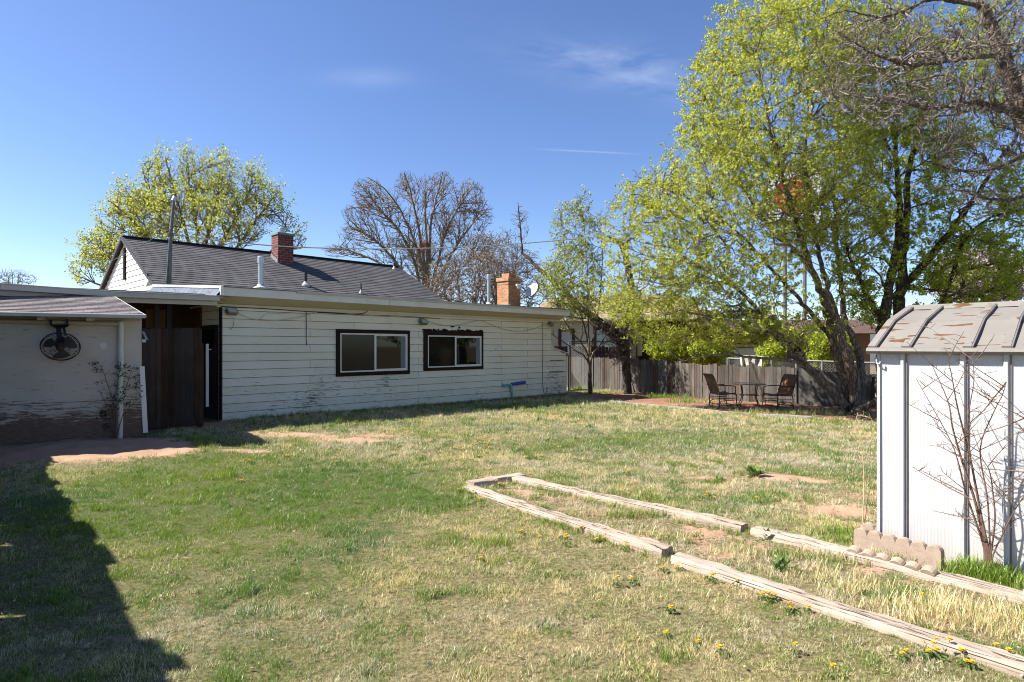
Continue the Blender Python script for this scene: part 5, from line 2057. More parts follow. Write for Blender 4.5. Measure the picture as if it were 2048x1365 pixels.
class Tree:
    def __init__(s, seed, thick=1.0):
        s.thick = thick
        s.rg = np.random.default_rng(seed)
        s.P, s.D, s.Rr, s.Gen = [], [], [], []
        s.big, s.levels = [], []

    def limb(s, pts, n=7, wob=0.02):
        """traced limb: (px, py, depth, radius)"""
        pts = [(a, b, c, w * s.thick) for a, b, c, w in pts]
        q = [P(a, b, c) for a, b, c, _ in pts]
        out, rr = [], []
        for i in range(len(q) - 1):
            p0, p1, p2, p3 = q[max(i - 1, 0)], q[i], q[i + 1], q[min(i + 2, len(q) - 1)]
            for k in range(n):
                t = k / n
                out.append(0.5 * ((2 * p1) + (p2 - p0) * t + (2 * p0 - 5 * p1 + 4 * p2 - p3) * t * t + (3 * p1 - p0 - 3 * p2 + p3) * t ** 3))
                rr.append(pts[i][3] + (pts[i + 1][3] - pts[i][3]) * t)
        out.append(q[-1]); rr.append(pts[-1][3])
        out = np.array([list(p) for p in out])
        out[1:] += s.rg.normal(size=(len(out) - 1, 3)) * (np.array(rr)[1:, None] * 0.07 + wob * 0.22)
        s.big.append((out, np.array(rr) * (1 + s.rg.normal(size=len(rr)) * 0.05)))
        s._nodes(out, np.array(rr))

    def _nodes(s, path, rr):
        d = np.gradient(path, axis=0)
        d /= np.linalg.norm(d, axis=1, keepdims=True) + 1e-9
        s.P.append(path); s.D.append(d); s.Rr.append(rr)

    def blobs(s, spec, n, shell=0.0):
        """random points in a union of ellipsoids (px, py, Y, rx, ry, depth radius), radii in px, px, m"""
        vol = np.array([b[3] * b[4] * b[5] * (b[6] if len(b) > 6 else 1) for b in spec], float)
        k = s.rg.choice(len(spec), n, p=vol / vol.sum())
        d = s.rg.normal(size=(n, 3)); d /= np.linalg.norm(d, axis=1, keepdims=True)
        r = s.rg.uniform(shell, 1, n) ** (1 / 2.4)
        out = np.zeros((n, 3))
        for i in range(n):
            b = spec[k[i]]
            dx, dy, dz = d[i] * r[i]
            out[i] = P(b[0] + dx * b[3], b[1] + dy * b[4], b[2] + dz * b[5])
        return out

    def grow(s, pts, r0, r1, K=5, curve=0.6, up=0.0, wob=0.03, maxlen=99, keep=True, back=0.9):
        """each point becomes a branch tip joined to the best placed node of the tree so far"""
        N = np.concatenate(s.P); D = np.concatenate(s.D); RR = np.concatenate(s.Rr)
        paths, radii = [], []
        for c0 in range(0, len(pts), 400):
            q = pts[c0:c0 + 400]
            dv = q[:, None, :] - N[None]
            L = np.linalg.norm(dv, axis=2) + 1e-6
            cs = (dv * D[None]).sum(2) / L
            cost = L * (1 + back * (1 - cs)) + 0.5 * np.maximum(0, N[None, :, 2] - q[:, None, 2])
            j = cost.argmin(1)
            for i in range(len(q)):
                a, b = N[j[i]], q[i]
                l = L[i, j[i]]
                if l > maxlen:
                    b = a + (b - a) * (maxlen / l); l = maxlen
                ta = D[j[i]] * 0.6 + (b - a) / l * 0.6
                tb = (b - a) / l + np.array([0, 0, up]) + s.rg.normal(size=3) * 0.15
                ta = ta / np.linalg.norm(ta) * l * curve * 1.4; tb = tb / np.linalg.norm(tb) * l * curve * 1.4
                t = np.linspace(0, 1, K)[:, None]
                h = (2 * t ** 3 - 3 * t ** 2 + 1) * a + (t ** 3 - 2 * t ** 2 + t) * ta + (-2 * t ** 3 + 3 * t ** 2) * b + (t ** 3 - t ** 2) * tb
                h[1:] += s.rg.normal(size=(K - 1, 3)) * wob * l
                ra = min(RR[j[i]] * 0.85, r0 * s.rg.uniform(0.7, 1.25))
                paths.append(h); radii.append(np.linspace(ra, min(r1, ra), K))
        paths, radii = np.array(paths), np.array(radii)
        if keep:
            for p, r in zip(paths, radii): s._nodes(p[1:], r[1:])
        s.levels.append((paths, radii))
        return paths

    def finish(s, name, base, label, cat, bark_, group=None, trunk_sides=10, twig_sides=4, twig_mat=None, split=1):
        r = empty(name, base, 0, label, cat, group)
        b = np.array(list(base))
        V_, F_, o = [], [], 0
        for path, rr in s.big:
            v, f = tubes_np(path[None], rr[None], trunk_sides)
            V_.append(v); F_.append(f + o); o += len(v)
        V_ = np.concatenate(V_)
        np_obj('trunk', V_ - b, np.concatenate(F_), bark_, r, True)
        V_, F_, o = [], [], 0
        for i, (p, rr) in enumerate(s.levels):
            v, f = tubes_np(p, rr, 6 if i == 0 else twig_sides if i == 1 else 3)
            V_.append(v); F_.append(f + o); o += len(v)
        if V_:
            np_obj('branches', np.concatenate(V_) - b, np.concatenate(F_), twig_mat or bark_, r, True)
        s.root, s.base = r, b
        return r

    def fingers(s, paths, per, length, width, leaves, size, t0=0.3, skip=0.0, dens=None, stick=0.7, upf=0.15):
        """elongated bunches of small leaves set along the twigs"""
        n, K, _ = paths.shape
        k = s.rg.integers(0, n, int(n * per))
        t = s.rg.uniform(t0, 1, len(k)) * (K - 1)
        i = np.minimum(t.astype(int), K - 2); fr = (t - i)[:, None]
        a = paths[k, i] * (1 - fr) + paths[k, i + 1] * fr
        d = paths[k, i + 1] - paths[k, i]; d /= np.linalg.norm(d, axis=1, keepdims=True) + 1e-9
        d = d * stick + s.rg.normal(size=d.shape) * 0.55; d[:, 2] += upf
        d /= np.linalg.norm(d, axis=1, keepdims=True)
        L = length * s.rg.uniform(0.5, 1.3, len(k))
        if skip:
            m = s.rg.uniform(size=len(k)) > skip
            a, d, L = a[m], d[m], L[m]
        u = s.rg.uniform(0, 1, (len(a), leaves))
        c = a[:, None] + d[:, None] * (u * L[:, None])[..., None] + s.rg.normal(size=(len(a), leaves, 3)) * width
        return c.reshape(-1, 3)

    def leaves(s, cen, size, mat, name='crown', aspect=1.5):
        v, f = quads_np(cen - s.base, size, s.rg, 0, aspect)
        return np_obj(name, v, f, mat, s.root)


# the big seeding elm by the fence
def big_elm():
    t = Tree(3, .56)
    Y = 16.6
    base = G(1698, 815)
    t.limb([(1702, 822, 16.6, .36), (1690, 760, 16.6, .27), (1672, 690, 16.55, .23), (1655, 620, 16.4, .19), (1632, 560, 16.2, .15), (1600, 470, 16.0, .12), (1575, 390, 15.8, .09), (1550, 300, 15.6, .07), (1530, 210, 15.5, .05), (1510, 110, 15.4, .03)], wob=.05)
    t.limb([(1712, 820, 16.3, .30), (1708, 760, 16.2, .25), (1690, 700, 16.1, .21), (1678, 655, 16.1, .17), (1660, 590, 16.0, .13), (1640, 520, 16.3, .10), (1625, 430, 16.6, .08), (1610, 330, 16.8, .06), (1615, 230, 17, .045), (1620, 120, 17, .03)], wob=.05)
    t.limb([(1718, 818, 16.7, .26), (1722, 740, 16.8, .19), (1714, 695, 16.8, .16), (1690, 640, 16.9, .14), (1680, 560, 17.2, .11), (1672, 470, 17.4, .09), (1668, 360, 17.6, .07), (1680, 250, 17.8, .05), (1690, 130, 18, .03)], wob=.05)
    t.limb([(1690, 815, 16.2, .24), (1650, 765, 16.4, .20), (1590, 715, 16.6, .15), (1555, 670, 16.8, .12), (1515, 620, 17.0, .10), (1470, 575, 17.3, .08), (1410, 540, 17.6, .06), (1350, 520, 17.9, .045), (1290, 520, 18.2, .025)], wob=.05)
    t.limb([(1672, 690, 16.55, .14), (1640, 650, 16.6, .11), (1600, 600, 16.7, .09), (1545, 540, 16.8, .07), (1480, 470, 16.9, .055), (1400, 410, 17.1, .04), (1310, 370, 17.3, .02)], wob=.05)
    t.limb([(1632, 560, 16.2, .09), (1590, 500, 16.6, .08), (1530, 440, 17.0, .06), (1470, 350, 17.2, .045), (1430, 250, 17.3, .03), (1420, 150, 17.4, .02)], wob=.05)
    t.limb([(1708, 822, 16.0, .22), (1745, 808, 15.7, .14), (1775, 786, 15.4, .11), (1830, 770, 15.2, .08)], wob=.05)
    spec = [(1560, 240, 16.4, 200, 260, 2.6), (1470, 420, 16.6, 200, 190, 2.4), (1330, 470, 17.4, 135, 130, 1.9, .9), (1430, 190, 16.6, 70, 90, 1.4), (1470, 80, 16.4, 60, 75, 1.2),
            (1640, 60, 16.8, 130, 150, 2.2), (1300, 580, 17.9, 120, 75, 1.6, .9), (1430, 620, 17.3, 150, 80, 1.7, .7), (1690, 380, 17.0, 110, 190, 2.0), (1600, 620, 15.8, 110, 90, 1.6, .5), (1265, 400, 17.4, 40, 60, 1.2), (1222, 490, 17.8, 30, 35, .9),
            (1340, 640, 17.9, 110, 50, 1.4, 2.6), (1250, 610, 18.2, 50, 45, 1.0, 2.4), (1480, 655, 17.2, 90, 42, 1.4, 3.0), (1590, 660, 16.5, 50, 45, 1.0, 2.0), (1400, 140, 16.4, 34, 40, .8, 1.0)]
    t.grow(t.blobs(spec, 100), .04, .015, 7, .6, .2, .04)
    t.grow(t.blobs(spec, 800, .2), .017, .007, 6, .6, .1, .045)
    a = t.grow(t.blobs(spec, 3600, .25), .009, .0045, 5, .6, .05, .05, 1.1)
    b = t.grow(t.blobs(spec, 3000, .35), .0075, .004, 4, .6, -.05, .06, .7)
    t.finish('elm_tree', base, 'large spreading elm with many leaning trunks and yellow green seed clusters, behind the patio chairs', 'tree', 'bark_elm', 'green elms by the fence', twig_mat='bark_pale')
    c1 = t.fingers(a, 1.5, .28, .024, 17, .03, .35, .0)
    c2 = t.fingers(b, 1.8, .32, .025, 18, .03, .25, .0)
    c = np.concatenate([c1, c2])
    # the crown is thin in front of the far pole sign
    px = CX + c[:, 0] / c[:, 1] * F; py = YH + (H - c[:, 2]) * F / c[:, 1]
    thin = (px > 1550) & (px < 1642) & (py > 345) & (py < 442)
    c = c[~(thin & (t.rg.uniform(size=len(c)) < .5))]
    t.leaves(c, .041, 'leaf_elm')


big_elm()


def second_elm():
    t = Tree(5, .72)
    base = G(1772, 812)
    t.limb([(1772, 825, 17.4, .34), (1768, 760, 17.4, .27), (1765, 690, 17.4, .24), (1768, 640, 17.4, .20), (1778, 580, 17.4, .17), (1792, 500, 17.5, .14), (1798, 400, 17.6, .11), (1790, 300, 17.7, .08), (1800, 180, 17.8, .05), (1790, 60, 18, .03)], wob=.05)
    t.limb([(1790, 825, 17.8, .30), (1800, 700, 17.8, .26), (1798, 610, 17.8, .22), (1806, 540, 17.8, .17), (1812, 430, 17.9, .13), (1820, 330, 18, .10), (1850, 230, 18.1, .06), (1870, 100, 18.2, .03)], wob=.05)
    t.limb([(1803, 580, 17.8, .16), (1835, 545, 17.7, .15), (1880, 490, 17.6, .13), (1925, 430, 17.4, .11), (1950, 395, 17.3, .09), (2000, 320, 17.2, .07), (2060, 240, 17, .04)], wob=.04)
    t.limb([(1768, 640, 17.4, .13), (1745, 610, 17.3, .11), (1725, 570, 17.1, .08), (1700, 520, 17, .06), (1690, 450, 17, .04)], wob=.04)
    t.limb([(1880, 610, 18.5, .10), (1905, 550, 18.3, .09), (1930, 480, 18, .08), (1990, 430, 17.8, .05), (2060, 380, 17.6, .03)], wob=.04)
    spec = [(1800, 330, 17.6, 110, 170, 2.2, .8), (1760, 130, 17.8, 120, 150, 2.2), (1900, 180, 18, 140, 170, 2.2, .8), (1950, 390, 17.5, 120, 130, 2, .75), (1950, 540, 18, 130, 80, 1.8, 1.6), (2030, 450, 17.6, 60, 150, 1.6, .9), (1830, 520, 17.4, 70, 90, 1.4, .7), (1720, 500, 17, 70, 120, 1.4, .9), (1745, 610, 17.6, 55, 50, 1.2, 1.6), (1990, 60, 18, 80, 90, 1.6, .6)]
    t.grow(t.blobs(spec, 70), .045, .016, 7, .6, .2, .03)
    t.grow(t.blobs(spec, 500, .2), .017, .006, 6, .6, .1, .04)
    a = t.grow(t.blobs(spec, 2800, .2), .0075, .0035, 5, .6, .05, .05, 1.1)
    t.finish('elm_tree', base, 'tall elm behind the metal shed, dark forked trunks, one long limb leaning right', 'tree', 'bark_dark', 'green elms by the fence', twig_mat='bark_elm')
    c1 = t.fingers(a, 2.7, .26, .026, 16, .03, .25, .0)
    t.leaves(c1, .041, 'leaf_elm_deep')


second_elm()


def bare_right():
    """old tree just past the right edge, its bare boughs reach in over the shed"""
    t = Tree(8, .62)
    Y = 8.6
    base = G(2190, 1010)
    o = P(2190, 985, Y)
    t.limb([(2190, 950, Y, .36), (2170, 700, Y, .31), (2130, 450, Y, .28), (2075, 280, Y, .24), (2035, 200, Y - .05, .20), (2010, 130, Y - .1, .16), (1985, 60, Y - .1, .13), (1960, 0, Y - .1, .10), (1930, -90, Y, .07), (1880, -200, Y, .04)], wob=.03)
    t.limb([(2040, 215, Y, .13), (2065, 120, Y + .2, .11), (2100, 0, Y + .4, .08), (2120, -130, Y + .5, .05)], wob=.03)
    t.limb([(2040, 222, Y - .1, .10), (1985, 215, Y - .3, .075), (1955, 205, Y - .4, .06), (1900, 212, Y - .6, .045), (1850, 217, Y - .8, .035), (1780, 200, Y - 1.0, .025), (1720, 225, Y - 1.2, .012)], wob=.02)
    t.limb([(1998, 112, Y - .1, .07), (1940, 115, Y - .4, .05), (1880, 125, Y - .7, .042), (1830, 130, Y - .9, .036), (1790, 122, Y - 1.1, .03), (1740, 105, Y - 1.3, .02), (1690, 75, Y - 1.4, .01)], wob=.02)
    t.limb([(1968, 15, Y - .1, .055), (1920, 5, Y - .4, .04), (1860, 0, Y - .6, .032), (1800, 25, Y - .9, .026), (1750, 35, Y - 1.1, .02), (1690, 22, Y - 1.3, .012), (1640, 40, Y - 1.4, .007)], wob=.02)
    t.limb([(2035, 205, Y - .1, .085), (1975, 215, Y + .2, .06), (1930, 180, Y + .5, .05), (1890, 150, Y + .6, .04), (1840, 160, Y + .8, .028), (1780, 170, Y + 1, .016)], wob=.02)
    t.limb([(2075, 290, Y, .07), (2010, 330, Y - .3, .05), (1950, 345, Y - .5, .036), (1890, 335, Y - .7, .024), (1850, 320, Y - .8, .012)], wob=.02)
    t.limb([(2100, 340, Y, .07), (2050, 390, Y - .2, .05), (1990, 400, Y - .4, .034), (1930, 385, Y - .6, .02)], wob=.02)
    spec = [(1830, 140, 7.7, 230, 130, 1.0), (1950, 250, 7.9, 140, 110, .9, .8), (1960, 380, 8.0, 110, 70, .7, .6), (1790, 60, 7.6, 150, 70, .8, .7), (2000, 60, 8.2, 90, 130, 1.0, .8), (1800, 220, 7.5, 120, 60, .7, .7), (2080, 60, 8.6, 80, 250, 1.4, .4)]
    t.grow(t.blobs(spec, 130), .016, .007, 7, .6, .05, .05)
    t.grow(t.blobs(spec, 800, .1), .0085, .0035, 7, .6, .05, .055, .9)
    t.grow(t.blobs(spec, 3200, .1), .0046, .0022, 6, .6, .05, .07, .6)
    t.finish('bare_tree', (o.x, o.y, 0), 'old leafless tree whose thick dark trunk and grey boughs reach over the shed', 'tree', 'bark_elm', None, twig_mat='bark_grey')


bare_right()


def gold_tree():
    t = Tree(12, .55)
    Y = 34
    o = P(390, 700, Y)
    stems = [((395, 620), (330, 520), (262, 440), (215, 400)), ((395, 620), (350, 500), (300, 390), (285, 335)), ((400, 620), (375, 480), (345, 370), (330, 315)), ((400, 620), (395, 480), (380, 380), (375, 312)), ((402, 620), (415, 480), (440, 380), (455, 325)),
             ((405, 620), (440, 500), (490, 400), (510, 345)), ((408, 620), (460, 520), (520, 430), (555, 385)), ((390, 630), (300, 560), (225, 500), (170, 500)), ((390, 640), (290, 600), (200, 570), (150, 550)), ((410, 640), (490, 560), (560, 480), (575, 425))]
    for k, s_ in enumerate(stems):
        yy = Y + t.rg.uniform(-2, 2)
        n = len(s_)
        t.limb([(x, y, Y + (yy - Y) * i / (n - 1), .22 - .19 * i / (n - 1)) for i, (x, y) in enumerate(s_)], wob=.05)
    t.limb([(400, 800, Y, .4), (400, 700, Y, .34), (400, 610, Y, .26)])
    spec = [(390, 450, Y, 150, 80, 3.5, .45), (300, 350, Y, 22, 42, 1.2, 2), (328, 335, Y, 18, 40, 1.2, 2), (375, 330, Y, 24, 42, 1.3, 2), (412, 350, Y, 20, 40, 1.2, 2), (450, 345, Y, 24, 48, 1.3, 2), (505, 375, Y, 26, 50, 1.3, 2), (545, 405, Y, 24, 42, 1.2, 2), (260, 405, Y, 40, 42, 1.6, 2), (220, 450, Y, 34, 38, 1.4, 2), (195, 500, Y, 42, 36, 1.5, 2), (160, 545, Y, 24, 32, 1.2, 2), (300, 440, Y, 60, 60, 2, 1.2), (350, 400, Y, 60, 60, 2, 1.2), (430, 410, Y, 60, 60, 2, 1.2), (500, 440, Y, 50, 55, 2, .9), (575, 445, Y, 14, 36, .7, 2.5), (600, 480, Y, 16, 28, .8, 2.5), (240, 520, Y, 60, 50, 2, 1.3)]
    t.grow(t.blobs(spec, 110), .06, .02, 6, .5, .8, .015, back=2.2)
    t.grow(t.blobs(spec, 800, .2), .026, .012, 5, .5, .9, .02, 3, back=2.2)
    a = t.grow(t.blobs(spec, 3200, .2), .014, .008, 4, .5, 1.0, .02, 1.6, back=1.8)
    t.finish('budding_tree', (o.x, o.y, -.2), 'round crowned tree with golden green spring leaves behind the gable end of the house', 'tree', 'bark_pale')
    c = t.fingers(a, 1.1, .75, .05, 9, .09, .4, upf=1.1)
    t.leaves(c, .078, 'leaf_gold')


gold_tree()


def grey_tree():
    t = Tree(14, .5)
    Y = 40
    o = P(850, 760, Y)
    stems = [((848, 640), (838, 560), (815, 490), (770, 430), (725, 415), (692, 420)), ((850, 640), (845, 540), (820, 460), (780, 390), (735, 355)), ((850, 640), (850, 540), (835, 450), (820, 380), (808, 345)), ((852, 640), (858, 540), (862, 450), (875, 390), (885, 345)),
             ((852, 640), (870, 550), (890, 470), (920, 410), (945, 375)), ((855, 640), (880, 560), (915, 490), (950, 440), (975, 400)), ((855, 650), (890, 580), (930, 530), (985, 495)), ((845, 650), (815, 560), (770, 500), (725, 465), (690, 455)), ((845, 650), (800, 560), (745, 520), (690, 500), (650, 505)), ((850, 640), (855, 520), (850, 420), (850, 365))]
    for s_ in stems:
        yy = t.rg.uniform(-3, 3)
        n = len(s_)
        t.limb([(x, y, Y + yy * i / (n - 1), .30 - .26 * (i / (n - 1)) ** .7) for i, (x, y) in enumerate(s_)], wob=.06)
    t.limb([(850, 800, Y, .6), (850, 700, Y, .5), (850, 630, Y, .4)])
    spec = [(850, 470, Y, 90, 70, 3, .5), (735, 385, Y, 36, 34, 1.6, 1.6), (760, 420, Y, 50, 45, 2, 1.2), (715, 425, Y, 34, 24, 1.4, 1.4), (812, 372, Y, 24, 34, 1.4, 1.8), (850, 385, Y, 24, 40, 1.4, 1.3), (885, 372, Y, 28, 34, 1.4, 1.8), (940, 395, Y, 34, 40, 1.6, 1.6), (965, 430, Y, 26, 34, 1.4, 1.4), (910, 440, Y, 45, 50, 2, 1.2), (720, 470, Y, 44, 26, 1.6, 1.4), (680, 500, Y, 44, 16, 1.4, 1.4), (960, 490, Y, 40, 30, 1.6, 1.2), (790, 500, Y, 60, 36, 2, 1), (860, 540, Y, 90, 40, 2.4, .8), (690, 455, Y, 20, 12, 1, 1.2)]
    t.grow(t.blobs(spec, 170), .042, .018, 6, .5, .6, .015, back=2.2)
    t.grow(t.blobs(spec, 1600, .1), .020, .011, 5, .5, .8, .02, 3.5, back=2.2)
    t.grow(t.blobs(spec, 9000, .1), .012, .007, 4, .5, 1.0, .02, 1.8, back=1.8)
    t.finish('bare_tree', (o.x, o.y, -.2), 'wide leafless grey brown tree fanning out behind the house roof ridge', 'tree', 'bark_pale', None, twig_mat='bark_ash')


grey_tree()


def thicket(px, Y, spec, n, name, label, seed, rt=.012, group=None, olive=True):
    t = Tree(seed)
    o = P(px, 760, Y)
    for k in range(7):
        b = spec[k % len(spec)]
        x1 = b[0] + t.rg.uniform(-.7, .7) * b[3]; y1 = b[1] - t.rg.uniform(-.2, .8) * b[4]
        t.limb([(px + t.rg.uniform(-12, 12), 790, Y, .09), ((px * 1.2 + x1 * .8) / 2, (690 + y1) / 2 + 30, Y + t.rg.uniform(-1, 1), .06), (x1, y1, Y + t.rg.uniform(-1.5, 1.5), .02)], wob=.06)
    t.grow(t.blobs(spec, int(n * .05)), .04, .015, 6, .6, .4, .05)
    t.grow(t.blobs(spec, int(n * .25), .1), .018, .009, 5, .6, .5, .06, 2.5)
    a = t.grow(t.blobs(spec, n, .1), rt, rt * .55, 4, .6, .5, .08, 1.3)
    t.finish(name, (o.x, o.y, -.2), label, 'bush', 'dead_twig', group, twig_mat='bark_grey')
    if olive:
        c = t.fingers(a[: len(a) // 2], 1.2, .25, .08, 3, .08, .3, upf=.3)
        t.leaves(c, .06, 'dry_leaf')


thicket(935, 31, [(930, 560, 31, 80, 65, 2), (880, 590, 31, 60, 45, 1.6), (985, 560, 31, 50, 70, 1.8)], 2600, 'bare_thicket', 'dense brown thicket rising behind the right slope of the house roof', 21, group='bare thickets behind the house')
thicket(1010, 33, [(1010, 530, 33, 50, 75, 2), (1050, 560, 33, 50, 70, 2), (960, 500, 34, 50, 45, 1.5, .7)], 1700, 'bare_thicket', 'thin grey thicket behind the tan brick chimney', 22, group='bare thickets behind the house')
thicket(30, 60, [(20, 560, 60, 60, 25, 3)], 500, 'bare_thicket', 'small leafless treetop far off above the outbuilding roof', 23, .016, 'bare thickets behind the house', False)


def young_elm():
    t = Tree(30, .75)
    Y = 23.2
    base = G(1180, 781)
    st = [((1179, 790), (1177, 720), (1165, 690), (1140, 660), (1115, 610), (1100, 540)), ((1180, 790), (1178, 720), (1170, 660), (1150, 590), (1130, 500), (1122, 420)), ((1181, 790), (1179, 710), (1177, 650), (1175, 560), (1170, 470), (1158, 390)), ((1182, 790), (1181, 710), (1190, 660), (1200, 590), (1205, 510), (1200, 440)),
          ((1181, 790), (1182, 720), (1200, 690), (1225, 650), (1240, 600)), ((1179, 790), (1176, 725), (1150, 700), (1120, 680), (1095, 660))]
    for s_ in st:
        n = len(s_); yy = t.rg.uniform(-1.2, 1.2)
        t.limb([(x, y, Y + yy * i / (n - 1), .075 - .065 * (i / (n - 1)) ** .7) for i, (x, y) in enumerate(s_)], wob=.03)
    spec = [(1150, 560, Y, 65, 80, 1.5), (1145, 460, Y, 45, 65, 1.1, .9), (1195, 470, Y, 25, 60, .8, .6), (1110, 570, Y, 40, 55, 1.1), (1180, 610, Y, 60, 40, 1.2, .35), (1165, 405, Y, 22, 35, .6, .8), (1130, 640, Y, 50, 30, 1.0, .2)]
    t.grow(t.blobs(spec, 60), .022, .009, 6, .6, .5, .03)
    t.grow(t.blobs(spec, 400, .15), .011, .006, 5, .6, .5, .04, 1.6)
    a = t.grow(t.blobs(spec, 1500, .2), .007, .004, 4, .6, .5, .05, .8)
    t.finish('young_elm', base, 'slender young elm with upright branches and pale green leaves growing by the chain link gate', 'tree', 'bark_elm')
    c = t.fingers(a, 1.6, .25, .035, 5, .05, .3, upf=.4)
    t.leaves(c, .052, 'leaf_young')


young_elm()


def dead_leaner():
    t = Tree(33)
    Y = 23.5
    base = G(1255, 783)
    t.limb([(1256, 795, Y, .16), (1252, 740, Y, .15), (1250, 700, Y, .17), (1238, 676, Y, .20), (1215, 660, Y + .2, .19), (1192, 640, Y + .6, .16), (1150, 605, Y + 1.2, .12), (1110, 565, Y + 2, .10), (1075, 535, Y + 2.6, .08), (1042, 505, Y + 3, .05)], wob=.05)
    t.limb([(1250, 690, Y, .15), (1258, 640, Y + .4, .15), (1262, 580, Y + .8, .14), (1252, 520, Y + 1, .13), (1244, 492, Y + 1, .12), (1225, 478, Y + 1, .06), (1212, 474, Y + 1, .02)], wob=.05)
    t.limb([(1246, 500, Y + 1, .09), (1256, 482, Y + 1, .06), (1270, 476, Y + 1, .02)], wob=.03)
    t.limb([(1045, 508, Y + 3, .045), (1042, 470, Y + 3, .035), (1038, 430, Y + 3, .025), (1036, 405, Y + 3, .012)], wob=.02)
    s1 = [(1042, 445, Y + 3, 25, 40, .6)]
    s2 = [(1245, 700, Y - .1, 40, 50, .5), (1225, 670, Y, 35, 30, .5), (1250, 660, Y, 40, 40, .5)]
    t.grow(t.blobs(s1 + s2, 30), .02, .01, 6, .6, .2, .06)
    t.grow(t.blobs(s1, 60), .012, .006, 5, .6, .4, .05, 1)
    t.grow(t.blobs(s2, 700), .008, .005, 7, .9, -.3, .12, .9)
    t.grow(t.blobs([(1235, 600, Y + .6, 45, 70, .8)], 260), .009, .005, 5, .6, .2, .08, 1)
    t.finish('dead_tree', base, 'dead dark trunk leaning left over the board fence, wrapped in a tangle of dry vines', 'tree', 'bark_dark', None, twig_mat='dead_twig')
    c = t.fingers(t.levels[2][0], 1.0, .12, .04, 2, .05, .2)
    t.leaves(c, .05, 'dry_leaf', 'dry_vine')


dead_leaner()


def pink_tree(px, py, Y, seed, label):
    t = Tree(seed)
    o = P(px, 760, Y)
    spec = [(px, py, Y, 90, 60, 2.2), (px - 50, py + 25, Y, 60, 40, 1.8), (px + 60, py + 20, Y, 60, 45, 1.8)]
    for k in range(5):
        t.limb([(px, 790, Y, .14), (px + t.rg.uniform(-10, 10), 680, Y, .11), (px + t.rg.uniform(-70, 70), py + t.rg.uniform(-30, 30), Y + t.rg.uniform(-1, 1), .03)], wob=.05)
    t.grow(t.blobs(spec, 50), .04, .015, 6, .6, .3, .05)
    a = t.grow(t.blobs(spec, 700, .1), .014, .008, 4, .6, .3, .06, 1.6)
    t.finish('blossom_tree', (o.x, o.y, -.2), label, 'tree', 'bark_elm', 'blossom trees behind the shed')
    c = t.fingers(a, 3.0, .3, .08, 6, .08, .2)
    t.leaves(c, .085, 'petal_pink', 'blossom')


pink_tree(1960, 545, 26, 41, 'pinkish grey blossom tree low behind the shed roof')


def low_bush(px, py, w, h, label, mat, seed, n=500, size=.03, name='bush'):
    t = Tree(seed)
    g = G(px, py)
    k = g.y / F
    t.limb([(px, py + 2, g.y, .015), (px + 3, py - h * .4, g.y, .01), (px + 1, py - h * .8, g.y, .005)])
    spec = [(px, py - h * .45, g.y, w, h * .5, w * k)]
    t.grow(t.blobs(spec, 40), .008, .004, 5, .6, .4, .05)
    a = t.grow(t.blobs(spec, n, .1), .004, .002, 4, .6, .4, .06, .4)
    t.finish(name, g, label, 'bush', 'dead_twig')
    t.leaves(t.fingers(a, 2, .08, .03, 4, .03, .2), size, mat, 'foliage')


low_bush(1668, 808, 34, 44, 'low dark green bush at the foot of the big elm', 'leaf_dark', 51, 500, .045)
low_bush(1722, 800, 14, 60, 'bright green sprouts growing from the elm base', 'leaf_weed', 52, 200, .05, 'sprout')


for px_, py_, Y_, w_, h_, lab_, sd_ in ((1345, 690, 26.5, 55, 70, 'bushy green shrub in front of the dark porch of the cream house', 61), (1420, 700, 25.5, 45, 60, 'green shrub left of the white camper shell, beyond the board fence', 62), (1660, 690, 26, 50, 75, 'dark green shrub in front of the brick house, beyond the elm trunks', 63), (1540, 705, 27, 25, 50, 'small green shrub right of the white camper shell', 64)):
    t = Tree(sd_)
    o = P(px_, 760, Y_)
    t.limb([(px_, 790, Y_, .05), (px_ + 4, 730, Y_, .04), (px_ - 3, py_ - h_ * .4, Y_, .015)])
    sp_ = [(px_, py_, Y_, w_, h_ * .5, 1.2), (px_ - w_ * .4, py_ + 12, Y_, w_ * .6, h_ * .4, 1), (px_ + w_ * .4, py_ + 8, Y_, w_ * .6, h_ * .45, 1)]
    t.grow(t.blobs(sp_, 50), .02, .01, 5, .6, .5, .04)
    a = t.grow(t.blobs(sp_, 500, .1), .009, .005, 4, .6, .4, .05, 1)
    t.finish('leafy_shrub', (o.x, o.y, -.2), lab_, 'shrub', 'bark_elm', 'shrubs beyond the board fence')
    t.leaves(t.fingers(a, 3, .22, .05, 7, .06, .2), .07, 'leaf_elm_deep', 'foliage')


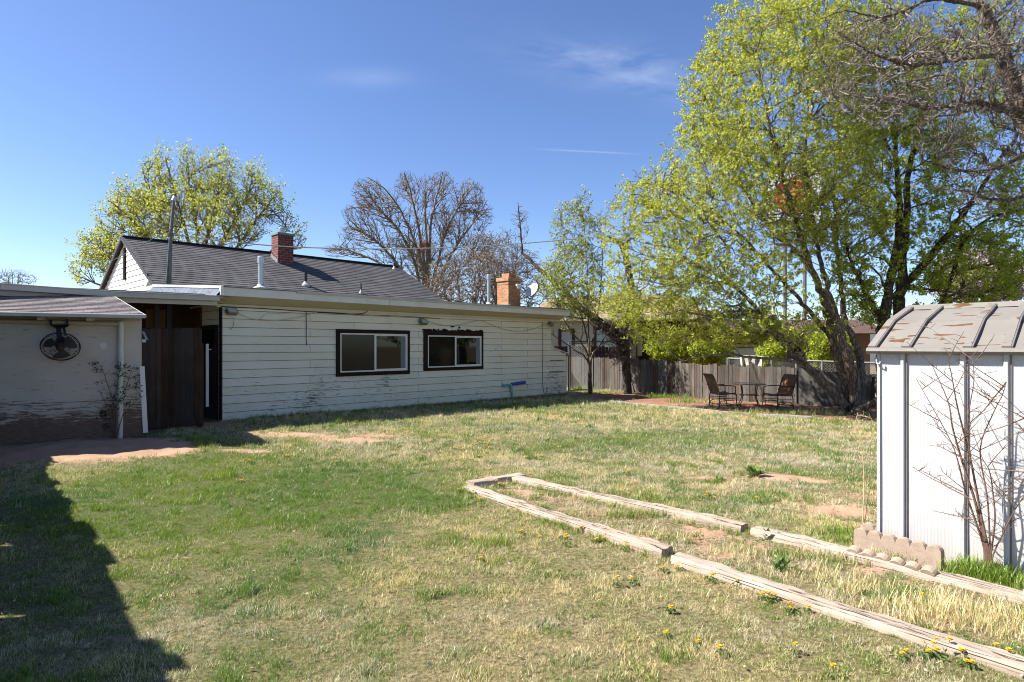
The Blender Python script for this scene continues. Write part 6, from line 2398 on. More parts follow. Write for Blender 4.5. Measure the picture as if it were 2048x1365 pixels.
def wall_weed():
    t = Tree(55)
    b = OF.w(Vector((OF.hp(232, 872, -.14).x, -.14, 0)))
    Y = b.y
    base = Vector((b.x, b.y, gz(b.x, b.y)))
    for s_ in (((232, 874), (231, 820), (215, 770), (203, 735), (188, 718)), ((233, 874), (234, 815), (252, 775), (262, 745), (270, 728)), ((231, 874), (228, 805), (235, 770), (240, 735), (243, 716)), ((232, 874), (220, 830), (208, 800), (200, 785)), ((234, 874), (246, 830), (262, 812), (275, 800))):
        n = len(s_)
        t.limb([(x, y, Y - .02 * i, .009 - .007 * i / (n - 1)) for i, (x, y) in enumerate(s_)], wob=.005)
    spec = [(205, 745, Y - .05, 22, 30, .1), (236, 740, Y - .05, 18, 28, .1), (260, 765, Y - .05, 22, 35, .1), (225, 790, Y - .05, 30, 25, .12), (270, 800, Y - .05, 22, 20, .1), (220, 830, Y - .05, 28, 28, .12)]
    t.grow(t.blobs(spec, 26), .005, .002, 6, .6, .3, .04)
    a = t.grow(t.blobs(spec, 110), .0025, .0012, 5, .6, .1, .05, .35)
    t.finish('wall_sapling', base, 'thin leafy sapling growing up the plywood wall beside the white downpipe', 'sapling', 'sapling_bark')
    t.leaves(t.fingers(a, .9, .08, .018, 4, .02, .3), .028, 'leaf_dark', 'foliage')


wall_weed()


def dry_stalk():
    t = Tree(57)
    g = G(1722, 1058)
    Y = g.y
    t.limb([(1724, 1060, Y, .005), (1728, 960, Y, .004), (1722, 890, Y, .0035), (1712, 850, Y, .0025), (1716, 825, Y, .0015)], wob=.004)
    t.limb([(1727, 1060, Y, .004), (1738, 980, Y, .003), (1742, 890, Y, .0025), (1750, 848, Y, .0015)], wob=.004)
    spec = [(1722, 840, Y, 26, 24, .15), (1735, 870, Y, 22, 30, .15)]
    t.grow(t.blobs(spec, 18), .0022, .001, 6, .6, .3, .05)
    t.grow(t.blobs(spec, 70), .0014, .0008, 4, .6, .3, .06, .12)
    t.finish('dry_weed', g, 'tall dry straw coloured weed stalk left of the shed corner', 'weed', 'dry_stalk')


dry_stalk()
# ------------------------------------------------------------------ ground, lawn and bed
def vnoise(x, y, seed=0):
    """smooth value noise on arrays"""
    def h(i, j):
        n = (i * 374761393 + j * 668265263 + seed * 974711) & 0x7fffffff
        n = (n ^ (n >> 13)) * 1274126177 & 0x7fffffff
        return ((n ^ (n >> 16)) & 0xffff) / 65535.0
    xi, yi = np.floor(x).astype(np.int64), np.floor(y).astype(np.int64)
    fx, fy = x - xi, y - yi
    fx, fy = fx * fx * (3 - 2 * fx), fy * fy * (3 - 2 * fy)
    return (h(xi, yi) * (1 - fx) + h(xi + 1, yi) * fx) * (1 - fy) + (h(xi, yi + 1) * (1 - fx) + h(xi + 1, yi + 1) * fx) * fy


def fbm(x, y, seed=0):
    return 0.5 * vnoise(x, y, seed) + 0.3 * vnoise(x * 2.1 + 5, y * 2.1, seed + 1) + 0.2 * vnoise(x * 4.3, y * 4.3 + 9, seed + 2)


def gz_np(x, y):
    u = (x + 6.4228) * U.x + (y - 13.6208) * U.y
    z = -0.0135 * np.clip(u, 0, 12.5) + 0.012 * np.sin(x * 1.3 + 0.5) * np.sin(y * 1.1) + 0.008 * np.sin(x * 2.9 + y * 2.3)
    z = z + 0.09 * np.exp(-(((x + 6.6) / 1.5) ** 2 + ((y - 10.3) / 0.75) ** 2)) + 0.06 * np.exp(-(((x + 8.6) / 1.2) ** 2 + ((y - 9.6) / 0.6) ** 2))
    return z


# patches: photo point at their centre, radii in metres, strength
GREEN = [(450, 1010, 1.5, 1.2, .9), (300, 960, 1.3, .8, .8), (620, 985, 1.3, 1.0, .75), (640, 1100, .6, .6, .4), (400, 915, 1.6, .7, .8), (750, 950, 1.2, .9, .45), (330, 880, 1.6, .5, .8), (250, 1010, 1.0, .8, .8),
         (1290, 880, 2.2, 1.1, .42), (1180, 895, 1.4, .9, .3), (1420, 865, 1.3, .8, .25), (800, 1000, .7, .5, .4), (560, 1180, .5, .4, .25), (130, 1200, 1.2, 1.2, .3), (700, 850, 3.5, .8, .35), (1000, 815, 3.0, .9, .6),
         (1350, 1000, .6, .35, .35), (1700, 950, .8, .5, .4), (900, 1010, .35, .25, .4), (1030, 1130, .5, .4, .15), (500, 1330, .5, .35, .3), (1250, 800, 2, .4, .3)]
DIRT = [(590, 870, .75, .28, .9), (690, 882, .8, .35, .9), (770, 870, .5, .3, .7), (500, 902, .35, .16, .8), (480, 865, .8, .3, .5), (1600, 960, .5, .22, .8), (1540, 955, .3, .15, .6), (1690, 1025, .35, .22, .9), (1420, 958, .3, .14, .8), (1560, 872, .45, .25, .6), (1740, 985, .4, .25, .6),
        (380, 1112, .10, .06, .7), (200, 980, .4, .2, .35), (1650, 1000, .5, .3, .5), (1490, 890, .5, .3, .4), (30, 915, 1.8, .6, 1.0), (240, 892, .85, .42, 1.1), (130, 885, 1.6, .75, 1.1), (330, 905, .35, .18, .6),
        (400, 852, .8, .35, .9), (430, 846, .5, .3, .6), (1390, 1010, .15, .1, .5)]


def cover(x, y):
    """green share, bare earth, red earth for ground points"""
    x, y = np.asarray(x, float), np.asarray(y, float)
    g = 0.235 + 0.45 * (fbm(x * 1.1, y * 1.1, 3) - 0.5)
    for px, py, rx, ry, s in GREEN:
        c = G(px, py)
        g = g + s * np.exp(-(((x - c.x) / rx) ** 2 + ((y - c.y) / ry) ** 2))
    d = 0.75 * np.clip(fbm(x * 1.6, y * 1.6, 11) - 0.56, 0, 1) * np.clip((x - 0.5) / 3, 0, 1)
    wob = 0.6 + 0.8 * fbm(x * 3, y * 3, 21)
    for px, py, rx, ry, s in DIRT:
        c = G(px, py)
        d = d + 1.1 * s * np.exp(-(((x - c.x) / rx / 1.1) ** 2 + ((y - c.y) / ry / 1.1) ** 2)) * wob
    # dirt yard between the kerb and the fence
    red = np.zeros_like(x)
    for i in range(len(crb) - 1):
        a, b = crb[i], crb[i + 1]
        dx, dy = b.x - a.x, b.y - a.y
        L2 = dx * dx + dy * dy
        t = ((x - a.x) * dx + (y - a.y) * dy) / L2
        side = ((x - a.x) * -dy + (y - a.y) * dx) / math.sqrt(L2)
        m = (t >= (0 if i else -0.3)) & (t <= (1 if i < len(crb) - 2 else 2.2)) & (side > 0) & (side < 9)
        red = np.where(m, np.clip(side / 0.25, 0, 1), red)
    grow = np.clip(fbm(x * 1.3, y * 1.3, 31) * 2.2 - 1.0, 0, 1)
    d = np.maximum(d, red * (1.0 - 0.55 * grow))
    g = np.where(red > 0.5, 0.6, g)
    bed = bed_in(x, y)
    g = np.where(bed, 0.20 + 0.25 * (fbm(x * 4, y * 4, 41) - .5), g)
    d = np.where(bed, 0.75 * np.clip(fbm(x * 3.5, y * 3.5, 43) - .40, 0, 1) * 3, d)
    return np.clip(g, 0.02, 0.97), np.clip(d, 0, 1), red


def bed_in(x, y):
    # between the two rows of timbers: frame along the near row
    a, b = tA0, tB1
    c, e = tC0, tD1
    def side(p, q):
        return (x - p.x) * (q.y - p.y) - (y - p.y) * (q.x - p.x)
    return (side(a, b) < 0) & (side(c, e) > 0) & (side(tE0, tE1) > 0)


def make_ground():
    def axis(lo, hi, step, far):
        mid = list(np.arange(lo, hi + step / 2, step))
        out, s, p = [], step, hi
        while p < far:
            s *= 1.5; p += s; out.append(p)
        inn, s, p = [], step, lo
        while p > -far:
            s *= 1.5; p -= s; inn.append(p)
        return np.array(inn[::-1] + mid + out)
    xs, ys = axis(-14, 16, 0.11, 900), axis(0.5, 28, 0.11, 900)
    X, Y_ = np.meshgrid(xs, ys, indexing='ij')
    near = (np.abs(X) < 30) & (Y_ < 40)
    Z = gz_np(X, Y_)
    Z = np.where(near, Z, np.where((X + Y_) > 14, -0.17, 0.0))
    g, d, red = cover(X.ravel(), Y_.ravel())
    # lumps of loose earth where it is bare, slight thatch relief elsewhere
    lump = ((fbm(X * 4, Y_ * 4, 51) - .5) * 0.07 + (vnoise(X * 4.4, Y_ * 4.4, 57) - .5) * 0.04) * d.reshape(X.shape) + (fbm(X * 6, Y_ * 6, 53) - .5) * 0.018
    Z = Z + np.where(near, lump, 0)
    nx, ny = len(xs), len(ys)
    idx = np.arange(nx * ny).reshape(nx, ny)
    f = np.stack([idx[:-1, :-1], idx[1:, :-1], idx[1:, 1:], idx[:-1, 1:]], -1).reshape(-1, 4)
    v = np.stack([X, Y_, Z], -1).reshape(-1, 3)
    o = np_obj('ground', v, f, 'yard_ground', None, True)
    at = o.data.attributes.new('cover', 'FLOAT_VECTOR', 'POINT')
    at.data.foreach_set('vector', np.stack([g, d, np.clip(red, 0, 1)], -1).astype(np.float32).ravel())
    tag(o, None, None, None, 'structure')


make_ground()


# ------------------------------------------------------------------ grass
def make_tuft(name, n, h, spread, width, lean, seed, curl=0.5):
    rg = np.random.default_rng(seed)
    v, f, o = [], [], 0
    for i in range(n):
        a = rg.uniform(0, 6.283); r0 = spread * math.sqrt(rg.uniform())
        p = np.array([r0 * math.cos(rg.uniform(0, 6.28)), r0 * math.sin(rg.uniform(0, 6.28)), -0.005])
        L = h * rg.uniform(0.45, 1.25)
        th = abs(rg.normal()) * lean
        w = width * rg.uniform(0.7, 1.3)
        d = np.array([math.cos(a), math.sin(a), 0]); sd = np.array([-math.sin(a), math.cos(a), 0])
        tw = rg.uniform(-1, 1)
        sd = sd * math.cos(tw) + d * math.sin(tw)
        pts = []
        for k in range(4):
            t = k / 3
            pts.append(p.copy())
            ang = th + curl * t * rg.uniform(0.4, 1.5)
            p = p + (d * math.sin(ang) + np.array([0, 0, 1]) * max(math.cos(ang), -0.3)) * L / 3
        for k in range(3):
            w0 = w * (1 - 0.25 * k)
            v += [pts[k] - sd * w0 / 2, pts[k] + sd * w0 / 2]
        v.append(pts[3])
        for k in range(2):
            f.append((o + 2 * k, o + 2 * k + 1, o + 2 * k + 3, o + 2 * k + 2))
        f.append((o + 4, o + 5, o + 6, o + 6))
        o += 7
    me = bpy.data.meshes.new(name)
    me.from_pydata([tuple(q) for q in v], [], [q if q[2] != q[3] else q[:3] for q in f])
    me.materials.append(M['grass_blade'])
    return bpy.data.objects.new(name, me)


tuft_col = bpy.data.collections.new('grass_tufts')
specs = [(26, .052, .05, .0040, 1.0), (30, .048, .055, .0038, 1.2), (22, .062, .045, .0040, .7), (34, .044, .06, .0040, 1.4), (20, .068, .04, .0042, .55), (28, .052, .055, .0037, 1.1), (36, .050, .065, .0042, 1.6), (12, .095, .03, .0042, .35), (16, .12, .05, .0048, .4)]
for i, s_ in enumerate(specs):
    tuft_col.objects.link(make_tuft('tuft_%02d' % i, *s_, 100 + i))

TIM = [(tA0, tA1), (tB0, tB1), (tC0, tC1), (tD0, tD1), (tE0, tE1)]


def scatter():
    pts, rot, scl, idx, tint = [], [], [], [], []
    rg = np.random.default_rng(77)
    bands = [(1.9, 4.0, 1500, .62, 0), (4.0, 6.0, 1050, .74, 0), (6.0, 9.0, 600, .95, 0), (9.0, 13.0, 300, 1.25, 0), (13.0, 18.0, 140, 1.65, 0), (18.0, 26.0, 64, 2.1, 0)]
    for y0, y1, den, sc, _ in bands:
        w = 0.95 * y1 + 0.8
        n = int((y1 - y0) * 2 * w * den)
        x = rg.uniform(-w, w, n); y = rg.uniform(y0, y1, n)
        m = np.abs(x) < 0.95 * y + 0.8
        x, y = x[m], y[m]
        g, d, red = cover(x, y)
        bed = bed_in(x, y)
        keep = rg.uniform(size=len(x)) > d * 1.15 - 0.05
        keep &= ~(bed & (rg.uniform(size=len(x)) < 0.35))
        # not inside buildings, timbers
        q = np.stack([x - C0.x, y - C0.y], 1)
        hx = q @ np.array([U.x, U.y]); hy = q @ np.array([V.x, V.y])
        keep &= ~((hy > -0.03) & (hx < 11.95) & (hx > -1.2))
        sx = (x - SF.o.x) * SF.ux.x + (y - SF.o.y) * SF.ux.y; sy = (x - SF.o.x) * SF.uy.x + (y - SF.o.y) * SF.uy.y
        keep &= ~((sx > -0.01) & (sy > -0.01) & (sy < 2.3) & (sx < 2.7))
        ox = (x - OF.o.x) * OF.ux.x + (y - OF.o.y) * OF.ux.y; oy = (x - OF.o.x) * OF.uy.x + (y - OF.o.y) * OF.uy.y
        keep &= ~((oy > -0.05) & (ox < 0.3))
        for a, b in TIM:
            dx, dy = b.x - a.x, b.y - a.y; L = math.hypot(dx, dy)
            t = ((x - a.x) * dx + (y - a.y) * dy) / L; s_ = ((x - a.x) * -dy + (y - a.y) * dx) / L
            keep &= ~((t > -0.02) & (t < L + 0.02) & (np.abs(s_) < 0.075))
        x, y, g, bed, red, d = x[keep], y[keep], g[keep], bed[keep], red[keep], d[keep]
        n = len(x)
        s_ = sc * rg.uniform(0.75, 1.25, n)
        patch = 0.5 * fbm(x * 2.2, y * 2.2, 61) + 0.5 * vnoise(x * 7, y * 7, 62)
        v9 = np.clip((vnoise(x * 8.5, y * 8.5, 63) - .25) * 1.9, 0, 1)
        s_ *= (0.40 + 0.75 * patch) * (0.55 + 0.75 * v9)
        k = rg.integers(0, 7, n)
        k = np.where(rg.uniform(size=n) < 0.035 * (1 + (g > .5)), 7, k)
        k = np.where(bed & (rg.uniform(size=n) < 0.12), 7, k)
        gg = np.clip(g + rg.normal(size=n) * 0.14 + 0.9 * (fbm(x * 6, y * 6, 71) - .5) + .35 * (vnoise(x * 11, y * 11, 73) - .5), 0.0, 1)
        # single green clumps in the straw
        cl = (vnoise(x * 3.7, y * 3.7, 81) > 0.76) & (rg.uniform(size=n) < .65)
        gg = np.where(cl, np.maximum(gg, 0.78), gg)
        s_ = np.where(cl, np.maximum(s_ * 1.3, .8 * sc), s_)
        k = np.where(cl & (rg.uniform(size=n) < .5), 4, k)
        hue = np.clip(fbm(x * .8, y * .8, 91) * 1.6 - .3 + 0.5 * np.exp(-(((x - 2.2) / 3) ** 2 + ((y - 13) / 2.5) ** 2)), 0, 1)
        dead = np.clip(fbm(x * 1.4, y * 1.4, 95) * 2.0 - .55 + .4 * bed + 0.35 * ((x > 1.5) & (y > 7) & (y < 11)), 0, 1)
        pts.append(np.stack([x, y, gz_np(x, y)], 1)); scl.append(s_); idx.append(k); tint.append(np.stack([gg, hue, dead], 1))
    # extra tall green tufts: along the house, by the sapling, at the timbers, by the kerb
    def clump(px, py, rx, ry, n, k, s0, s1, g0, hue=.3):
        c = G(px, py)
        a = rg.normal(size=(n, 2)) * 0.5
        x, y = c.x + a[:, 0] * rx, c.y + a[:, 1] * ry
        pts.append(np.stack([x, y, gz_np(x, y)], 1)); scl.append(rg.uniform(s0, s1, n)); idx.append(rg.choice(k, n))
        tint.append(np.stack([np.full(n, g0), np.full(n, hue), np.full(n, .3)], 1))
    clump(1968, 1152, .20, .13, 130, [7, 8], .9, 1.6, .95)
    clump(2005, 1166, .15, .10, 40, [7, 8], .8, 1.4, .9)
    clump(1325, 796, 1.1, .5, 90, [7, 8], 1.5, 2.4, .9)
    clump(1380, 805, .9, .5, 50, [7, 8], 1.2, 2.0, .85)
    clump(1160, 782, .5, .4, 40, [7, 8], 2.0, 3.0, .9)
    clump(1690, 1070, .12, .2, 30, [7, 8], .7, 1.3, .9)
    clump(1270, 1035, .25, .12, 40, [7, 8], .7, 1.3, .7)
    clump(1160, 990, .5, .12, 40, [7], .7, 1.2, .85)
    clump(1430, 968, .12, .1, 25, [7, 8], .6, 1.1, .95)
    clump(1540, 830, 1.2, .5, 60, [7, 8], 1.2, 2.2, .6)
    clump(1650, 830, 1.2, .5, 60, [7, 8], 1.2, 2.2, .5)
    clump(925, 985, .12, .12, 25, [7, 8], .7, 1.3, .95)
    clump(1900, 1230, .45, .22, 110, [7, 8], .8, 1.5, .05)
    clump(1780, 1120, .35, .1, 40, [7], .7, 1.2, .6)
    clump(1650, 1110, .4, .15, 40, [7, 8], .6, 1.1, .25)
    for cx_, cy_, nn in ((1200, 1030, 30), (1330, 1075, 30), (1480, 1110, 40), (1620, 1150, 40), (1740, 1180, 50), (1830, 1215, 60), (1980, 1260, 60)):
        clump(cx_, cy_, .35, .15, nn, [7, 8], .5, 1.1, .08, .3)
    for i in range(110):
        t = R.random(); a, b = (tA0, tA1) if i % 2 else (tC0, tC1)
        c = a + (b - a) * t
        px = CX + c.x / c.y * F; py = YH + H * F / c.y
        clump(px, py + R.choice((-1, 1)) * 60 / c.y * 1.1, .06, .05, 4, [7, 8], .5, 1.0, R.choice((.9, .6, .2)))
    for x in np.arange(0.6, 11.8, .10):
        c = HW((x, -0.10 - .12 * R.random(), 0))
        n = 3
        pts.append(np.array([[c.x + R.uniform(-.08, .08), c.y + R.uniform(-.05, .05), gz(c.x, c.y)] for _ in range(n)])); scl.append(rg.uniform(1.0, 1.9, n)); idx.append(rg.choice([7, 4], n)); tint.append(np.tile([[.92, .2, .2]], (n, 1)))
    pts, scl, idx, tint = np.concatenate(pts), np.concatenate(scl), np.concatenate(idx), np.concatenate(tint)
    n = len(pts)
    print('tufts', n)
    rot = np.stack([rg.normal(size=n) * .12, rg.normal(size=n) * .12, rg.uniform(0, 6.283, n)], 1)
    me = bpy.data.meshes.new('lawn_grass')
    me.vertices.add(n)
    me.vertices.foreach_set('co', pts.astype(np.float32).ravel())
    for nm, typ, key, arr in (('rot', 'FLOAT_VECTOR', 'vector', rot), ('scl', 'FLOAT', 'value', scl), ('pick', 'INT', 'value', idx), ('tint', 'FLOAT_VECTOR', 'vector', tint)):
        a = me.attributes.new(nm, typ, 'POINT')
        a.data.foreach_set(key, arr.astype(np.int32 if typ == 'INT' else np.float32).ravel())
    o = bpy.data.objects.new('lawn_grass', me)
    COL.objects.link(o)
    tag(o, 'short patchy lawn of straw and green grass blades', 'grass', None, 'stuff')
    ng = bpy.data.node_groups.new('grass', 'GeometryNodeTree')
    ng.interface.new_socket('Geometry', in_out='INPUT', socket_type='NodeSocketGeometry')
    ng.interface.new_socket('Geometry', in_out='OUTPUT', socket_type='NodeSocketGeometry')
    N = ng.nodes.new
    gi, go = N('NodeGroupInput'), N('NodeGroupOutput')
    ip = N('GeometryNodeInstanceOnPoints'); ci = N('GeometryNodeCollectionInfo')
    ci.inputs['Collection'].default_value = tuft_col
    ci.inputs['Separate Children'].default_value = True
    ci.inputs['Reset Children'].default_value = True
    def attr(nm, dt):
        a = N('GeometryNodeInputNamedAttribute'); a.data_type = dt; a.inputs['Name'].default_value = nm
        return a.outputs['Attribute']
    L = ng.links.new
    mp = N('GeometryNodeMeshToPoints')
    L(gi.outputs[0], mp.inputs[0]); L(mp.outputs[0], ip.inputs['Points'])
    L(ci.outputs[0], ip.inputs['Instance'])
    ip.inputs['Pick Instance'].default_value = True
    L(attr('pick', 'INT'), ip.inputs['Instance Index'])
    e2r = N('FunctionNodeEulerToRotation'); L(attr('rot', 'FLOAT_VECTOR'), e2r.inputs[0]); L(e2r.outputs[0], ip.inputs['Rotation'])
    L(attr('scl', 'FLOAT'), ip.inputs['Scale'])
    L(ip.outputs[0], go.inputs[0])
    md = o.modifiers.new('grass', 'NODES'); md.node_group = ng


scatter()


# fallen leaves and bits of bark in the lawn
def litter():
    rg = np.random.default_rng(5)
    n = 1300
    y = rg.uniform(2.2, 19, n) ** 1.0
    x = rg.uniform(-.9, .9, n) * y
    q = np.stack([x - C0.x, y - C0.y], 1)
    keep = ~((q @ np.array([V.x, V.y]) > -0.1) & (q @ np.array([U.x, U.y]) < 12))
    sx = (x - SF.o.x) * SF.ux.x + (y - SF.o.y) * SF.ux.y; sy = (x - SF.o.x) * SF.uy.x + (y - SF.o.y) * SF.uy.y
    keep &= ~((sx > -.05) & (sy > -.05))
    x, y = x[keep], y[keep]
    c = np.stack([x, y, gz_np(x, y) + .022], 1)
    v, f = quads_np(c, 0.017, rg, .8, 1.8)
    o = np_obj('leaf_litter', v, f, 'litter')
    tag(o, 'pale dead leaf scraps scattered over the lawn', 'leaf litter', None, 'stuff')


litter()


# ------------------------------------------------------------------ dandelions, each its own
def dandelions():
    protos = []
    for k in range(4):
        rg = random.Random(200 + k)
        h = rg.uniform(.035, .075)
        mb = MB()
        lean = Vector((rg.uniform(-.02, .02), rg.uniform(-.02, .02), h))
        n = 16
        for ring, (r0, r1, z0, z1) in enumerate(((.004, .017, .002, .006), (.003, .012, .004, .011), (.0, .007, .006, .012))):
            for i in range(n):
                a = i / n * 6.283 + ring * .2
                w = .20
                pa = lean + Vector((r0 * math.cos(a), r0 * math.sin(a), z0)); 
                b1 = lean + Vector((r1 * math.cos(a - w), r1 * math.sin(a - w), z1)); b2 = lean + Vector((r1 * math.cos(a + w), r1 * math.sin(a + w), z1))
                c_ = lean + Vector((r0 * math.cos(a + w), r0 * math.sin(a + w), z0))
                mb.poly([pa, b1, b2, c_])
        head = mb
        ms = MB(); ms.tube([(0, 0, -.01), lean * .5 + Vector((.003, 0, 0)), lean], .0014, 5)
        ml = MB()
        for i in range(5):
            a = i / 5 * 6.283 + rg.uniform(-.3, .3); L = rg.uniform(.03, .055)
            d = Vector((math.cos(a), math.sin(a), 0)); s_ = Vector((-math.sin(a), math.cos(a), 0))
            p = [d * .005, d * L * .4 + s_ * .006 + Vector((0, 0, .026)), d * L * .75 + s_ * .007 + Vector((0, 0, .026)), d * L + Vector((0, 0, .010)), d * L * .75 - s_ * .007 + Vector((0, 0, .026)), d * L * .4 - s_ * .006 + Vector((0, 0, .026))]
            ml.poly(p)
        protos.append((head, ms, ml))
    made = {}
    lab = {'front': 'small yellow dandelion in the straw lawn along the nearest bed timber', 'bed': 'yellow dandelion inside the timber bordered bed', 'wall': 'tiny yellow dandelion in the green strip near the white house wall', 'mid': 'tiny yellow dandelion in the open middle of the lawn'}
    spots = []
    near = [(921, 986), (944, 992), (941, 1038), (1162, 1064), (1171, 1065), (1126, 1080), (1132, 1093), (1194, 1088), (1205, 1086), (1250, 1098), (1250, 1104), (1082, 1082), (962, 1125), (1327, 1144), (1237, 1175), (1267, 1169), (1358, 1142), (1418, 1162), (1427, 1166), (1476, 1173), (1508, 1178), (1528, 1205), (1536, 1204), (1545, 1206), (1340, 1227), (1507, 1179), (1580, 1227), (1588, 1229), (1612, 1226), (1546, 1203), (1592, 1310), (1336, 1278), (1395, 1298), (1447, 1313), (1665, 1358), (1800, 1322), (1808, 1313), (1850, 1318), (1864, 1313), (1873, 1319), (1886, 1284), (1871, 1291), (1896, 1305), (1930, 1318), (1945, 1311), (1975, 1324), (1996, 1315), (1928, 1334), (1940, 1337), (2005, 1328), (2022, 1328), (1142, 1047), (1040, 1070), (960, 1010)]
    spots += [(px, py, 'front') for px, py in near]
    spots += [(994, 977), (1001, 975), (1006, 978), (1391, 1077), (1399, 1077), (1511, 1064), (1522, 1067), (1546, 1073), (1513, 1066), (1845, 1210)] and [(px, py, 'bed') for px, py in ((994, 977), (1001, 975), (1006, 978), (1391, 1077), (1399, 1077), (1511, 1066), (1522, 1069), (1546, 1075), (1845, 1210))]
    for _ in range(46):
        u = R.uniform(1.5, 11.0)
        c = HW((u, -R.uniform(1.6, 3.0), 0)); spots.append((CX + c.x / c.y * F, YH + H * F / c.y, 'wall'))
    for _ in range(34):
        spots.append((R.gauss(960, 120), R.uniform(880, 925), 'mid'))
    for px, py in ((1412, 1000), (1420, 996), (1424, 1003), (1515, 1010), (1150, 921), (482, 968), (502, 929), (1257, 875), (575, 918), (674, 930), (1252, 951)):
        spots.append((px, py, 'mid'))
    for i, (px, py, kind) in enumerate(spots):
        g = G(px, py)
        k = i % 4
        if (k, kind) not in made:
            r = empty('dandelion', g, 0, lab[kind], 'dandelion', 'dandelions ' + {'front': 'along the front timber', 'bed': 'inside the bed', 'wall': 'by the house wall', 'mid': 'in the open lawn'}[kind])
            h, s_, l = protos[k]
            h.build('flower', 'dandelion_yellow', r)
            s_.build('stem', 'leaf_weed', r)
            l.build('leaf', 'leaf_weed', r)
            made[(k, kind)] = r
        else:
            r = copy_tree(made[(k, kind)])
        r.location = g
        sc = R.uniform(.85, 1.15) * (1.0 if g.y < 6 else 1.25)
        r.scale = (sc, sc, sc)
        r.rotation_euler = (0, 0, R.uniform(0, 6.28))


dandelions()

# green broad leaved weeds standing alone in the lawn
def broad_weed(px, py, s, label, seed):
    rg = random.Random(seed)
    g = G(px, py)
    mb = MB()
    for i in range(26):
        a = rg.uniform(0, 6.283); L = s * rg.uniform(.5, 1.1); el = rg.uniform(.2, 1.1)
        d = Vector((math.cos(a) * math.cos(el), math.sin(a) * math.cos(el), math.sin(el))); sd = Vector((-math.sin(a), math.cos(a), 0)) * L * .16
        o = Vector((rg.uniform(-.04, .04), rg.uniform(-.04, .04), 0))
        mid = o + d * L * .55 + Vector((0, 0, L * .08))
        mb.poly([o, mid - sd, o + d * L, mid + sd])
    ob = mb.build('broad_weed', 'leaf_weed', None, False, g)
    tag(ob, label, 'weed', 'broad leaved weeds in the lawn')


broad_weed(1508, 955, .20, 'largest dark green leafy weed standing in the dry lawn left of the shed', 1)
broad_weed(1436, 962, .10, 'small leafy weed on the bare patch of the lawn beyond the bed', 2)
broad_weed(1560, 1142, .12, 'leafy weed inside the bed near the stacked edging stones', 3)
broad_weed(1535, 1078, .11, 'weed rosette with dandelion heads at the joint of the far timbers', 4)

# far rise behind the houses
mb = MB()
vs, fs = [], []
n = 60
for i in range(n + 1):
    x = -400 + 1000 * i / n
    hgt = 7 + 4 * math.sin(i * .35) + 2 * math.sin(i * .9 + 1)
    vs += [(x, 380, -2), (x, 420, hgt * .7), (x, 470, hgt), (x, 560, -2)]
for i in range(n):
    for k in range(3):
        fs.append((i * 4 + k, (i + 1) * 4 + k, (i + 1) * 4 + k + 1, i * 4 + k + 1))
mb.add(vs, fs)
tag(mb.build('hill', 'hill_earth', None, True), None, None, None, 'structure')


# ------------------------------------------------------------------ light, sky, camera
sun = bpy.data.lights.new('sun', 'SUN')
sun.energy = SUN_E
sun.angle = rad(0.53)
sun.color = (1.0, 0.955, 0.88)
so = bpy.data.objects.new('sun', sun)
COL.objects.link(so)
so.rotation_euler = (-SUN).to_track_quat('-Z', 'Y').to_euler()
so.location = (0, 0, 30)

world = bpy.data.worlds.new('World')
scene.world = world
world.use_nodes = True
nt = world.node_tree
nt.nodes.clear()
n = nt.nodes.new
sky = n('ShaderNodeTexSky')
sky.sky_type = 'NISHITA'
sky.sun_disc = False
sky.sun_elevation = math.asin(SUN.z)
sky.sun_rotation = math.atan2(SUN.x, SUN.y)
sky.altitude = 1500
sky.air_density = 1.0
sky.dust_density = 1.0
sky.ozone_density = 3.0
tc = n('ShaderNodeTexCoord')
xyz = n('ShaderNodeSeparateXYZ')
nt.links.new(tc.outputs['Generated'], xyz.inputs[0])


def wm(op, a, b=None, c=None, clamp=False):
    nd = n('ShaderNodeMath'); nd.operation = op; nd.use_clamp = clamp
    for i, v in enumerate((a, b, c)):
        if v is None: continue
        if isinstance(v, bpy.types.NodeSocket): nt.links.new(v, nd.inputs[i])
        else: nd.inputs[i].default_value = v
    return nd.outputs[0]


# thin cirrus high in the sky: along a band of directions
yy = wm('MAXIMUM', xyz.outputs[1], 0.05)
a_, b_ = wm('DIVIDE', xyz.outputs[0], yy), wm('DIVIDE', xyz.outputs[2], yy)
a0 = wm('SUBTRACT', a_, 0.19)
b0 = wm('SUBTRACT', wm('SUBTRACT', b_, 0.452), wm('MULTIPLY', a0, -0.16))
ea = wm('POWER', wm('DIVIDE', a0, 0.16), 2.0)
eb = wm('POWER', wm('DIVIDE', b0, 0.036), 2.0)
msk = wm('EXPONENT', wm('MULTIPLY', wm('ADD', ea, eb), -1.0))
cmb = n('ShaderNodeCombineXYZ')
nt.links.new(wm('ADD', a_, wm('MULTIPLY', b_, 0.5)), cmb.inputs[0]); nt.links.new(wm('MULTIPLY', b_, 3.0), cmb.inputs[1])
nz = n('ShaderNodeTexNoise'); nz.inputs['Scale'].default_value = 7; nz.inputs['Detail'].default_value = 8; nz.inputs['Roughness'].default_value = 0.62; nz.inputs['Distortion'].default_value = 0.5
nt.links.new(cmb.outputs[0], nz.inputs['Vector'])
cl = wm('MULTIPLY', wm('SUBTRACT', nz.outputs['Fac'], 0.36, clamp=True), 2.4, clamp=True)
cl = wm('MULTIPLY', cl, msk)
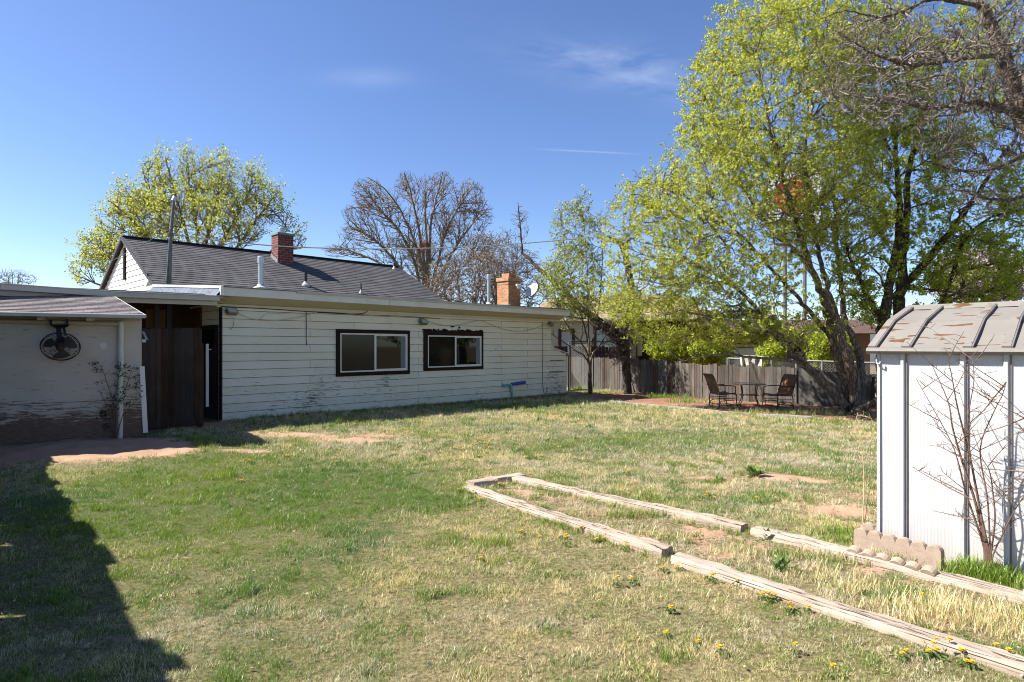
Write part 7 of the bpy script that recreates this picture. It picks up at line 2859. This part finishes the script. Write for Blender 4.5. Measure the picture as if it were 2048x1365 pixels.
# faint second wisp to its left, and a contrail
a1 = wm('POWER', wm('DIVIDE', wm('ADD', a_, 0.235), 0.07), 2.0); b1 = wm('POWER', wm('DIVIDE', wm('SUBTRACT', b_, 0.435), 0.016), 2.0)
w2 = wm('MULTIPLY', wm('EXPONENT', wm('MULTIPLY', wm('ADD', a1, b1), -1.0)), wm('MULTIPLY', nz.outputs['Fac'], 0.10))
lb = wm('SUBTRACT', wm('SUBTRACT', b_, 0.3165), wm('MULTIPLY', wm('SUBTRACT', a_, 0.11), -0.05))
lt = wm('MULTIPLY', wm('EXPONENT', wm('MULTIPLY', wm('POWER', wm('DIVIDE', lb, 0.0013), 2.0), -1.0)), wm('EXPONENT', wm('MULTIPLY', wm('POWER', wm('DIVIDE', wm('SUBTRACT', a_, 0.12), 0.075), 4.0), -1.0)))
cl = wm('ADD', wm('MULTIPLY', cl, 0.22), wm('ADD', w2, wm('MULTIPLY', lt, 0.08)))
mx = n('ShaderNodeMix'); mx.data_type = 'RGBA'
nt.links.new(cl, mx.inputs[0])
hs_ = n('ShaderNodeHueSaturation'); hs_.inputs['Saturation'].default_value = SKY_SAT; hs_.inputs['Value'].default_value = 1.0; hs_.inputs['Hue'].default_value = SKY_HUE
nt.links.new(sky.outputs[0], hs_.inputs['Color'])
nt.links.new(hs_.outputs[0], mx.inputs[6])
mx.inputs[7].default_value = (8.0, 8.4, 9.0, 1)
bg = n('ShaderNodeBackground')
bg.inputs['Strength'].default_value = SKY_E
nt.links.new(mx.outputs[2], bg.inputs[0])
out = n('ShaderNodeOutputWorld')
nt.links.new(bg.outputs[0], out.inputs[0])

cam = bpy.data.cameras.new('camera')
cam.sensor_width = 36
cam.lens = F * 36 / 2048
cam.shift_y = (YH - 682.5) / 2048
cam.clip_start = 0.05
cam.clip_end = 3000
co = bpy.data.objects.new('camera', cam)
COL.objects.link(co)
co.location = (0, 0, H)
co.rotation_euler = (rad(90), 0, 0)
scene.camera = co

scene.view_settings.view_transform = 'Standard'
scene.view_settings.look = 'None'
scene.view_settings.exposure = EXPO
scene.view_settings.gamma = 1
scene.render.film_transparent = False
scene.cycles.max_bounces = 6
scene.cycles.diffuse_bounces = 3
scene.cycles.transparent_max_bounces = 6
scene.cycles.use_denoising = True
scene.cycles.pixel_filter_type = 'BLACKMAN_HARRIS'
scene.cycles.filter_width = 1.0
